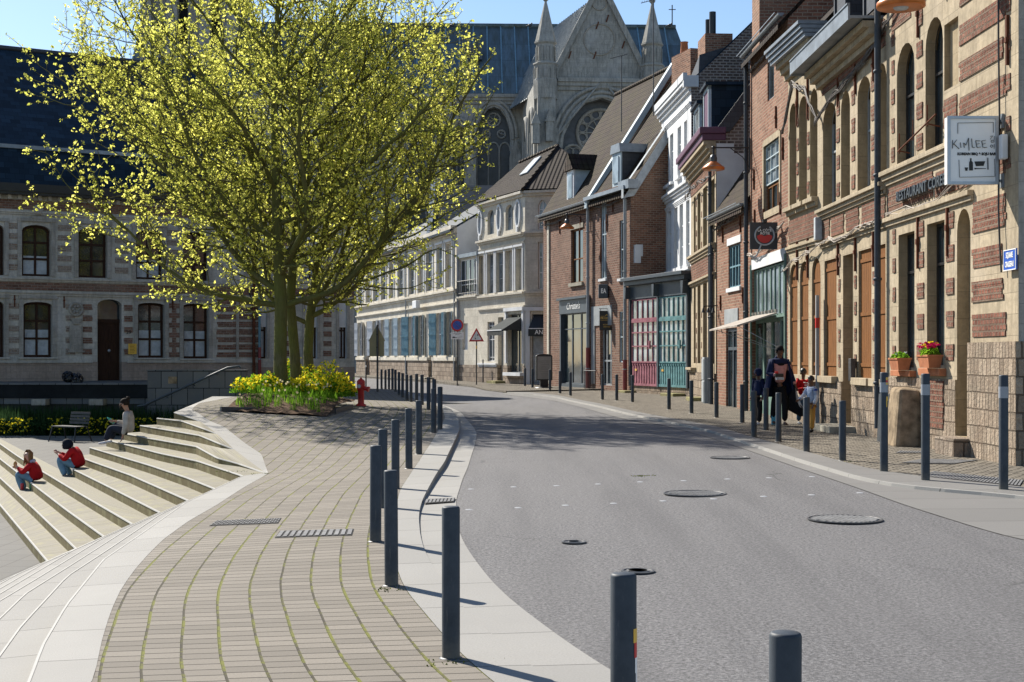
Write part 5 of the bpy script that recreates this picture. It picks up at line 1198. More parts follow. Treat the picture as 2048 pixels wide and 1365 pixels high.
body(f,0,f.L,0,8.6,11.2,9,CR,M['whitestone']); roof(f,0,f.L,8.62,11.3,9,M['slate_blue'],.4)
for px,r_ in((500,.06),(795,.05)): pipe(f,f.u(zx(px)),.1,8.2,M['wgrey'],.05,-.1)
mb=MB(); mb.cbox((f.u(zx(603)),-.5,4.6),(1.0,.25,.45)); mb.build('wall_lantern_box',M['white'],f.root,bevel=.03)
mb=MB(); a=gr[8][0]; mb.box(a-.2,a+1.4,-.6,0,-.05,.35); mb.box(a-.4,a+1.8,-1,0,-.05,.15); mb.build('doorstep',M['stonestep'],f.root,bevel=.02)
# dark slate house behind the cream houses
f=Fac('slate_roof_house',(-4.8,84),(-.2,84),'house with a steep blue slate roof rising behind the cream houses','house')
mb=MB(); D=9
body(f,0,8,0,9,9.2,D,M['cream'],M['cream']); roof(f,0,8,8.8,12.2,D,M['slate_blue'],.2)
mb=MB(); mb.quad((-.25,-.2,8.7),(.05,-.2,8.7),(.05,D/2,12.35),(-.25,D/2,12.35)); mb.build('verge_board',M['curtain'],f.root)
mb=MB(); mb.quad((0,0,0),(8,0,0),(8,0,8.9),(0,0,8.9)); mb.build('wall',M['cream'],f.root)
# ================================================================== left hotel in shade
SS=M['shstone']
f=Fac('stone_mansion',(-18.7-2.6*.86,52-2.6*.5),(-10.12,57.0),'long grey stone and brick mansion in shade with a huge blue slate roof','house'); LM=f
def O(f,a,b,zt,zb,r=0,rd=.28): return f.op(a,b,zb,zt,r)+(rd,)
gw=[O(f,-16,8,3.55,1.5,.18),O(f,47,104,3.55,1.5,.12),O(f,276,329,3.6,1.48,.1),O(f,367,417,3.6,1.45,.1)]; dr=O(f,195,243,3.7,.5,.22,.35)
uw=[O(f,-16,8,6.35,4.5,.2),O(f,44,101,6.4,4.5,.22),O(f,157,214,6.4,4.5,.22),O(f,272,325,6.4,4.5,.22),O(f,366,416,6.4,4.5,.22)]
A=gw+[dr]+uw
zone(f,'wall',0,f.L,1.32,7.6,A,SS,0,jamb=M['gstone']); zone(f,'plinth',0,f.L,-1.2,1.32,A,M['ashlar'],.05)
for o in gw+uw: window(f,o,frame=M['dwood'],nv=1,nh=(.34,.66),fw=.09,gl=M['mglass'] if 'mglass' in M else M['glass'],curtain=.5 if o in gw[1:] else (.4 if o in uw[1::2] else None))  # upper-floor curtains added in place of whitish reflections on the panes
for o in gw: course(f,'window_sill',o[0]-.2,o[1]+.2,o[2]-.13,o[2],.14,SS,2)
mb=MB(); a,b,c_,d_=dr[:4]; mb.box(a,b,.30,.35,.5,2.85); 
for x0,x1 in((a+.1,(a+b)/2-.05),((a+b)/2+.05,b-.1)):
    for z0,z1 in((.65,1.15),(1.3,2.0),(2.1,2.7)): mb.box(x0,x1,.27,.3,z0,z1)
mb.box(a,b,.25,.3,2.8,2.95); d1=mb.build('door',M['dwood'],f.root); mb=MB(); mb.quad((a,.32,2.95),(b,.32,2.95),(b,.32,3.7),(a,.32,3.7)); mb.build('fanlight',M['glass'],d1)
mb=MB(); mb.blob(((a+b)/2+.05,.26,1.75),(.06,.04,.06)); mb.build('knob',M['alu'],d1)
def frame(f,o,w=.16,p=.05,mat=None,ears=True):
    a,b,c_,d_=o[:4]; mb=MB(); mb.box(a-w,a-.01,-p,0,c_,d_+.12); mb.box(b+.01,b+w,-p,0,c_,d_+.12); mb.box(a-w-.02,b+w+.02,-p-.03,0,d_+.12,d_+.24); mb.build('window_surround',mat or M['gstone'],f.root)
for o in gw+uw: frame(f,o)
R=[(0,f.L,3.98,4.28)]
def stack(x0,x1,z0,z1,st=.42,h=.22):
    z=z0
    while z<z1: R.append((x0,x1,z,z+h)); z+=st
for i,(a_,b_) in enumerate([(gw[0][1],gw[1][0]),(gw[1][1],dr[0]),(dr[1],gw[2][0]),(gw[2][1],gw[3][0])]):
    m=(a_+b_)/2
    if i==1: stack(a_+.5,a_+.85,1.6,3.5); stack(dr[0]-.55,dr[0]-.2,1.6,3.5)
    elif i==2: stack(m-.22,m+.1,1.6,3.5)
    elif i==3: stack(m-.28,m+.28,1.5,3.5,.38,.2); R.append((m-.08,m+.08,1.5,3.5))
    else: stack(m-.2,m+.2,1.6,3.5)
stack(gw[3][1]+.35,f.L-.1,1.5,3.9,.3,.2)
for i in range(4): m=(uw[i][1]+uw[i+1][0])/2; stack(m-.25,m+.25,4.7,6.3,.38,.22)
R.append((0,f.L,6.95,7.3)); R.append((gw[3][1]+.45,f.L-.08,3.6,4.0))
R1_=[r for r in R if (r[1]-r[0]<1 and (r[2]>4.4 or r[0]<f.u(150)))]; R2_=[r for r in R if r not in R1_]
bricks(f,R2_,M['brick_old'],.014); bricks(f,R1_,M['brick_pale'],.012)
course(f,'string_course',0,f.L,3.78,3.95,.1,SS,2); course(f,'string_course',0,f.L,4.3,4.45,.12,SS,2); course(f,'string_course',0,f.L,6.75,6.9,.1,SS,2); course(f,'plinth_course',0,dr[0]-.2,1.28,1.4,.1,SS,1); course(f,'plinth_course',dr[1]+.2,f.L,1.28,1.4,.1,SS,1)
mb=MB(); 
for i in range(34): x=.3+i*.36; mb.box(x,x+.12,-.16,0,7.3,7.45) if x<f.L-.2 else None
mb.build('corbel_table',SS,f.root)
mb=MB(); mb.box(-.1,f.L,-.45,.1,7.45,7.55); mb.box(-.1,f.L,-.5,-.4,7.55,7.85); mb.box(-.1,f.L,-.4,.1,7.55,7.6); mb.build('box_gutter',M['black'],f.root)
mb=MB(); L1=math.hypot(.9,1.5); u0=-.2;u1=f.L+.05
mb.quad((u0,-.35,7.8),(u1,-.35,7.8),(u1,.35,9.25),(u0,.35,9.25),[(u0,0),(u1,0),(u1,L1),(u0,L1)]); L2=math.hypot(5.3,4.6)
mb.quad((u0,.3,9.3),(u1,.3,9.3),(u1,5.4,13.9),(u0,5.4,13.9),[(u0,0),(u1,0),(u1,L2),(u0,L2)]); mb.quad((u1,10.5,9.3),(u0,10.5,9.3),(u0,5.4,13.9),(u1,5.4,13.9)); mb.quad((u0,.25,9.25),(u1,.25,9.25),(u1,.3,9.3),(u0,.3,9.3))
mb.poly([(u1,-.35,7.8),(u1,11,7.8),(u1,10.5,9.3),(u1,5.4,13.9),(u1,.3,9.3)]); mb.build('roof',M['slate_blue'],f.root)
mb=MB(); mb.box(u0,u1,.25,.45,9.22,9.36); mb.build('roof_flashing',M['zinc'],f.root)
mb=MB(); mb.tube([(u0,5.4,13.95),(u1,5.4,13.95)],.11,6); mb.build('ridge_tiles',M['slate_dark'],f.root)
mb=MB(); mb.poly([(0,0,-1.2),(0,10,-1.2),(0,10,7.6),(0,0,7.6)]); mb.poly([(f.L,0,-1.2),(f.L,0,7.6),(f.L,10,7.6),(f.L,10,-1.2)]); mb.quad((0,10,-1.2),(f.L,10,-1.2),(f.L,10,7.6),(0,10,7.6)); mb.build('side_wall',SS,f.root)
# carved medallion with tablet between window and door
m=f.u(152); mb=MB(); mb.lathe([(.28,0),(.28,.06),(.22,.09),(.2,.05),(.0,.05)],(m,0,3.3),20,axis='y'); 
for i in range(6): mb.blob((m+.11*math.cos(i),-.08,3.3+.11*math.sin(i*1.05)),(.05,.04,.05),6,4)
mb.prism([(m-.2,2.95),(m+.2,2.95),(m+.12,2.75),(m-.12,2.75)],-.08,0); mb.box(m-.24,m+.24,-.05,0,1.75,2.7); mb.box(m-.17,m+.17,-.065,-.05,1.82,2.62); mb.box(m-.3,m+.3,-.07,0,1.68,1.75); mb.build('carved_medallion',M['gstone'],f.root)
m=f.u(76); mb=MB(); mb.lathe([(.2,0),(.2,.08),(.12,.12),(0,.12)],(m,0,6.95),14,axis='y'); mb.box(m-.25,m+.25,-.1,0,6.62,6.72); mb.build('carved_keystone',M['gstone'],f.root)
for px in (29,128,345,425): u=f.u(px); anchor(f,u,3.35,3.9)
u=f.u(264); root=empty('brass_plate',f.root.location,f.root.rotation_euler[2],'yellow brass plate with engraved lines right of the mansion door','plaque'); mb=MB(); mb.box(u-.16,u+.16,-.07,-.055,1.62,2.02); mb.build('panel',M['signyellow'],root); mb=MB()
for i in range(6): mb.box(u-.1,u+.1-.03*(i%2),-.073,-.07,1.96-i*.055,1.975-i*.055)
mb.build('engraved_lines',M['bwood'],root)
text_mesh('29',.2,'house_number',M['ink'],f.root,(f.u(257),-.03,2.45))
pipe(f,f.L-.28,.3,7.4,M['rust'],.06,-.12); pipe(f,f.L-.05,.6,7.4,M['blue'],.05,-.14,low=1.9,lowmat=M['redpipe'])
cable(f,[(f.L-.5,-.08,4.2),(f.L-.3,-.1,3.6),(f.L-.6,-.08,3.3)],.02,M['black'],3,.06)
# ---- B2
f=Fac('shuttered_annex',(-10.12,57.0),(-6.55,59.07),'grey stone and brick house with white roller shutters behind the tree trunks','house')
A=[O(f,478,533,3.72,1.45,0,.2),O(f,610,634,3.72,1.45,0,.2),O(f,678,693,3.75,1.45,0,.2)]; B=[O(f,495,533,6.7,4.7,0,.2),O(f,610,634,6.7,4.7,0,.2),O(f,675,692,6.7,4.7,0,.2)]
zone(f,'wall',0,f.L,1.1,8.0,A+B,SS,0,jamb=M['white']); zone(f,'plinth',0,f.L,-.4,1.1,A+B,M['ashlar'],.05)
for o in A+B:
    window(f,o,frame=M['dwood'],nv=1,nh=(.5,),fw=.07,curtain=.7)
    mb=MB(); zt=o[3]; zb=zt-(zt-o[2])*.44; n=16
    for i in range(n): mb.box(o[0]+.01,o[1]-.01,.02,.05,zb+(zt-zb)*i/n,zb+(zt-zb)*(i+.8)/n)
    mb.box(o[0]+.01,o[1]-.01,.05,.06,zb,zt); mb.build('roller_shutter',M['whitestone'],f.root); frame(f,o,.13,.04)
R=[(0,f.L,4.0,4.3)]
for i in range(2):
    for S in (A,B):
        m=(S[i][1]+S[i+1][0])/2; stack(m-.2,m+.15,S[i][2]+.1,S[i][3],.4,.22)
stack(.05,A[0][0]-.25,1.5,3.9,.3,.22); R.append((0,f.L,7.0,7.6))
bricks(f,R,M['brick_old'],.014); course(f,'string_course',0,f.L,3.82,3.96,.1,SS,2); course(f,'cornice',0,f.L+.1,7.6,8.0,.3,SS,3)
roof(f,0,f.L,8.0,11,9,M['slate_blue'],.3); body(f,0,f.L,-.4,8,11,9,SS,SS)
# ================================================================== cathedral
CS=M['cath']
def leadroof():
    t=NT('oxidised_lead_roof'); uv=t.uv()
    sep=t.node('ShaderNodeSeparateXYZ',inp={0:uv})
    br=t.node('ShaderNodeTexBrick',offset=0,inp={'Vector':uv,'Color1':c4((.085,.12,.14)),'Color2':c4((.13,.19,.225)),'Mortar':c4((.05,.075,.09)),'Scale':1.0,'Mortar Size':.03,'Brick Width':1.35,'Row Height':2.6})
    n=t.noise(t.mapping(uv,(1.6,.3,1)),1.4,6,.7)
    col=t.mix(t.ramp(n,[(.42,0),(.66,.8)]),br.outputs[0],(.055,.065,.045))
    gr=t.ramp(t.math('DIVIDE',sep.outputs[1],16.0),[(.45,0),(1,.45)]); col=t.mix(t.math('MULTIPLY',gr,t.ramp(n,[(.3,.4),(.6,1)])),col,(.05,.055,.035))
    return t.fin(col,.42,br.outputs[1],-.6,.05,metal=.15)
M['lead']=leadroof()
ca=math.radians(6)
f=Fac('cathedral',(-36,132.5),(-36+80*math.cos(-ca)*0+80,132.5+2.5),'huge grey gothic cathedral with blue lead roof and pointed transept gable','cathedral'); CA=f
# nave wall & roof in facade coords
tx0=f.u(1068); tx1=f.u(1330); EZ_=HC+(HY-190)*132.8/F
def CZ(py,Y): return HC+(HY-py)*Y/F
ze=CZ(190,133.6); zr=CZ(46,139)
na=[(f.u(955),f.u(1021),10,CZ(214,133.6),3.2,.9),(f.u(905),f.u(930),10,CZ(250,133.6),2.2,.9),(f.u(815),f.u(870),10,CZ(214,133.6),3,.9)]
zone(f,'wall',0,f.L,0,ze,na,CS,0)
for o in na:
    a,b,c_,d_,r,y=o; w=b-a; mb=MB(); mb.quad((a,y+.1,c_),(b,y+.1,c_),(b,y+.1,d_),(a,y+.1,d_)); g0=mb.build('lancet_window',plain('dark_leaded_glass',(.035,.042,.05),.4,.4,2),f.root)
    mb=MB(); 
    for q in (1/3,2/3): mb.tube([(a+w*q,y,c_),(a+w*q,y,d_-r*1.25)],.1,6)
    for q in (1/6,.5,5/6):
        c0=a+w*q; P=[(c0+w/6*math.cos(t_),y,d_-r*1.25+w/4*math.sin(t_)) for t_ in [pi*i/8 for i in range(9)]]; mb.tube(P,.09,6)
    for cx_,cz_,rr in((.5,-.42,.2),(.27,-.95,.12),(.73,-.95,.12)):
        C=(a+w*cx_,d_+cz_*r*.8); P=[(C[0]+w*rr*math.cos(2*pi*i/14),y,C[1]+w*rr*math.sin(2*pi*i/14)) for i in range(15)]; mb.tube(P,.09,6)
        for k in range(5 if rr>.15 else 3): an=2*pi*k/5; mb.tube([(C[0],y,C[1]),(C[0]+w*rr*math.cos(an),y,C[1]+w*rr*math.sin(an))],.06,5)
    mb.build('tracery',CS,g0)
    mb=MB()
    for k_,(e,p) in enumerate(((.25,.18),(.6,.3))):
        P=arcpts(a-e,b+e,d_+e,r+e*.5,16); mb.tube([(x,-p*.3,z) for x,z in P],.16,6); mb.tube([(a-e,-p*.3,c_),(a-e,-p*.3,d_-r)],.16,6); mb.tube([(b+e,-p*.3,c_),(b+e,-p*.3,d_-r)],.16,6)
    mb.build('arch_moulding',CS,f.root)
for px in (940,1030,880,790): u=f.u(px); mb=MB(); mb.box(u-.55,u+.55,-1.6,0,0,ze-6); mb.prism([(u-.55,ze-6),(u+.55,ze-6),(u,ze-4.4)],-1.6,0); mb.build('buttress',CS,f.root)
course(f,'cornice',0,tx0+1,ze-.9,ze,.5,CS,3); course(f,'cornice',tx1,f.L,ze-.9,ze,.5,CS,3)
D=13.5; mb=MB(); Ls=math.hypot(D/2+.5,zr-ze); u1=f.u(1400); ur=f.u(1372)
mb.quad((0,-.5,ze),(u1,-.5,ze),(ur,D/2,zr),(0,D/2,zr),[(0,0),(u1,0),(ur,Ls),(0,Ls)]); mb.quad((u1,D,ze),(0,D,ze),(0,D/2,zr),(ur,D/2,zr)); mb.poly([(u1,-.5,ze),(u1,D,ze),(ur,D/2,zr)]); lr=mb.build('roof',M['lead'],f.root)
mb=MB(); n=int(ur/1.35)
for i in range(n+1):
    x=i*1.35; mb.beam((x,-.5,ze+.06),(x,D/2,zr+.06),.12,.12)
mb.build('standing_seam',plain('pale_lead_seam',(.16,.27,.33),.45,.2,3,.1),lr); mb=MB(); mb.tube([(0,D/2,zr),(ur,D/2,zr)],.25,8); mb.build('ridge_roll',M['lead'],lr)
mb=MB(); u=f.u(952); mb.cbox((u,D*.22,ze+(zr-ze)*.56),(1.2,1.4,1.4)); mb.build('roof_hatch',M['zinc_dark'],lr)
mb=MB(); u=f.u(1365); mb.tube([(u,D/2,zr),(u,D/2,zr+2.2)],.06,5); mb.beam((u-.35,D/2,zr+1.75),(u+.35,D/2,zr+1.75),.07,.07); mb.build('roof_cross',M['black'],lr)
for px in (905,1060): u=f.u(px); mb=MB(); mb.blob((u,D/2,zr+.4),(.2,.3,.15)); mb.blob((u+.15,D/2,zr+.6),(.1,.1,.1)); b_=empty('pigeon',(0,0,0),0,None,None); bpy.data.objects.remove(b_); 
u=f.u(1060)
# transept in front
YT=120.0; T=Fac('transept',((1068-CX)/F*YT,YT-.3),((1328-CX)/F*(YT+.6),YT+.6)); tr=T.root
gz=CZ(160,YT); apx=CZ(-25,YT); gl_,gr_=T.u(1106),T.u(1296); gm=(gl_+gr_)/2
rose=(T.u(1122),T.u(1286),4,CZ(196,YT),5.2,1.0)
zone(T,'wall',0,T.L,0,gz,[rose],CS,0,top=False)
mb=MB(); mb.prism([(gl_,gz),(gr_,gz),(gm,apx)],.1,1.2); mb.build('gable',CS,tr)
mb=MB(); mb.beam((gl_-.4,.5,gz),(gm,.5,apx+.4),.7,1.6) if False else None
for a_,b_ in (((gl_-.2,gz-.1),(gm,apx+.5)),((gr_+.2,gz-.1),(gm,apx+.5))): mb.beam((a_[0],.55,a_[1]),(b_[0],.55,b_[1]),1.5,.45)
mb.build('gable_coping',CS,tr)
course(T,'cornice',T.u(1115),T.u(1290),gz-.9,gz+.1,.45,CS,3)
mb=MB()
for cx_,cz_,rr in((T.u(1199),CZ(78,YT),1.32),(T.u(1199),CZ(5,YT),.6)):
    mb.tube([(cx_+rr*math.cos(2*pi*i/28),.08,cz_+rr*math.sin(2*pi*i/28)) for i in range(29)],.07,6)
mb.build('blind_oculus',M['gstone'],tr)
for px,py in((1140,110),(1168,38),(1215,36),(1247,88),(1195,50),(1190,110)): u=T.u(px); z=CZ(py,YT); mb=MB(); mb.beam((u-.1,.05,z-.3),(u+.1,.05,z+.3),.1,.1); mb.build('wall_tie',M['rust'],tr)
# great window
a,b,c_,d_,r,y=rose; w=b-a; cx_=(a+b)/2; mb=MB(); mb.quad((a,y+.1,c_),(b,y+.1,c_),(b,y+.1,d_),(a,y+.1,d_)); gw_=mb.build('great_window',plain('leaded_glass',(.07,.075,.085),.5,.3,3),tr)
mb=MB(); C=(cx_,CZ(262,YT)); R0=2.0
def ring(C,r,t=.11,n=24,yy=None): mb.tube([(C[0]+r*math.cos(2*pi*i/n),yy if yy is not None else y,C[1]+r*math.sin(2*pi*i/n)) for i in range(n+1)],t,6)
ring(C,R0,.16); ring(C,.35,.12); ring(C,1.2,.07)
for k in range(12):
    an=2*pi*k/12; mb.tube([(C[0]+.35*math.cos(an),y,C[1]+.35*math.sin(an)),(C[0]+R0*math.cos(an),y,C[1]+R0*math.sin(an))],.07,5)
    an+=pi/12; ring((C[0]+1.6*math.cos(an),C[1]+1.6*math.sin(an)),.36,.06,10)
for sx_ in (-1,1):
    ring((cx_+sx_*2.35,C[1]-1.9),.85,.12,16)
    for k in range(4): an=pi/4+pi/2*k; ring((cx_+sx_*2.35+.38*math.cos(an),C[1]-1.9+.38*math.sin(an)),.34,.05,8)
    ring((cx_+sx_*1.6,C[1]-3.6),1.1,.12,18)
    for k in range(4): an=pi/2*k; ring((cx_+sx_*1.6+.5*math.cos(an),C[1]-3.6+.5*math.sin(an)),.42,.05,8)
for k in range(1,8): x=a+w*k/8; mb.tube([(x,y,c_),(x,y,C[1]-4.7)],.1,5)
mb.build('tracery',M['gstone'],gw_)
mb=MB()
for e,p in((.15,.1),(.5,.05),(.9,-.05)):
    P=arcpts(a-e,b+e,d_+e,r+e*.4,20); mb.tube([(x,p-.1,z) for x,z in P],.17,6); mb.tube([(a-e,p-.1,c_),(a-e,p-.1,d_-r)],.17,6)
mb.tube([(a-.9,-.1,d_-r*.75),(cx_,-.25,d_+1.5),(b+.9,-.1,d_-r*.75)],.14,6)
mb.build('arch_moulding',CS,tr)
# corner turrets
for px in (1091,1304):
    u=T.u(px); mb=MB(); 
    zb=CZ(163,YT); z1=CZ(132,YT); z2=CZ(88,YT); z3=CZ(8,YT)
    mb.lathe([(1.0,zb-1.6),(1.05,zb),(1.0,zb+.05),(.98,z1-.1),(1.08,z1),(1.05,z1+.12),(.82,z1+.2),(.80,z2-.2),(.95,z2-.05),(.95,z2+.08)],(u,-.1,0),8,smooth=False)
    for k in range(16): an=2*pi*k/16; mb.tube([(u+1.0*math.cos(an),-.1+1.0*math.sin(an),zb+.1),(u+1.0*math.cos(an),-.1+1.0*math.sin(an),z1-.3)],.05,4); mb.tube([(u+.82*math.cos(an),-.1+.82*math.sin(an),z1+.3),(u+.82*math.cos(an),-.1+.82*math.sin(an),z2-.4)],.05,4)
    t=mb.build('turret',CS,tr); mb=MB(); mb.lathe([(.9,z2+.05),(.12,z3),(.1,z3+.1),(.25,z3+.25),(.28,z3+.4),(.12,z3+.5),(.1,z3+.7),(0,z3+.75)],(u,-.1,0),8,smooth=False)
    mb.build('spire',CS,t)
    mb=MB(); mb.box(u-.75,u+.75,-.9,.4,0,zb-1.4); mb.box(u-1.0,u+1.0,-.3,.4,0,zb-4); mb.lathe([(.3,zb-2.6),(1.0,zb-1.4)],(u,-.1,0),8,smooth=False); mb.build('buttress',CS,tr)
u=T.u(1091); mb=MB()
for dx,py in ((.2,250),(-.95,255)):
    z=CZ(py,YT); mb.box(u+dx-.3,u+dx+.3,-1.5,-.9,z-1.6,z); mb.prism([(u+dx-.4,z),(u+dx+.4,z),(u+dx,z+1.1)],-1.55,-.9); mb.tube([(u+dx,-1.2,z-1.5),(u+dx,-1.2,z-.3)],.14,6)
mb.build('canopied_niche',CS,tr)
# transept side wall with arches and its roof
mb=MB(); mb.quad((.2,13,0),(.2,0,0),(.2,0,gz),(.2,13,gz)); mb.build('side_wall',CS,tr)
for k,(ya,yb) in enumerate(((1.6,5.2),(6.8,10.4))):
    mb=MB(); n=10; P=[(.1,ya+(yb-ya)*(.5-.5*math.cos(pi*i/n)),gz-5.5+3.6*math.sin(pi*i/n)) for i in range(n+1)]; mb.poly([(.1,ya,8),(.1,yb,8)]+P[::-1]) ; s_=mb.build('lancet_window',M['darkin'],tr); mb=MB(); mb.tube([(.05,ya,8)]+P+[(.05,yb,8)],.22,6); mb.tube([(.05,(ya+yb)/2,8),(.05,(ya+yb)/2,gz-4)],.12,6); mb.build('tracery',CS,s_)
mb=MB(); L_=math.hypot((gr_-gl_)/2,apx-gz); zq=apx-.3
mb.quad((gl_-3.0,16,gz-.2),(gl_-.1,.9,gz-.2),(gm,.9,zq),(gm-2.9,16,zq),[(0,0),(15,0),(15,L_),(0,L_)]); mb.quad((gr_+.1,.9,gz-.2),(gr_-2.8,16,gz-.2),(gm-2.9,16,zq),(gm,.9,zq)); t_=mb.build('transept_roof',M['lead'],tr)
mb=MB()
for i in range(24): yy=1.2+i*.62; q_=-2.9*(yy-.9)/15.1; mb.beam((gl_-.1+q_,yy,gz-.15),(gm+q_,yy,zq+.05),.1,.1)
mb.build('standing_seam',M['zinc'],t_)
bpy.context.view_layer.update()
inv=f.root.matrix_world.inverted()
for ch in list(tr.children):
    m=inv@tr.matrix_world@ch.matrix_local; ch.parent=f.root; ch.matrix_parent_inverse=Matrix.Identity(4); ch.matrix_local=m
bpy.data.objects.remove(tr)
# west tower behind the tree
cl=inv
mb=MB(); 
def wbox(x0,x1,y0,y1,z0,z1):
    b=len(mb.v); mb.box(x0,x1,y0,y1,z0,z1)
    for i in range(b,len(mb.v)): mb.v[i]=tuple(cl@Vector(mb.v[i]))
wbox(-34.5,-26.5,136,145,0,46)
for x in (-34.8,-32.3,-29.2,-26.6): wbox(x-.5,x+.5,135,136.2,0,44)
for z in (22,30,38): wbox(-35,-26,135.2,136.1,z,z+.6)
mb.build('west_tower',CS,f.root)
for x in (-31.3,-28.3):
    for za in (31.5,23.5): mb=MB(); wbox(x-.7,x+.3,135.9,136.05,za,za+5); mb.build('louvre_opening',M['darkin'],f.root)
# ================================================================== signs, lamps, furniture
def atY(px,py,Y): return ((px-CX)*Y/F,Y,HC-(py-HY)*Y/F)
# hanging restaurant board
Y=20.1; x0,_,zt=atY(1896,234,Y); x1,_,zb=atY(1995,368,Y)
r=empty('restaurant_sign',(0,0,0),0,'white hanging restaurant signboard with black brush lettering and a bottle and bowl drawing','sign')
mb=MB(); mb.box(x0,x1,Y,Y+.16,zb,zt); mb.build('light_box',M['signwhite'],r)
mb=MB(); t=.03
for a,b,c,d in((x0-.01,x1+.01,zt-t,zt+.01),(x0-.01,x1+.01,zb-.01,zb+t),(x0-.01,x0+t,zb+t,zt-t),(x1-t,x1+.01,zb+t,zt-t)): mb.box(a,b,Y-.02,Y+.02,c,d)
mb.build('frame',M['alu'],r)
W_=x1-x0; H_=zt-zb
def SX(q): return x0+W_*q
def SZ(q): return zt-H_*q
tx0,ty0=115/1274,0
def S2(a,b): # zoom px -> board point
    return (x0+(a-120)/(860-120)*W_, zt-(b-110)/(1120-110)*H_)
ink=MB()
def stroke(pts,w=.012,y=Y-.006):
    P=[S2(*p) for p in pts]
    for (a,b),(c,d) in zip(P,P[1:]): ink.beam((a,y,b),(c,y,d),w,.004)
stroke([(265,365),(265,205),(795,195),(795,350)],.010); stroke([(282,760),(290,1022),(818,1010),(812,745)],.010)
for s_ in ([(188,462),(184,588)],[(250,458),(190,535)],[(206,520),(285,598)],[(300,500),(312,580)],[(350,505),(362,580)],[(350,505),(385,540),(425,430)],[(425,430),(432,620)],[(470,440),(480,570),(520,575)],[(530,470),(548,570)],[(530,470),(600,475)],[(540,525),(590,515)],[(548,572),(610,570)],[(620,475),(640,575)],[(620,475),(680,465)],[(630,525),(680,510)],[(640,578),(700,570)]): stroke(s_,.024)
for s_ in ([(750,405),(785,400),(750,450)],[(808,400),(808,460)],[(762,465),(805,465),(805,495),(762,495),(762,465)],[(808,520),(808,590)],[(765,535),(785,540),(790,560),(770,575),(750,560),(752,540),(765,535)]): stroke(s_,.010)
def pg(pts):
    P=[S2(*p) for p in pts]; ink.poly([(a,Y-.007,b) for a,b in P])
pg([(447,735),(470,735),(470,775),(490,800),(492,920),(433,920),(434,800),(447,775)]); pg([(512,785),(675,780),(650,850),(535,855)]); pg([(365,875),(418,875),(408,925),(378,925)]); pg([(510,880),(550,885),(685,888),(685,896),(550,900),(515,905)]); pg([(700,728),(708,728),(712,908),(704,908)]); pg([(714,728),(720,728),(726,908),(718,908)])
ink.build('logo',M['ink'],r)
a,b=S2(545,672); text_mesh('KOREAN BBQ & SOJU BAR',.05,'lettering',M['ink'],r,(a,Y-.006,b),bold=.003,ext=.001,sx=.92)
mb=MB()
for py in (243,362):
    p=atY(1990,py,Y+.08); mb.beam(p,(6.98,Y+.08,p[2]),.04,.03); mb.cbox((6.95,Y+.08,p[2]),(.03,.12,.2))
mb.build('bracket',M['zinc'],r)
# wall letters on the corner house
z=4.25; text_mesh('RESTAURANT COREEN',.25,'wall_lettering',M['shopgrey'],R1.root,((R1.u(1802)+R1.u(1893))/2+.3,-.09,z+.05),bold=.004,ext=.03,sx=(R1.u(1893)-R1.u(1802)+.6)/2.75,label='dark grey raised letters RESTAURANT COREEN')
# floodlight high on the wall
mb=MB(); u=R1.L-1.0; mb.tube([(u,-.02,7.2),(u,-.35,7.1)],.02,6); mb.cbox((u,-.4,7.0),(.22,.16,.2)); mb.build('floodlight',M['iron'],R1.root)
mb=MB(); u=R1.L-.35; mb.cbox((u,-.08,4.45),(.12,.1,.35)); mb.build('junction_box',M['white'],R1.root,bevel=.02)
# lamps
lamp0=None
def lampmake(lab,L,arm_to,zarm,grp='orange street lamps on wall brackets'):
    global lamp0
    if lamp0 is None:
        lamp0=empty('street_lamp',(0,0,0),0,lab,'street lamp',grp)
        mb=MB(); mb.lathe([(.09,.22),(.30,.06),(.30,0),(.27,-.01),(.0,-.0)],n=24); mb.build('lamp_shade',M['copper'],lamp0)
        mb=MB(); mb.lathe([(.0,.42),(.07,.40),(.10,.32),(.09,.2)],n=16); mb.lathe([(.13,.16),(.285,.075)],n=24); mb.build('lamp_cap',M['zinc_dark'],lamp0)
        mb=MB(); mb.lathe([(0,-.03),(.08,-.025),(.10,.0)],n=16); mb.build('lamp_glass',M['curtain'],lamp0)
        o=lamp0
    else: o=copy_tree(lamp0); o['label']=lab
    o.location=L
    for c in list(o.children):
        if c.name.startswith('bracket'): bpy.data.objects.remove(c)
    mb=MB(); a=Vector(arm_to)-Vector(L); h=.42
    mb.tube([(0,0,.4),(0,0,.62)],.03,8); mb.tube([(-.05*(1 if a.x>0 else -1),0,.6),(a.x,a.y,.6)],.022,6); mb.tube([(a.x,a.y,.0),(a.x,a.y,.85)],.03,6); mb.tube([(a.x*.45,a.y*.45,.6),(a.x*.8,a.y*.8,.35),(a.x,a.y,.05)],.014,5); mb.lathe([(0,.55),(.05,.57),(.05,.63),(0,.65)],n=10)
    mb.build('bracket',M['black'],o); return o
Y=38.6; p=atY(1427,340,Y); lampmake('orange street lamp on a long arm in front of the stone bay house',p,(6.45,Y,p[2]),0)
Y=59.6; p=atY(1134,458,Y); lampmake('small orange street lamp above the dark grey shopfront of the far brick house',p,(3.15,59.6,p[2]),0)
o=lampmake('large orange street lamp cut by the top edge of the photo',(5.47,20,6.42),(6.9,20.0,6.42),0); o.scale=(1.12,1.12,1.12)
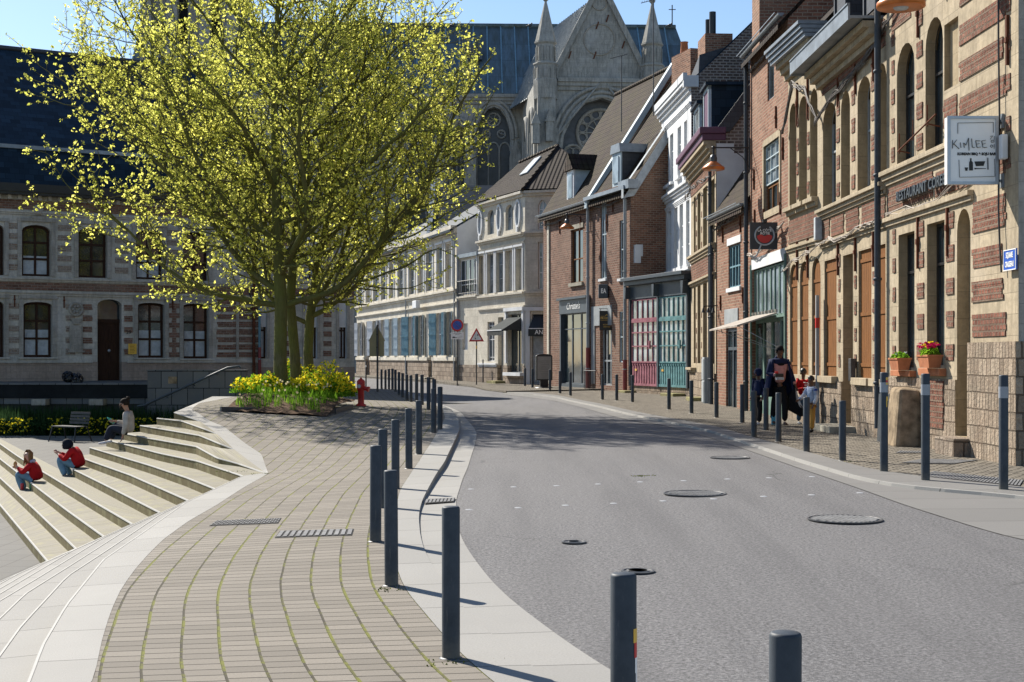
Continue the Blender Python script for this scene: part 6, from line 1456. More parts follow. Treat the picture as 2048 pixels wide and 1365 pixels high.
# wine bar sign
Y=34.9; x0,_,zt=atY(1500,445,Y); x1,_,zb=atY(1555,499,Y)
r=empty('wine_bar_sign',(0,0,0),0,'black square hanging sign with a white-rimmed glass of red wine','sign')
mb=MB(); mb.box(x0,x1,Y,Y+.06,zb,zt); mb.build('panel',M['anth'],r)
cx_,cz_=(x0+x1)/2+.02,(zt+zb)/2+.01; R_=.235
mb=MB(); mb.tube([(cx_+R_*math.cos(t_),Y-.01,cz_+R_*math.sin(t_)) for t_ in [math.radians(115+i*305/24) for i in range(25)]],.022,6); mb.tube([(cx_-.08,Y-.01,cz_-.22),(cx_-.2,Y-.01,cz_-.5),(cx_-.3,Y-.01,cz_-.55)],.02,6); mb.tube([(cx_-.36,Y-.01,cz_-.50),(cx_-.22,Y-.01,cz_-.57),(cx_-.18,Y-.01,cz_-.54)],.025,6); mb.build('glass_outline',M['curtain'],r)
mb=MB(); n=14; P=[(cx_+.19*math.cos(math.radians(185+i*170/n)),Y-.006,cz_+.19*math.sin(math.radians(185+i*170/n))) for i in range(n+1)]; P+=[(cx_+.1,Y-.006,cz_+.03),(cx_,Y-.006,cz_-.02),(cx_-.1,Y-.006,cz_+.03)]; mb.poly(P); mb.build('wine',M['signred'],r)
text_mesh('LA CÔTE',.085,'lettering',M['signwhite'],r,(cx_,Y-.012,cz_+.12),bold=.001,ext=.001); text_mesh('RÔTIE',.085,'lettering',M['signwhite'],r,(cx_+.01,Y-.012,cz_+.045),bold=.001,ext=.001)
mb=MB(); mb.beam((x1,Y+.03,zt-.12),(6.6,Y+.03,zt-.12),.02,.02); mb.beam((x1,Y+.03,zb+.16),(6.6,Y+.03,zb+.16),.02,.02); mb.cbox((cx_,Y-.02,zt+.03),(.1,.12,.08)); mb.build('bracket',M['black'],r)
# faded small shop sign with spots on low house
Y=43.0; x0,_,zt=atY(1447,618,Y); x1,_,zb=atY(1469,658,Y); r=empty('shop_sign',(0,0,0),0,'small faded blue and red hanging sign under a bar of spotlights','sign')
mb=MB(); mb.box(x0,x1,Y,Y+.05,zb,zt); mb.build('panel',plain('faded_picture',(.25,.26,.30),.5,.6,9),r); mb=MB(); a=atY(1407,613,Y); b=atY(1470,610,Y); mb.tube([a,b],.018,6)
for px in(1408,1418,1428): p=Vector(atY(px,613,Y)); mb.tube([p,p+Vector((-.02,0,-.1))],.02,6); mb.lathe([(.02,0),(.06,-.14)],tuple(p+Vector((-.02,0,-.05))),8)
mb.build('spotlight_bar',M['black'],r)
# gold buyer sign and light box
Y=57.4; x0,_,zt=atY(1199,622,Y); x1,_,zb=atY(1228,661,Y); r=empty('gold_buyer_sign',(0,0,0),0,'black hanging sign with gold crown and gold letters above the barred shop door','sign')
mb=MB(); mb.box(x0,x1,Y,Y+.06,zb,zt); mb.build('panel',M['ink'],r); c=(x0+x1)/2
text_mesh('OR COMPTE',.115,'lettering',M['signgold'],r,(c,Y-.01,zt-.30),bold=.003,sx=.8); text_mesh('ACHATS',.08,'lettering',M['signgold'],r,(c,Y-.01,zt-.56)); text_mesh('VENTES',.08,'lettering',M['signgold'],r,(c,Y-.01,zt-.65))
mb=MB()
for k in range(5): mb.blob((c-.05+k*.025,Y-.01,zt-.19+.015*(2-abs(k-2))),(.012,.006,.02),6,4)
mb.box(c-.25,c-.06,Y-.012,Y-.002,zt-.225,zt-.215); mb.box(c+.06,c+.25,Y-.012,Y-.002,zt-.225,zt-.215); mb.box(c-.25,c+.25,Y-.012,Y-.002,zt-.39,zt-.38); mb.build('crown',M['signgold'],r)
mb=MB(); mb.beam((x0-.02,Y+.03,zt+.08),(4.0,Y+.03,zt+.08),.025,.025); mb.beam((x0+.05,Y+.03,zt+.08),(x0+.05,Y+.03,zt),.02,.02); mb.beam((x1-.05,Y+.03,zt+.08),(x1-.05,Y+.03,zt),.02,.02)
a=atY(1223,585,Y); b=atY(1257,616,Y)
for p,q in(((a[0],a[2]),(b[0],a[2])),((a[0],b[2]),(b[0],b[2])),((a[0],a[2]),(a[0],b[2])),((b[0],a[2]),(b[0],b[2])),(((a[0]+b[0])/2,a[2]),((a[0]+b[0])/2,b[2]))): mb.beam((p[0],Y+.3,p[1]),(q[0],Y+.3,q[1]),.03,.03)
mb.build('bracket',M['black'],r)
x0,_,zt=atY(1197,569,Y); x1,_,zb=atY(1216,597,Y); r=empty('light_box_sign',(0,0,0),0,'small grey light box with white letters, high on the far brick house','sign')
mb=MB(); mb.box(x0,x1,Y-.1,Y+.12,zb,zt); mb.build('light_box',M['shopgrey'],r,bevel=.03); text_mesh('EA',.26,'lettering',M['signwhite'],r,((x0+x1)/2,Y-.12,(zt+zb)/2),bold=.008,sx=.7); mb=MB(); mb.beam((x1,Y,zt-.1),(3.98,Y,zt-.1),.03,.03); mb.build('bracket',M['black'],r)
# ------- traffic signs
def sign_pole(px,Y,top,label,cat='road sign',r=.03,name='road_sign'):
    X=(px-CX)*Y/F; g0=g(X,Y); root=empty(name,(X,Y,g0),0,label,cat); mb=MB(); mb.tube([(0,0,-.1),(0,0,top-g0)],r,10); mb.build('pole',M['iron'],root); return root,X,g0
Y=71; r,X,g0=sign_pole(914.5,Y,HC+(HY-640)*Y/F,'round red and blue no parking sign with a white tow-away plate on a dark pole'); zc=HC+(HY-651)*Y/F-g0; R_=.31
mb=MB(); mb.lathe([(0,.05),(R_,.05),(R_,.03),(0,.03)],(0,0,zc),28,axis='y',smooth=False); d=mb.build('disc',M['signred'],r)
mb=MB(); mb.lathe([(0,.055),(R_*.72,.055)],(0,0,zc),28,axis='y',smooth=False); mb.build('blue_field',M['signblue'],d)
mb=MB(); mb.beam((-R_*.52,-.062,zc+R_*.52),(R_*.52,-.062,zc-R_*.52),.06,.006); mb.build('red_bar',M['signred'],d)
mb=MB(); z1=HC+(HY-665)*Y/F-g0; z0=HC+(HY-679)*Y/F-g0; mb.box(-.32,.32,-.045,-.03,z0,z1); p_=mb.build('plate',M['signwhite'],r); mb=MB(); mb.box(-.25,-.02,-.05,-.045,z0+.06,z0+.09); mb.box(-.22,-.12,-.05,-.045,z0+.09,z0+.13); mb.beam((.0,-.048,z0+.08),(.26,-.048,z0+.13),.03,.004)
mb.build('tow_symbol',M['ink'],p_); text_mesh('STATIONNEMENT',.055,'lettering',M['ink'],p_,(0,-.046,z1-.06),ext=.001); text_mesh('GENANT',.055,'lettering',M['ink'],p_,(0,-.046,z1-.12),ext=.001)
Y=68.7; r,X,g0=sign_pole(953,Y,HC+(HY-662)*Y/F,'red-rimmed triangular two-way traffic warning sign on a grey pole'); zb=HC+(HY-683.5)*Y/F-g0; zt=HC+(HY-656)*Y/F-g0
mb=MB(); mb.prism([(-.37,zb),(.37,zb),(0,zt)],-.05,-.03); t=mb.build('triangle',M['signred'],r,bevel=.01); mb=MB(); mb.prism([(-.25,zb+.075),(.25,zb+.075),(0,zt-.15)],-.056,-.051); mb.build('white_field',M['signwhite'],t)
mb=MB(); mb.beam((-.05,-.062,zb+.12),(-.05,-.062,zb+.36),.02,.004); mb.prism([(-.09,zb+.17),(-.01,zb+.17),(-.05,zb+.1)],-.064,-.058); mb.beam((.06,-.062,zb+.12),(.06,-.062,zb+.34),.02,.004); mb.prism([(.02,zb+.29),(.10,zb+.29),(.06,zb+.37)],-.064,-.058); mb.build('arrows',M['ink'],t)
mb=MB(); mb.tube([(0,0,zb-.35),(0,0,zb-.2)],.032,8); mb.build('sticker',M['signyellow'],r)
Y=55; r,X,g0=sign_pole(755,Y,HC+(HY-650)*Y/F,'dull yellow-grey backs of a triangular and a rectangular road sign on a black pole','road sign',.04); zb=HC+(HY-683)*Y/F-g0; zt=HC+(HY-650)*Y/F-g0
mb=MB(); mb.prism([(-.36,zb+.0),(.30,zb),(-.03,zt)],.05,.07); mb.build('triangle_back',M['signback'],r,bevel=.01); mb=MB(); z1=HC+(HY-681)*Y/F-g0;z0=HC+(HY-713)*Y/F-g0; mb.box(-.32,.25,.05,.07,z0,z1-.02); mb.build('panel_back',M['signback'],r,bevel=.03)
mb=MB(); mb.box(-.04,.04,-.04,.05,z1-.3,z1-.25); mb.box(-.04,.04,-.04,.05,z1+.2,z1+.25); mb.build('clamp',M['black'],r)
# advertising panel
Y=61; X=(1088-CX)*Y/F; g0=g(X,Y); r=empty('advertising_panel',(X,Y,g0),.25,'free-standing black framed notice panel with a rounded top on the corner pavement','notice board')
mb=MB(); n=8; P=[(-.36,.38),(.36,.38),(.36,1.42)]+[(.36*math.cos(pi*i/n),1.42+.09*math.sin(pi*i/n)) for i in range(1,n)]+[(-.36,1.42)]; mb.prism(P,-.06,.06); mb.build('frame',M['black'],r)
mb=MB(); mb.box(-.31,.31,-.066,-.06,.43,1.4); pn=mb.build('poster',plain('pale_poster',(.26,.235,.21),.4,.15,3),r); mb=MB()
for i in range(9): mb.box(-.2+.03*(i%3),.2-.04*(i%2),-.07,-.067,1.2-i*.075,1.215-i*.075)
mb.build('printed_lines',plain('faint_print',(.20,.18,.16),.6,.1,3),pn); mb=MB(); mb.box(-.18,.18,-.05,.05,.08,.38); mb.lathe([(.42,0),(.42,.06),(.3,.1),(0,.1)],n=18); mb.build('foot',M['black'],r)
# fire hydrant
px,py=722,813; X,Y,z=up(px,py); s_=F/Y; r=empty('fire_hydrant',(X,Y,z),0,'red fire hydrant standing on the pavers beside the flower bed','hydrant'); h=56/s_
mb=MB(); mb.lathe([(.14,-.02),(.14,.05),(.09,.07),(.085,.1),(.085,h*.55),(.11,h*.62),(.11,h*.9),(.06,h*.97),(0,h*.98)],n=16); mb.tube([(0,0,h*.95),(0,0,h*1.03)],.03,8); mb.build('barrel',M['red'],r)
mb=MB(); mb.tube([(0,0,h*.72),(-.03,-.2,h*.72)],.065,12); mb.tube([(0,0,h*.66),(.18,-.02,h*.62)],.06,12); mb.tube([(.18,-.02,h*.62),(.22,-.03,h*.60)],.075,10); mb.build('outlet',M['red'],r); mb=MB(); mb.tube([(-.031,-.20,h*.72),(-.032,-.215,h*.72)],.05,12); mb.build('outlet_cap',M['curtain'],r)
# ------- granite screen wall, handrail and retaining wall at the back of the square
SG=granite('dark_wet_granite',(.13,.135,.14),1.25,.62)
def tilewall():
    t=NT('grey_granite_cladding'); uv=t.uv(); br=t.node('ShaderNodeTexBrick',offset=.35,inp={'Vector':uv,'Color1':c4((.10,.105,.11)),'Color2':c4((.165,.17,.175)),'Mortar':c4((.02,.02,.022)),'Scale':1.0,'Mortar Size':.012,'Brick Width':.5,'Row Height':.53}); n=t.noise(uv,1.6,6,.7)
    return t.fin(t.mix(t.ramp(n,[(.5,0),(.68,.6)]),br.outputs[0],(.17,.165,.15)),.6,br.outputs[1],-.4,.01)
M['clad']=tilewall(); Y=44.6
x0,_,zt=atY(295,742,Y); x1=atY(490,742,Y)[0]
r=empty('screen_wall',(0,0,0),0,'grey granite clad wall carrying a slanting handrail beside the old mansion','wall')
mb=MB(); mb.box(x0,x1,Y,Y+.5,-.95,zt); mb.build('wall_body',M['clad'],r); mb=MB(); mb.box(x0-.03,x1+.03,Y-.03,Y+.53,zt,zt+.03); mb.build('coping',M['clad'],r)
p=atY(345,760,Y); mb=MB(); mb.box(p[0]-.13,p[0]+.13,Y-.02,Y,p[2]-.12,p[2]+.1); mb.build('plaque',M['stone_old'],r)
mb=MB(); P=[atY(275,813,Y-.5),atY(290,811,Y-.5),atY(300,806,Y-.35),atY(455,736,Y-.2),atY(478,733,Y-.15),atY(482,737,Y-.15)]; mb.tube(P,.035,8)
for q in (.2,.55,.85): a=Vector(P[2]).lerp(Vector(P[3]),q); mb.tube([a,a+Vector((0,.3,-.08))],.015,6)
mb.build('handrail',M['shopgrey'],r)
r=empty('retaining_wall',(0,0,0),0,'low black retaining wall with pale ledge behind the flower bed','wall'); Y=45.2
zt=atY(0,770,Y)[2]; zm=atY(0,797,Y)[2]; zl=atY(0,809,Y)[2]
mb=MB(); mb.box(-34,x0,Y,Y+.5,zm,zt); mb.build('wall_body',plain('black_stained_concrete',(.012,.014,.016),.7,.4,2),r); mb=MB(); mb.box(-34,x0,Y+.05,Y+.4,zl,zm); mb.build('ledge',M['clad'],r); mb=MB(); mb.box(-34,x0,Y+.2,Y+.5,-.95,zl); mb.build('lower_wall',M['ink'],r)
mb=MB(); mb.box(-34,x0,Y-.03,Y+.5,zt,zt+.05); mb.build('coping',M['clad'],r)
for px in (84,198): p=atY(px,800,Y); mb=MB(); mb.box(p[0]-.22,p[0]+.22,Y-.35,Y+.1,zl-.02,zm-.02); mb.build('stone_bracket',M['gstone'],r)
mb=MB(); mb.quad((-40,Y+.3,zt-.02),(x1,Y+.3,zt-.02),(x1,60,zt+.0),(-40,50,zt)); mb.build('terrace',M['plaza'],kind='structure')
# bench
X,Y,z=up(140,884,-.905); r=empty('park_bench',(X,Y,z),-.5,'dark slatted bench in the shade before the yellow flower bed','bench')
mb=MB()
for i in range(4): mb.box(-.55,.45,-.2+i*.12,-.11+i*.12,.42,.45)
mb.build('seat',M['iron'],r); mb=MB()
for i in range(4): mb.box(-.3,.45,.27+i*.02,.29+i*.02,.5+i*.09,.57+i*.09)
mb.build('backrest',M['iron'],r)
for x in (-.5,.4):
    for y_ in (-.18,.26): mb=MB(); mb.tube([(x,y_,.42),(x*1.12,y_*1.5,0)],.02,6); mb.build('leg',M['black'],r)
# small clipped plants on the terrace behind the retaining wall
Y=48.2
for i,(px,py,rr,lab) in enumerate(((136,754,.17,'left one of two dark tufted plants above the retaining wall'),(153,759,.2,'right one of two dark tufted plants above the retaining wall'))):
    p=atY(px,py,Y); r=empty('potted_succulent',(p[0],Y,zt),0,lab,'plant','two dark tufted plants'); mb=MB()
    for k in range(160):
        d=Vector((random.gauss(0,1),random.gauss(0,1),random.gauss(0,1))).normalized(); c=Vector((0,0,p[2]-zt))+d*rr; e=d.orthogonal().normalized()*.03; f_=d.cross(e).normalized()*.03; mb.quad(c-e-f_,c+e-f_,c+e+f_+d*.03,c-e+f_+d*.03)
    mb.build('foliage',M['foldark'] if 'foldark' in M else M['black'],r); mb=MB(); mb.tube([(0,0,-.02),(0,0,p[2]-zt)],.02,6); mb.build('stem',M['black'],r)
# old stone block and hatch by the corner house
p0=atY(1788,890,24.4); s_=F/24.4; Y=24.0; x0=atY(1789,0,Y)[0]
r=empty('stone_block',(6.40,24.1,0),-.0,'big weathered brown stone block standing against the corner house below the flower boxes','stone block')
mb=MB(); mb.add([(.0,-.3,-.05),(.46,-.3,-.05),(.46,.55,-.05),(.0,.55,-.05),(.10,-.20,.98),(.46,-.26,.95),(.46,.5,1.0),(.12,.42,.99)],[(0,3,2,1),(4,5,6,7),(0,1,5,4),(1,2,6,5),(2,3,7,6),(3,0,4,7)]); o=mb.build('block',M['stone_old'],r,bevel=.07)
mb=MB(); mb.box(-.02,.0,.46,.5,0,0) if False else None
mb.add([(.12,.6,.0),(.12,1.3,.0),(.15,1.3,.85),(.15,.6,.85),(.44,.6,0),(.44,1.3,0),(.44,1.3,.85),(.44,.6,.85)],[(0,3,2,1),(0,4,7,3),(3,7,6,2),(1,2,6,5)]); mb.build('meter_hatch',M['zinc_dark'],r)
# flower boxes
def leafclump(mb,c,rx,ry,rz,n,sz,mats=1):
    for k in range(n):
        d=Vector((random.gauss(0,1),random.gauss(0,1),abs(random.gauss(0,1)))).normalized()*random.uniform(.5,1)
        q=Vector(c)+Vector((d.x*rx,d.y*ry,d.z*rz)); a=Vector((random.gauss(0,1),random.gauss(0,1),random.gauss(0,1))).normalized(); b=a.orthogonal().normalized(); s1=sz*random.uniform(.6,1.2)
        mb.quad(q-a*s1-b*s1*.5,q+a*s1-b*s1*.5,q+a*s1+b*s1*.5,q-a*s1+b*s1*.5)
def leafmat(name,c1,c2,tr=.5,sc=9):
    t=NT(name); n=t.noise(t.obj(),sc,2); n2=t.node('ShaderNodeNewGeometry').outputs['Random Per Island']
    col=t.ramp(t.math('ADD',t.math('MULTIPLY',n,.5),t.math('MULTIPLY',n2,.5)),[(.25,c1),(.75,c2)])
    d=t.node('ShaderNodeBsdfDiffuse'); tl=t.node('ShaderNodeBsdfTranslucent'); mx=t.node('ShaderNodeMixShader'); mx.inputs[0].default_value=tr
    t.t.links.new(col,d.inputs[0]); t.t.links.new(col,tl.inputs[0]); t.t.links.new(d.outputs[0],mx.inputs[1]); t.t.links.new(tl.outputs[0],mx.inputs[2]); t.t.links.new(mx.outputs[0],t.out.inputs[0]); return t.m
M['leaf']=leafmat('young_yellow_green_leaves',(.40,.44,.07),(.90,.86,.20),.68)
M['leafg']=leafmat('green_leaves',(.07,.17,.015),(.22,.40,.03),.5)
M['leafd']=leafmat('dark_leaves',(.012,.03,.012),(.04,.08,.03),.4)
M['flower']=leafmat('yellow_blossom',(.70,.55,.02),(.85,.75,.05),.4)
M['magenta']=leafmat('magenta_blossom',(.35,.01,.06),(.6,.03,.14),.3)
M['bark']=None
for k,(u,w,lab,fl) in enumerate(((R1.u(1817),.52,'terracotta window box with low green plants, left one',0),(R1.u(1878),.56,'terracotta window box full of magenta and yellow flowers, right one',1))):
    r=empty('flower_box',R1.root.location,R1.root.rotation_euler[2],lab,'flower box','terracotta flower boxes on the sills'); z0=1.28+.05*k; mb=MB()
    mb.add([(u-w/2+.04,-.24,z0),(u+w/2-.04,-.24,z0),(u+w/2-.04,-.06,z0),(u-w/2+.04,-.06,z0),(u-w/2,-.27,z0+.2),(u+w/2,-.27,z0+.2),(u+w/2,-.03,z0+.2),(u-w/2,-.03,z0+.2)],[(0,3,2,1),(4,5,6,7),(0,1,5,4),(1,2,6,5),(2,3,7,6),(3,0,4,7)]); mb.box(u-w/2-.01,u+w/2+.01,-.28,-.02,z0+.18,z0+.21); mb.build('planter',M['terra'],r)
    mb=MB(); leafclump(mb,(u,-.15,z0+.2),w*.5,.13,.16 if fl else .11,260,.03); mb.build('foliage',M['leafg'],r)
    mb=MB(); mb2=MB()
    for q in range(60 if fl else 14):
        x=u+random.uniform(-.45,.45)*w; zz=z0+(.32 if fl else .25)+random.uniform(0,.1)*(1-abs(x-u)/w)
        leafclump(mb if (x<u+.1 and random.random()<.35) else mb2,(x,-.15+random.uniform(-.12,.08),zz),.03,.03,.02,8,.018)
    if fl: mb.build('blossom',M['flower'],r); mb2.build('blossom',M['magenta'],r)
    else: mb.build('blossom',M['curtain'],r) if mb.v else None
# ------- things in the ground
M['wci']=plain('worn_iron',(.17,.17,.172),.75,.3,6,0); M['pit']=plain('dark_iron',(.025,.025,.027),.8,.3,6,0)
def disc_cover(px,py,rad,label,pat):
    X,Y,z=up(px,py); z=road_z(X,Y); r=empty('manhole_cover',(X,Y,z+.004),random.uniform(-.15,.15),label,'manhole cover'); mb=MB(); mb.lathe([(rad,.001),(rad,.010),(rad-.018,.011),(rad-.022,.005),(0,.005)],n=40,smooth=False); mb.build('frame',M['iron'],r); mb=MB()
    n=13
    for i in range(n):
        x=-rad+.06+(2*rad-.12)*i/(n-1); h=math.sqrt(max(0,(rad-.05)**2-x*x))
        if pat=='bars': mb.box(x-.013,x+.013,-h,h,.005,.013)
        else:
            for j in range(int(2*h/.09)): y_=-h+.045+j*.09; mb.box(x-.016,x+.016,y_-.028,y_+.028,.005,.013)
    mb.build('cast_pattern',M['wci'],r); return r
disc_cover(1390,983,.36,'round manhole cover with a waffle pattern in the middle of the road','w'); disc_cover(1690,1035,.36,'round manhole cover with parallel bars at the right of the road','bars')
disc_cover(1276,1143,.13,'small round valve cover in the asphalt behind the stickered bollard','bars'); disc_cover(1148,1084,.11,'tiny round valve cover in the asphalt, left of the middle of the road','w')
disc_cover(1460,912,.3,'faint dark manhole cover far up the road in front of the woman','w')
def grate(p4,label,kind,z0=.010,bars=14,name='drain_grate'):
    P=[Vector(up(*p)) for p in p4]; c=sum(P,Vector())/4; r=empty(name,c,0,label,'drain'); mb=MB(); Q_=[p-c+Vector((0,0,z0)) for p in P]
    mb.quad(*Q_); mb.build('frame',M['pit'],r); mb=MB(); up_=Vector((0,0,.006))
    for i in range(bars):
        a=(i+.18)/bars; b=(i+.82)/bars
        if kind=='bars': segs=[(.08,.92)]
        else: segs=[(.08+.28*j+.1*(i%2),.08+.28*j+.1*(i%2)+.16) for j in range(3)]
        for s0,s1 in segs:
            L=lambda u,v:(Q_[0].lerp(Q_[1],u)).lerp(Q_[3].lerp(Q_[2],u),v)+up_
            mb.quad(L(a,s0),L(b,s0),L(b,s1),L(a,s1))
    mb.build('cast_pattern',M['wci'],r)
grate([(418,1054),(556,1049),(563,1038),(434,1043)],'checkered steel cover set in the pavers, left one of two','chk',bars=26); grate([(549,1078),(704,1073),(708,1060),(560,1064)],'ribbed drain cover with moss set in the pavers, right one of two','bars',bars=12)
grate([(848,1005),(908,1001),(911,993),(852,996)],'small storm drain inlet in the granite gutter','bars',z0=.010-kh(15.2),bars=8)
grate([(1800,928),(1905,930),(1958,922),(1850,919)],'dark drain grate in the cobbles at the foot of the corner house','bars',bars=20); grate([(1835,955),(2040,975),(2048,962),(1870,944)],'long drain grate in the cobbles between the banded bollards','bars',bars=30)
grate([(1790,908),(1850,908),(1858,904),(1800,903)],'small dark drain grate beside the stone block','bars',bars=10)
st0=None
for i,(px,py) in enumerate([(938,1015),(1036,1011),(1131,1006),(1227,1002),(1326,997),(1427,993),(1527,988),(1623,985),(1720,981),(942,971),(1027,967),(1113,965),(1196,962),(1280,958),(1367,956),(1455,953),(1538,951),(1624,949)]):
    X,Y,z=up(px,py); z=road_z(X,Y)
    lab='small pale round stud in the near row across the asphalt' if i<9 else 'small pale round stud in the far row across the asphalt'
    gp='near row of road studs' if i<9 else 'far row of road studs'
    if st0 is None: mb=MB(); mb.lathe([(.042,0),(.036,.004),(.02,.006),(0,.007)],n=14); st0=mb.build('road_stud',plain('worn_stud',(.34,.345,.355),.8,.2,5),None); o=st0
    else: o=st0.copy(); COL.objects.link(o)
    props(o,lab,'road stud',gp); o.location=(X,Y,z)
# parking post with red mark by the shutters and TV antennas
u=0
for px,Y,y0,y1,lab in((1243,58,112,190,'thin television antenna above the pantile roofs, left one'),(1307,52,0,150,'tall television antenna above the white house, right one')):
    a=atY(px,y1,Y); b=atY(px,y0,Y); r=empty('antenna',a,0,lab,'antenna'); h=b[2]-a[2]; mb=MB(); mb.tube([(0,0,-1.5),(0,0,h)],.022,5); mb.build('mast',M['iron'],r); mb=MB(); mb.beam((-.45,.1,h-.1),(.25,-.1,h+.05),.02,.02)
    for k in range(8): x=-.42+k*.09; mb.beam((x,-.14,h-.08+k*.02),(x,.2,h-.08+k*.02),.01,.01)
    mb.build('array',M['iron'],r)
for i,(px,py,Y) in enumerate(((905,50,139),(1060,50,139),(1340,50,139))):
    p=atY(px,py+2,Y); mb=MB(); mb.blob((0,0,.15),(.22,.16,.15),8,5); mb.blob((.16,0,.33),(.09,.08,.09),6,4); mb.tube([(0,0,-.1),(0,0,.1)],.04,4); mb.tube([(-.15,0,.15),(-.4,0,.05)],[.09,.04],5); o=mb.build('pigeon',M['iron'],None,label='tiny dark pigeon perched on the cathedral ridge',cat='bird',group='pigeons on the cathedral roof'); o.location=p
    o.location.z=p[2]-.1
# ================================================================== trees
def bark():
    t=NT('mossy_bark'); o=t.obj(); n=t.noise(t.mapping(o,(7,7,1.6)),2.2,6,.7); n2=t.noise(o,1.2,4,.6)
    col=t.ramp(n,[(.3,(.05,.042,.024)),(.6,(.14,.125,.065))]); col=t.mix(t.ramp(n2,[(.35,.15),(.6,.75)]),col,(.125,.135,.03))
    return t.fin(col,.95,n,.9,.03)
M['bark']=bark()
CEN=Vector((-6.9,38.6,7.0)); RX,RYY,RZ=6.9,5.6,5.6
def inside(p,k=1.0):
    q=(p-CEN)
    if q.z>0: return (q.x/RX)**2+(q.y/RYY)**2+(q.z/RZ)**2<k
    return (abs(q.x)/RX)**2.6+(q.y/RYY)**2+(abs(q.z)/4.3)**3.4<k
def rv(): return Vector((random.gauss(0,1),random.gauss(0,1),random.gauss(0,1)))
class Tree:
    def __init__(s): s.mb=MB(); s.lp=[]; s.tw=MB()
    def branch(s,p,d,L,r,lvl):
        n=max(3,int(L/(.45 if lvl<2 else .22))); st=L/n; pts=[p.copy()]; rs=[r]; d=d.normalized()
        up_=.10 if lvl==1 else .05
        for i in range(n):
            d=(d+rv()*(.09 if lvl==1 else .16)+Vector((0,0,up_*(1 if d.z<.75 else -.3)))).normalized()
            q=pts[-1]+d*st
            if not inside(q,1.0+.12*math.sin(q.x*2.1+q.z*1.7)+random.uniform(-.1,.1)) and lvl>0 and i>0: break
            pts.append(q); rs.append(r*(1-.82*(i+1)/n)+.004)
        (s.mb if lvl<3 else s.tw).tube(pts,rs,(10,7,5,3)[min(lvl,3)],cap=False)
        m=len(pts)
        if lvl==1:
            for i in range(1,m):
                for k in range(2):
                    if random.random()<.82:
                        dd=(pts[i]-pts[i-1]).normalized(); a=dd.orthogonal().normalized(); a.rotate(Matrix.Rotation(random.uniform(0,6.28),3,dd)); 
                        s.branch(pts[i],dd*.75+a*.8+Vector((0,0,.12)),L*random.uniform(.22,.42)*(1-.35*i/m)+.4,rs[i]*.42,2)
        elif lvl==2:
            for i in range(1,m):
                if random.random()<.78:
                    dd=(pts[i]-pts[i-1]).normalized(); a=dd.orthogonal().normalized(); a.rotate(Matrix.Rotation(random.uniform(0,6.28),3,dd)); s.branch(pts[i],dd*.7+a*.85,random.uniform(.3,.8),.006,3)
            s.lp.append(pts[-1])
        elif lvl==3:
            for q in pts[1:]:
                s.lp.append(q)
    def trunk(s,P,R,n_l,z0,seed):
        P=[Vector(p) for p in P]; s.mb.tube(P,R,16,cap=False)
        ztop=P[-1].z
        def at(z):
            for a,b,ra,rb in zip(P,P[1:],R,R[1:]):
                if a.z<=z<=b.z: t=(z-a.z)/(b.z-a.z); return a.lerp(b,t),ra+(rb-ra)*t
            return P[-1],R[-1]
        for i in range(n_l):
            t=i/(n_l-1); z=z0+(ztop-z0)*t**1.05; p,r=at(z); az=seed+i*2.39996
            el=.28+.75*t+random.uniform(-.12,.12); d=Vector((math.cos(az)*math.cos(el),math.sin(az)*math.cos(el),math.sin(el)))
            L=(8.6*(1-t)+3.0*t)*random.uniform(.85,1.15); s.branch(p,d,L,min(r*.5,.075*(1-t)+.028),1)
def leaves(points,name,parent,mat,per=5,size=.052,spread=.09):
    P=np.array([tuple(p) for p in points]); n=len(P)*per
    base=np.repeat(P,per,axis=0)+RNG.normal(0,spread*.55,(n,3))
    a=RNG.normal(0,1,(n,3)); a/=np.linalg.norm(a,axis=1)[:,None]; b=RNG.normal(0,1,(n,3)); b-=(a*b).sum(1)[:,None]*a; b/=np.linalg.norm(b,axis=1)[:,None]
    s=(size*RNG.uniform(.45,1.25,n))[:,None]; c=np.cross(a,b)*s*.35
    V=np.stack([base-a*s,base-b*s*.62+c,base+a*s,base+b*s*.62+c],1).reshape(-1,3)
    me=bpy.data.meshes.new(name); me.vertices.add(len(V)); me.vertices.foreach_set('co',V.astype(np.float32).ravel())
    idx=np.arange(n)*4; L=np.stack([idx,idx+1,idx+2,idx+3],1).ravel().astype(np.int32)
    me.loops.add(4*n); me.loops.foreach_set('vertex_index',L); me.polygons.add(n); me.polygons.foreach_set('loop_start',(np.arange(n)*4).astype(np.int32)); me.polygons.foreach_set('loop_total',np.full(n,4,np.int32)); me.update(); me.validate()
    me.materials.append(mat); o=bpy.data.objects.new(name,me); COL.objects.link(o); o.parent=parent; return o,n
tot=0
specs=[(562,808,[(0,0,0),(-.02,0,1.2),(-.0,0,2.6),(-.12,.05,5),(-.2,.1,8),(-.1,.1,10.6),(0,0,12.2)],[.23,.17,.165,.13,.085,.045,.012],36.9,22,2.55,.3,'front mossy tree trunk, left and thickest of the three in the flower bed'),
(595,790,[(0,0,0),(-.08,.0,1.4),(-.2,0,2.8),(-.05,.1,5),(.25,.2,7.5),(.35,.2,9.5),(.4,.2,11.4)],[.17,.14,.13,.10,.07,.04,.012],38.8,17,2.9,1.7,'middle mossy tree leaning slightly left, between the other two in the flower bed'),
(620,785,[(0,0,0),(-.05,.0,1.4),(.0,.0,2.4),(.25,.1,4.2),(.75,.2,6.5),(1.1,.2,8.6),(1.3,.2,10.4)],[.17,.135,.13,.10,.07,.04,.012],40.2,17,2.2,3.2,'right mossy tree, behind the other two, with the long branch reaching over the road')]
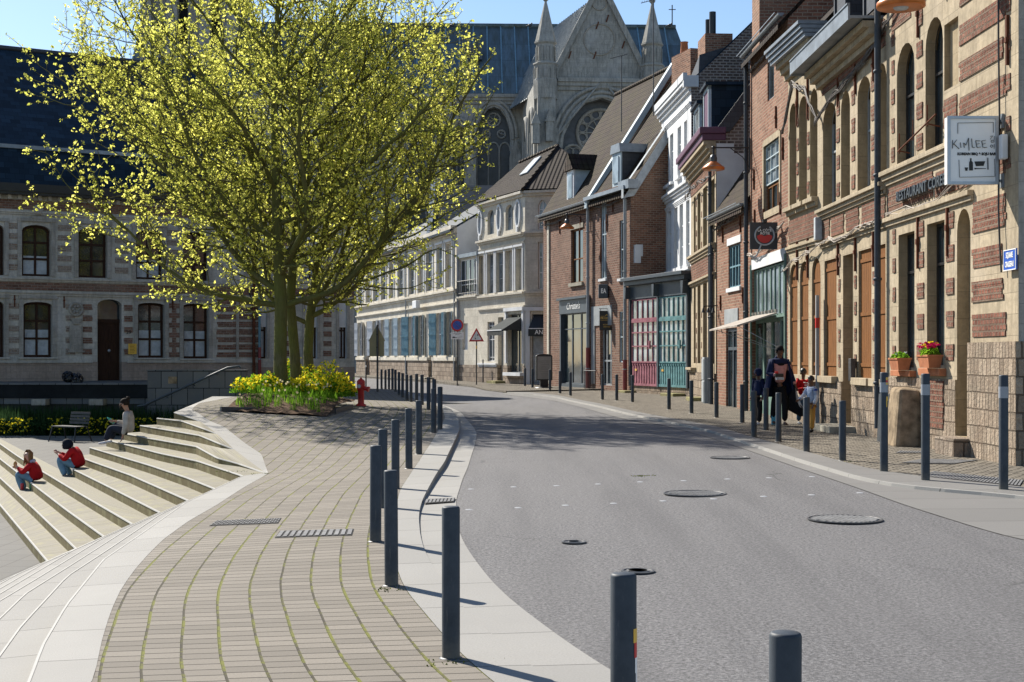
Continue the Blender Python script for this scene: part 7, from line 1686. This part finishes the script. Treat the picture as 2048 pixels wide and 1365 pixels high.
for (px,py,P,R,Y,nl,z0,seed,lab) in specs:
    X=(px-CX)*Y/F; gz_=g(X,Y)+.0; random.seed(int(seed*100)+5); root=empty('plane_tree',(X,Y,gz_),0,lab,'tree','three trees in the paved flower bed')
    T_=Tree(); Pw=[(X+a,Y+b,gz_+c-(.1 if c==0 else 0)) for a,b,c in P]; T_.trunk(Pw,R,nl,gz_+z0,seed)
    if seed==3.2: T_.branch(Vector(Pw[2]),Vector((1.0,-.1,.32)),6.3,.075,1); T_.branch(Vector(Pw[2])+Vector((0,0,.5)),Vector((.9,.2,.45)),6.0,.07,1)
    if seed==.3: T_.branch(Vector(Pw[2]),Vector((-1,-.1,.22)),6.5,.07,1); T_.branch(Vector(Pw[2])+Vector((0,0,-.05)),Vector((-1,.3,.02)),3.0,.05,1)
    off=Vector((X,Y,gz_))
    T_.mb.v=[tuple(Vector(v)-off) for v in T_.mb.v]; T_.tw.v=[tuple(Vector(v)-off) for v in T_.tw.v]
    tk=T_.mb.build('trunk',M['bark'],root); T_.tw.build('twigs',M['bark'],root)
    lp=[p-off for p in T_.lp]; o,n=leaves(lp,'crown',root,M['leaf'],4,.048,.062); tot+=n
    print('leaves',n,len(lp))
random.seed(5)
# ------------------------------------------------------------------ raised bed
bx=[up(442,822),up(672,826),up(712,812),up(700,795)]
B=[Vector(p) for p in [up(441,824),up(668,828),up(702,818)]]
r=empty('bed_edging',(0,0,0),0,'low dark timber edging along the front of the tree bed','edging'); mb=MB()
for a,b in zip(B,B[1:]): mb.beam(a+Vector((0,0,.05)),b+Vector((0,0,.05)),.10,.13)
mb.build('edge_board',M['iron'],r)
r.name='bed_edging'
X0,X1=B[0].x,B[2].x; y0=B[0].y
def bedg(x,y): return g(x,y)+.04+.28*max(0,1-((x+5.9)/2.6)**2)*min(1,max(0,(y-y0)/2))
mb=MB(); n=20; V=[];fs=[]
for i in range(n+1):
    for j in range(n+1):
        x=X0+.1+(X1-X0-.1)*i/n; y=y0+.05+5.8*j/n-(.7*max(0,(i/n-.75)*4))*0; V.append((x,y,bedg(x,y)+random.uniform(-.02,.02)))
for i in range(n):
    for j in range(n): fs.append((i*(n+1)+j,(i+1)*(n+1)+j,(i+1)*(n+1)+j+1,i*(n+1)+j+1))
mb.add(V,fs,smooth=True); mb.build('flower_bed_soil',plain('brown_mulch',(.10,.06,.035),.95,.5,14,bs=1),None,kind='structure')
def shrub(px,Y,w,h,label,yellow=.7,n=900,base=.0,cat='shrub',group='yellow flowering shrubs under the trees'):
    X=(px-CX)*Y/F; z=bedg(X,Y)-.02; r=empty('flowering_shrub',(X,Y,z),0,label,cat,group); mb=MB(); fl=MB()
    for k in range(n):
        d=Vector((random.gauss(0,1),random.gauss(0,1),random.gauss(0,1))).normalized(); d.z=abs(d.z)
        rr=random.random()**.35*(1+.15*math.sin(d.x*7+d.y*5)); c=Vector((d.x*w*rr,d.y*w*.8*rr,d.z*h*rr+.02)); a=rv().normalized(); b=a.orthogonal().normalized(); s1=random.uniform(.02,.045)
        tgt=fl if (d.z>.25 and rr>.72 and random.random()<yellow) else mb
        tgt.quad(c-a*s1-b*s1*.6,c+a*s1-b*s1*.6,c+a*s1+b*s1*.6,c-a*s1+b*s1*.6)
    for k in range(26):
        a=random.random()*6.28; q=Vector((math.cos(a)*w*.7,math.sin(a)*w*.6,h*random.uniform(.4,.85))); mb.tube([(0,0,0),q*.5+Vector((0,0,.05)),q],[.008,.006,.003],3,cap=False)
    mb.build('foliage',M['leafg'],r); fl.build('blossom',M['flower'],r)
shrub(655,37.2,.55,.62,'round yellow flowering shrub at the right end of the bed, by the hydrant'); shrub(600,36.7,.42,.45,'low yellow flowering shrub just right of the front trunk'); shrub(533,36.7,.5,.5,'yellow flowering shrub just left of the front trunk',.6)
shrub(650,39.4,.8,.85,'wide yellow flowering shrub behind, between the right trunk and the hydrant'); shrub(505,37.6,.6,.45,'low yellow flowering shrub at the left end of the bed',.7); shrub(583,39.6,.5,1.0,'tall yellow flowering shrub seen between the trunks',.5); shrub(556,35.6,.12,.4,'small yellow sprig in front of the thickest trunk',.9,120); shrub(683,38.6,.4,.5,'small yellow flowering shrub at the far right corner of the bed')
def blades(name,pts,mat,label=None,kind=None,hmin=.2,hmax=.45,per=16,w=.007,lean=.35,parent=None,**kw):
    mb=MB()
    for (x,y,z) in pts:
        for k in range(per):
            a=random.random()*6.28; h=random.uniform(hmin,hmax); l=random.uniform(.05,lean)*h; dx,dy=math.cos(a),math.sin(a); px,py=-dy*w,dx*w; x0=x+random.gauss(0,.05); y0_=y+random.gauss(0,.05)
            m=(x0+dx*l*.4,y0_+dy*l*.4,z+h*.6); t_=(x0+dx*l,y0_+dy*l,z+h)
            mb.add([(x0-px,y0_-py,z),(x0+px,y0_+py,z),(m[0]+px,m[1]+py,m[2]),(m[0]-px,m[1]-py,m[2]),t_],[(0,1,2,3),(3,2,4)])
    return mb.build(name,mat,parent,label=label,kind=kind,**kw)
pts=[]
for i in range(75): x=random.uniform(X0+.25,X1-.2); y=random.uniform(y0+.25,y0+5); pts.append((x,y,bedg(x,y)))
for i in range(45): x=random.uniform(-5.5,-4.7); y=random.uniform(36.5,39.5); pts.append((x,y,bedg(x,y)))
blades('daffodil_leaves',pts,M['leafg'],'green daffodil leaves filling the tree bed','stuff',.12,.28,14,.007,.5,cat='ground cover')
mb=MB(); 
for p in random.sample(pts,60):
    c=Vector(p)+Vector((random.gauss(0,.05),random.gauss(0,.05),random.uniform(.22,.36)))
    for k in range(6): an=k*pi/3; a=Vector((math.cos(an),random.uniform(-.3,.3),math.sin(an)))*.03; b=Vector((-math.sin(an),0,math.cos(an)))*.012; mb.quad(c,c+a*.5+b,c+a,c+a*.5-b)
mb.build('daffodil_blossoms',leafmat('cream_petals',(.6,.5,.25),(.75,.68,.45),.4),None,label='pale daffodil blossoms above the leaves of the tree bed',cat='ground cover',kind='stuff')
# ------------------------------------------------------------------ shaded flower bed along the retaining wall
pts=[];fl=[]
xa=-17.5; xb=-9.8
for i in range(620): x=random.uniform(xa,xb); y=random.uniform(43.0,45.2); pts.append((x,y,-.9))
blades('tall_grass',pts,M['leafd'],'dark green grasses and iris leaves in the shaded bed','stuff',.4,1.0,9,.012,.3,cat='ground cover')
mb=MB(); ml=MB()
for i in range(1500):
    x=random.uniform(xa,xb); y=42.75+abs(random.gauss(0,.45)); z=-.9+random.uniform(.1,.55); leafclump(ml,(x,y,z-.05),.08,.08,.05,3,.035)
    if noise.noise((x*1.3,y,0))>-.15 and i%3: leafclump(mb,(x,y-.03,z),.03,.03,.03,3,.028)
ml.build('low_foliage',M['leafd'],None,label='low dark foliage along the front of the shaded bed',cat='ground cover',kind='stuff'); mb.build('yellow_wallflowers',M['flower'],None,label='yellow wallflowers along the front of the shaded bed',cat='ground cover',kind='stuff')
mb=MB(); mb.box(xa-6,xb,42.6,42.7,-.95,-.86); mb.build('bed_kerb',M['clad'],None,kind='structure')
mb=MB()
for i in range(90): x=random.uniform(-3.3,-1.9); y=random.uniform(8,26)
# moss tufts at bollard feet and kerbs
pts=[]
for (px,py) in ((1290,953),(1680,925),(1845,967),(2005,985),(905,1322),(785,1180),(845,908),(470,944),(536,948)):
    X,Y,z=up(px,py)
    for k in range(5): pts.append((X+random.gauss(0,.1),Y+random.gauss(0,.06),z))
blades('moss_tufts',pts,M['moss'],'small moss and weed tufts in the joints and at bollard feet','stuff',.006,.02,12,.005,.8,cat='ground cover')
# ================================================================== people
def cloth(name,c,var=.2,rough=.85): return plain(name,c,rough,var,8,bs=.4)
SK={'dark':plain('deep_brown_skin',(.11,.05,.028),.5,.1,8),'mid':plain('light_skin',(.50,.29,.20),.5,.08,8),'tan':plain('tanned_skin',(.38,.20,.13),.5,.08,8)}
def skin(name,V,E,mat,parent,sub=2,**kw):
    me=bpy.data.meshes.new(name); me.from_pydata([v[:3] for v in V],E,[]); me.materials.append(mat); o=bpy.data.objects.new(name,me); COL.objects.link(o); o.parent=parent
    m=o.modifiers.new('skin','SKIN'); m.use_smooth_shade=True; m.branch_smoothing=.4
    if not me.skin_vertices: 
        bpy.context.view_layer.objects.active=o; me.attributes.new
    lay=me.skin_vertices[0].data if me.skin_vertices else None
    if lay is None:
        bpy.ops.object.select_all(action='DESELECT'); o.select_set(True); bpy.context.view_layer.objects.active=o; bpy.ops.mesh.customdata_skin_add(); lay=me.skin_vertices[0].data
    for i,v in enumerate(V):
        r=v[3]; ry=v[4] if len(v)>4 else r; lay[i].radius=(r,ry); lay[i].use_root=(i==0)
    s=o.modifiers.new('s','SUBSURF'); s.levels=1; s.render_levels=sub
    return props(o,**kw)
class Sk:
    def __init__(s): s.V=[]; s.E=[]
    def v(s,p,r,par=None):
        s.V.append((p[0],p[1],p[2],r) if not isinstance(r,tuple) else (p[0],p[1],p[2],r[0],r[1])); 
        if par is not None: s.E.append((par,len(s.V)-1))
        return len(s.V)-1
    def chain(s,par,pts,rs):
        for p,r in zip(pts,rs): par=s.v(p,r,par)
        return par
def lerp(a,b,t): return tuple(a[i]+(b[i]-a[i])*t for i in range(3))
def hand(sk,par,w,el,k=1.0,curl=.35):
    d=(Vector(w)-Vector(el)).normalized(); s_=d.cross(Vector((0,1,.2))).normalized(); n=d.cross(s_)
    palm=Vector(w)+d*.05*k; ip=sk.v(palm,(.026*k,.016*k),par)
    for i,L in enumerate((.052,.062,.058,.045)):
        b=palm+d*.035*k+s_*(i-1.5)*.017*k; a=sk.v(b,.0085*k,ip); m=b+d*L*.5*k+n*curl*.02*k; a=sk.v(m,.008*k,a); sk.v(m+d*L*.4*k+n*curl*.04*k,.0065*k,a)
    b=palm+s_*-.03*k; a=sk.v(b,.009*k,ip); sk.v(b+d*.03*k-s_*.015*k+n*.01*k,.008*k,a)
def person(label,loc,rz,J,k,skinm,shirt,pants,shoes,hairm,hair='short',group=None,headyaw=0,sleeve=None,coat=None,hood=False,fat=1.0,shw=1.0):
    """J: hip,chest,neck,head,shL,shR,elL,elR,waL,waR,knL,knR,anL,anR in metres, facing -y"""
    r=empty('person',loc,rz,label,'person',group)
    b=Sk(); h=b.v(J['hip'],.07*k); c=b.v(J['chest'],(.06*k,.05*k),h); n=b.v(J['neck'],.045*k,c); hb=Vector(J['head'])
    dn=(hb-Vector(J['neck'])).normalized(); a=b.v(hb-dn*.05*k,.062*k,n); a=b.v(hb+Vector((0,0,.01)),(.078*k,.085*k),a); a=b.v(hb+Vector((0,.01,.07*k)),.066*k,a)
    for s_ in 'LR':
        e=b.chain(c,[J['sh'+s_],J['el'+s_],J['wa'+s_]],[.035*k,.032*k,.025*k]); hand(b,e,J['wa'+s_],J['el'+s_],k)
        b.chain(h,[lerp(J['hip'],J['kn'+s_],.25),J['kn'+s_],J['an'+s_]],[.06*k,.045*k,.035*k])
    body=skin('body',b.V,b.E,skinm,r)
    # face
    yaw=Matrix.Rotation(headyaw,3,'Z')
    def fp(x,y,z): q=yaw@Vector((x*k,y*k,z*k)); return hb+q
    mb=MB(); nose=[fp(-.012,-.082,-.01),fp(.012,-.082,-.01),fp(0,-.108,-.018),fp(0,-.08,.035)]; mb.add(nose,[(0,1,2),(0,2,3),(2,1,3)])
    mb.build('nose',skinm,body)
    for sx in (-1,1): mb=MB(); mb.blob(fp(sx*.08,.0,0),(.014*k,.02*k,.03*k),6,5); mb.build('ear',skinm,body)
    mb=MB()
    for sx in (-1,1): mb.blob(fp(sx*.03,-.08,.018),(.012*k,.008*k,.006*k),6,4); mb.blob(fp(sx*.03,-.083,.036),(.018*k,.006*k,.003*k),6,4)
    mb.build('eyes_and_brows',M['ink'],body); mb=MB(); mb.blob(fp(0,-.078,-.048),(.022*k,.008*k,.006*k),6,4); mb.build('mouth',M['terra'],body)
    # hair / hat
    mb=MB()
    if hair in('short','bun','beanie','braids'):
        sc=1.12 if hair=='beanie' else 1.05
        n_=12;m_=8; vs=[];fs=[]
        for i in range(m_+1):
            t=pi*.62*i/m_
            for q in range(n_):
                an=2*pi*q/n_; p=Vector((.085*sc*math.sin(t)*math.cos(an),.098*sc*math.sin(t)*math.sin(an)+.012,.105*sc*math.cos(t)+.03))
                if p.y<-.045 and p.z<(.045): p.y=-.04; p.z=max(p.z,.045)
                vs.append(fp(*p))
        for i in range(m_):
            for q in range(n_): q2=(q+1)%n_; fs.append((i*n_+q,(i+1)*n_+q,(i+1)*n_+q2,i*n_+q2))
        mb.add(vs,fs,smooth=True)
        if hair=='bun': mb.blob(fp(0,.08,.13),(.045*k,.045*k,.045*k),8,6,.15)
        if hair=='beanie': mb.lathe([(.092*k,0),(.096*k,.035*k),(.088*k,.04*k)],tuple(fp(0,.012,.035)),12)
        if hair=='braids':
            for sx in (-1,1): mb.blob(fp(sx*.06,.05,.08),(.03*k,.03*k,.03*k),6,5)
    if hair=='long':
        n_=14; 
        for i in range(70):
            an=random.uniform(-.2,pi+.2) ; x=math.cos(an)*.085; y=math.sin(an)*.09+.01
            mb.tube([fp(x*.4,y*.4,.115),fp(x*1.02,y*1.05,.05),fp(x*1.15,y*1.15-.01,-.08),fp(x*1.2+random.uniform(-.02,.02),y*.9-.03,-.2+random.uniform(-.04,.04))],[.02*k,.022*k,.018*k,.006*k],4)
    if hood:
        vs=[];fs=[];n_=12;m_=9
        for i in range(m_+1):
            t=pi*.8*i/m_
            for q in range(n_):
                an=2*pi*q/n_; p=Vector((.115*math.sin(t)*math.cos(an),.13*math.sin(t)*math.sin(an)+.02,.125*math.cos(t)+.02)); 
                if p.y<-.07: p.y=-.07-.0*p.z
                vs.append(fp(*p))
        for i in range(m_):
            for q in range(n_): q2=(q+1)%n_; fs.append((i*n_+q,(i+1)*n_+q,(i+1)*n_+q2,i*n_+q2))
        mb.add(vs,fs,smooth=True); mb.build('hood',hairm,r)
    elif mb.v: mb.build('hat' if hair=='beanie' else 'hair',hairm,r)
    # top
    t=Sk(); hp=Vector(J['hip']); ch=Vector(J['chest']); ne=Vector(J['neck']); a=t.v(hp+Vector((0,0,-.03)),(.15*k*fat,.125*k*fat)); m_=t.v(hp.lerp(ch,.5),(.15*k*fat,.125*k*fat),a); c=t.v(ch,(.155*k*fat*shw,.13*k*fat),m_); c2=t.v(ch.lerp(ne,.55),(.11*k,.09*k),c); t.v(ch.lerp(ne,.85),.062*k,c2)
    for s_ in 'LR': t.chain(c,[J['sh'+s_],lerp(J['sh'+s_],J['el'+s_],.5),J['el'+s_],lerp(J['el'+s_],J['wa'+s_],.55),lerp(J['el'+s_],J['wa'+s_],.95)],[.08*k,.07*k,.06*k,.052*k,.044*k])
    top=skin('sweater' if coat is None else 'top',t.V,t.E,shirt,r)
    # trousers
    p=Sk(); a=p.v(hp-Vector((0,0,.02)),(.125*k,.10*k))
    for s_ in 'LR': p.chain(a,[lerp(J['hip'],J['kn'+s_],.22),lerp(J['hip'],J['kn'+s_],.6),J['kn'+s_],lerp(J['kn'+s_],J['an'+s_],.5),lerp(J['kn'+s_],J['an'+s_],.95)],[.11*k,.095*k,.08*k,.072*k,.062*k])
    skin('trousers',p.V,p.E,pants,r)
    for s_ in 'LR':
        an=Vector(J['an'+s_]); f_=Vector(J.get('ft'+s_,(0,-1,0))); q=Sk(); a=q.v(an+Vector((0,0,-.03*k))-f_*.03*k,(.04*k,.04*k)); a=q.v(an+f_*.07*k+Vector((0,0,-.045*k)),(.042*k,.032*k),a); q.v(an+f_*.15*k+Vector((0,0,-.055*k)),(.036*k,.024*k),a); skin('shoe',q.V,q.E,shoes,r,1)
    return r,top
def side(px,Y,py): return HC-(py-HY)*Y/F
# ---- walking woman
k=1.0; X,Y,z=up(1559,852)
J=dict(hip=(0,0,.93),chest=(0,.0,1.30),neck=(0,-.01,1.49),head=(0,-.03,1.60),shL=(.17,0,1.39),shR=(-.17,0,1.39),elL=(.27,.03,1.10),elR=(-.26,-.02,1.12),waL=(.33,-.06,.88),waR=(-.12,-.24,1.10),knL=(.10,-.08,.50),knR=(-.10,.05,.50),anL=(.10,-.05,.09),anR=(-.11,.14,.12))
navy=cloth('navy_padded_cloth',(.012,.018,.05)); blk=cloth('black_cloth',(.010,.010,.012)); pinkc=cloth('pale_pink_cloth',(.48,.25,.24))
wr,top=person('woman in black beanie and open navy coat over a pink top, holding packets',(X,Y,z),.12,J,1.0,SK['dark'],pinkc,blk,SK['dark'],blk,'beanie','family walking on the right pavement',coat=1)
t=Sk(); a=t.v((0,-.02,1.27),(.15,.135)); t.v((0,-.01,1.42),(.10,.10),a); skin('black_yoke',[(v[0],v[1]-.012,v[2],v[3]*1.03,v[4]*1.03) for v in t.V],t.E,blk,wr)
def coatmesh(zt,zb,w0,w1,d0,d1,gap):
    mb=MB(); n=18; rows=7; V=[]
    for j in range(rows+1):
        f_=j/rows; zz=zt+(zb-zt)*f_; w=w0+(w1-w0)*f_; d=d0+(d1-d0)*f_
        for i in range(n+1):
            a=-pi/2+gap*(1+.3*f_)+(2*pi-2*gap*(1+.3*f_))*i/n; fl=1+.04*math.sin(i*1.9+j*.7); V.append((w*math.cos(a)*fl,d*math.sin(a)*fl+.02,zz))
    fs=[(j*(n+1)+i,j*(n+1)+i+1,(j+1)*(n+1)+i+1,(j+1)*(n+1)+i) for j in range(rows) for i in range(n)]
    mb.add(V,fs,smooth=True); return mb
co_=coatmesh(1.44,.62,.19,.33,.15,.25,.78).build('coat',navy,wr); m=co_.modifiers.new('s','SOLIDIFY'); m.thickness=.03
t=Sk(); a=t.v((0,.04,1.38),(.16,.10))
for sx,s_ in((1,'L'),(-1,'R')): t.chain(a,[(sx*.19,0,1.38),lerp(J['sh'+s_],J['el'+s_],.5),J['el'+s_],lerp(J['el'+s_],J['wa'+s_],.85)],[.072,.07,.064,.054])
skin('coat_sleeves',t.V,t.E,navy,wr); t=Sk(); a=t.v((-.09,.0,1.44),.045); b=t.v((0,.09,1.50),.06,a); t.v((.09,0,1.44),.045,b); skin('coat_collar',t.V,t.E,navy,wr)
for q,(c,sz,mt) in enumerate((((-.12,-.34,1.10),(.18,.10,.07),M['ink']),((-.10,-.34,1.03),(.16,.10,.06),M['curtain']),((-.17,-.33,1.16),(.07,.05,.05),M['signred']))):
    mb=MB(); mb.cbox(c,sz); o=mb.build('packet',mt,None,bevel=.01,label=['black packet held by the walking woman','pale packet under the black one held by the walking woman','small red packet held on top by the walking woman'][q],cat='packet'); o.location=(X,Y,z); o.rotation_euler=(0,0,.12)
mb=MB(); P=[(.30,-.10,.88),(.42,-.12,.45),(.62,-.1,.24),(.45,-.06,.20),(.2,-.04,.34),(.18,-.06,.62)]; mb.add([(a,b-.04,c) for a,b,c in P]+[(a,b+.06,c) for a,b,c in P],[(0,1,2,3,4,5),(11,10,9,8,7,6)]+[(i,i+6,(i+1)%6+6,(i+1)%6) for i in range(6)]); mb.mat(1).add([(.31,-.145,.82),(.42,-.165,.5),(.50,-.15,.36),(.40,-.15,.42),(.32,-.15,.6)],[(0,1,2,3,4)])
o=mb.build('carried_jacket',[blk,cloth('grey_check_lining',(.35,.34,.33),.5)],None,label='black jacket with pale checked lining hanging from the woman\'s left hand',cat='jacket'); o.location=(X,Y,z); o.rotation_euler=(0,0,.12)
mb=MB(); mb.box(-.16,.0,.05,.12,.02,.24); o=mb.build('shopping_bag',plain('turquoise_bag',(.05,.30,.42),.5),None,bevel=.01,label='small turquoise bag near the walking woman\'s feet',cat='bag'); o.location=(X,Y,z)
# ---- children
def stand(h,arm='down'):
    s_=h/1.75
    J=dict(hip=(0,0,.90),chest=(0,0,1.24),neck=(0,-.01,1.40),head=(0,-.03,1.56),shL=(.16,0,1.33),shR=(-.16,0,1.33),elL=(.22,.03,1.05),elR=(-.22,.03,1.05),waL=(.22,-.08,.84),waR=(-.22,-.08,.84),knL=(.09,-.03,.48),knR=(-.09,.05,.48),anL=(.09,-.06,.09),anR=(-.09,.10,.10))
    return {a:tuple(q*s_ for q in b) for a,b in J.items()},s_
jeans=cloth('blue_denim',(.05,.10,.17)); pale=cloth('pale_blue_denim',(.16,.27,.36)); redc=cloth('red_cotton',(.42,.012,.015)); wsh=cloth('white_shoe',(.5,.5,.5)); bsh=cloth('black_shoe',(.015,.015,.018))
X,Y,z=up(1524,853); J,k=stand(1.28); r_,_=person('child in navy hooded jacket and black trousers, half hidden behind the woman',(X,Y+.45,g(X,Y+.45)),-.9,J,k*1.05,SK['dark'],navy,blk,wsh,navy,'short','family walking on the right pavement',hood=True,fat=1.15)
X,Y,z=up(1606,850); J,k=stand(1.28); J['waR']=(-.10*1,-.22,.80); J['waL']=(.08,-.2,.74); r_,_=person('child in a red printed sweatshirt and blue jeans behind the small boy',(X,Y,z),.35,J,k*1.08,SK['dark'],redc,jeans,wsh,M['ink'],'braids','family walking on the right pavement',fat=1.1)
text_mesh('FORT',.075,'print',M['signwhite'],r_,(0,-.15,.72),ext=.002,bold=.002); mb=MB()
for i in range(14): mb.blob((random.uniform(-.07,.07),-.145,.81+random.uniform(0,.12)),(.02,.012,.014),5,4)
mb.build('print_picture',M['signwhite'],r_)
X,Y,z=up(1623,866); J,k=stand(1.17); J['waR']=(-.06,-.26,.66); J['elR']=(-.13,-.1,.72); r_,_=person('small boy in a pale blue sweater with royal blue shoulders and mustard trousers',(X,Y,z),-1.15,J,k*1.08,SK['dark'],cloth('pale_blue_jersey',(.30,.35,.45)),cloth('mustard_cloth',(.42,.22,.05)),bsh,M['ink'],'short','family walking on the right pavement',fat=1.08)
for s_ in 'LR':
    t=Sk(); a=t.v(J['sh'+s_],.095*k); t.v(lerp(J['sh'+s_],J['el'+s_],.45),.088*k,a); skin('shoulder_patch',t.V,t.E,cloth('royal_blue_jersey',(.015,.05,.28)),r_,1); t=Sk(); a=t.v(lerp(J['sh'+s_],J['el'+s_],.5),.082*k); a=t.v(J['el'+s_],.075*k,a); t.v(lerp(J['el'+s_],J['wa'+s_],.9),.06*k,a); skin('white_sleeve',t.V,t.E,cloth('white_jersey',(.5,.5,.52)),r_,1)
# ---- seated people (facing left in the photo)
def sit(px,Y,py,ofs):
    """ofs: joint pixel -> forward distance and height"""
    s_=F/Y; X=(px-CX)/s_; z=HC-(py-HY)/s_
    J={}
    for n_,(jx,jy,lat) in ofs.items(): J[n_]=(lat,-(px-jx)/s_,(py-jy)/s_)
    return (X,Y,z),J
L,J=sit(262,30.0,873,dict(hip=(259,862,0),chest=(258,833,0),neck=(254,817,0),head=(248,807,0),shL=(256,824,.18),shR=(256,824,-.18),elL=(258,848,.26),elR=(246,846,-.22),waL=(252,868,.24),waR=(228,841,-.12),knL=(225,852,.12),knR=(228,848,-.10),anL=(214,879,.12),anR=(219,878,-.12)))
def fixscale(): pass
L=(L[0],L[1],L[2]-.03)
r_,_=person('bearded man with a bun in a grey jacket, sitting on the steps with a bottle',L,-pi/2,J,1.0,SK['tan'],cloth('light_grey_jacket',(.40,.36,.31)),cloth('dark_navy_trousers',(.02,.025,.04)),wsh,cloth('black_brown_hair',(.02,.014,.01)),'bun')
hb=Vector(J['head']); mb=MB(); mb.blob((hb.x,hb.y-.05,hb.z-.06),(.06,.045,.05),8,6); mb.build('beard',cloth('black_beard',(.02,.014,.01)),r_)
w_=Vector(J['waR']); mb=MB(); mb.lathe([(0,-.09),(.032,-.09),(.034,.03),(.014,.07),(.014,.10),(0,.10)],(0,0,0),10); o=mb.build('bottle',plain('green_plastic',(.06,.35,.25),.2),None,label='green bottle held out by the bearded man on the steps',cat='bottle'); o.location=Vector(L)+Matrix.Rotation(-pi/2,3,'Z')@(w_+Vector((0,-.10,.02))); o.rotation_euler=(0,-.9,0)
L,J=sit(150,29.0,934,dict(hip=(147,925,0),chest=(138,899,0),neck=(129,886,0),head=(119,883,0),shL=(135,891,.17),shR=(135,891,-.17),elL=(122,910,.2),elR=(118,908,-.16),waL=(106,901,.08),waR=(104,898,-.06),knL=(107,909,.12),knR=(102,909,-.12),anL=(120,944,.10),anR=(126,945,-.12)))
L=(L[0]+.14,L[1],L[2]-.085)
r_,_=person('person in a red jacket, black hood and blue jeans, hunched on the steps',L,-pi/2,J,.96,SK['mid'],redc,pale,bsh,cloth('black_hood',(.012,.014,.022)),'none',group='two seated people in red jackets',hood=True,fat=1.3)
L,J=sit(75,29.2,961,dict(hip=(70,951,0),chest=(63,929,0),neck=(54,914,0),head=(49,903,0),shL=(60,921,.16),shR=(60,921,-.16),elL=(46,936,.2),elR=(42,938,-.16),waL=(32,926,.08),waR=(29,930,-.06),knL=(32,939,.12),knR=(28,938,-.12),anL=(44,974,.10),anR=(40,973,-.12)))
L=(L[0]+.06,L[1],L[2]-.085)
r_,_=person('girl with long fair hair in a red jacket, eating on the steps',L,-pi/2,J,.93,SK['mid'],redc,pale,cloth('dark_shoe',(.03,.03,.03)),cloth('fair_brown_hair',(.24,.12,.05)),'long',group='two seated people in red jackets',headyaw=.9,fat=1.32)
mb=MB(); ne=Vector(J['neck']); t=Sk(); a=t.v(ne+Vector((-.08,.02,-.02)),.035); b=t.v(ne+Vector((0,.10,.01)),.045,a); t.v(ne+Vector((.08,.02,-.02)),.035,b); skin('jacket_hood',t.V,t.E,cloth('pale_lilac_cloth',(.42,.38,.45)),r_)
w_=Vector(J['waL']); mb=MB(); mb.blob((0,0,0),(.04,.035,.06),8,6,.1); o=mb.build('sandwich',cloth('golden_bread',(.45,.25,.09)),None,label='sandwich held up by the girl on the steps',cat='food'); o.location=Vector(L)+Matrix.Rotation(-pi/2,3,'Z')@(w_+Vector((-.04,-.06,.06)))
Rm=Matrix.Rotation(-pi/2,3,'Z')
for q,(dx,mt,lab) in enumerate(((-.02,M['signred'],'red drink can standing by the girl\'s feet'),(.16,plain('green_can',(.02,.25,.08),.3),'green drink can standing by the girl\'s feet'))):
    mb=MB(); mb.lathe([(0,0),(.03,0),(.033,.01),(.033,.12),(.026,.135),(0,.135)],n=12); o=mb.build('drink_can',mt,None,label=lab,cat='drink can'); c=Vector(L)+Vector((-.28+dx,-.22,0)); o.location=(c.x,c.y,-1.2)
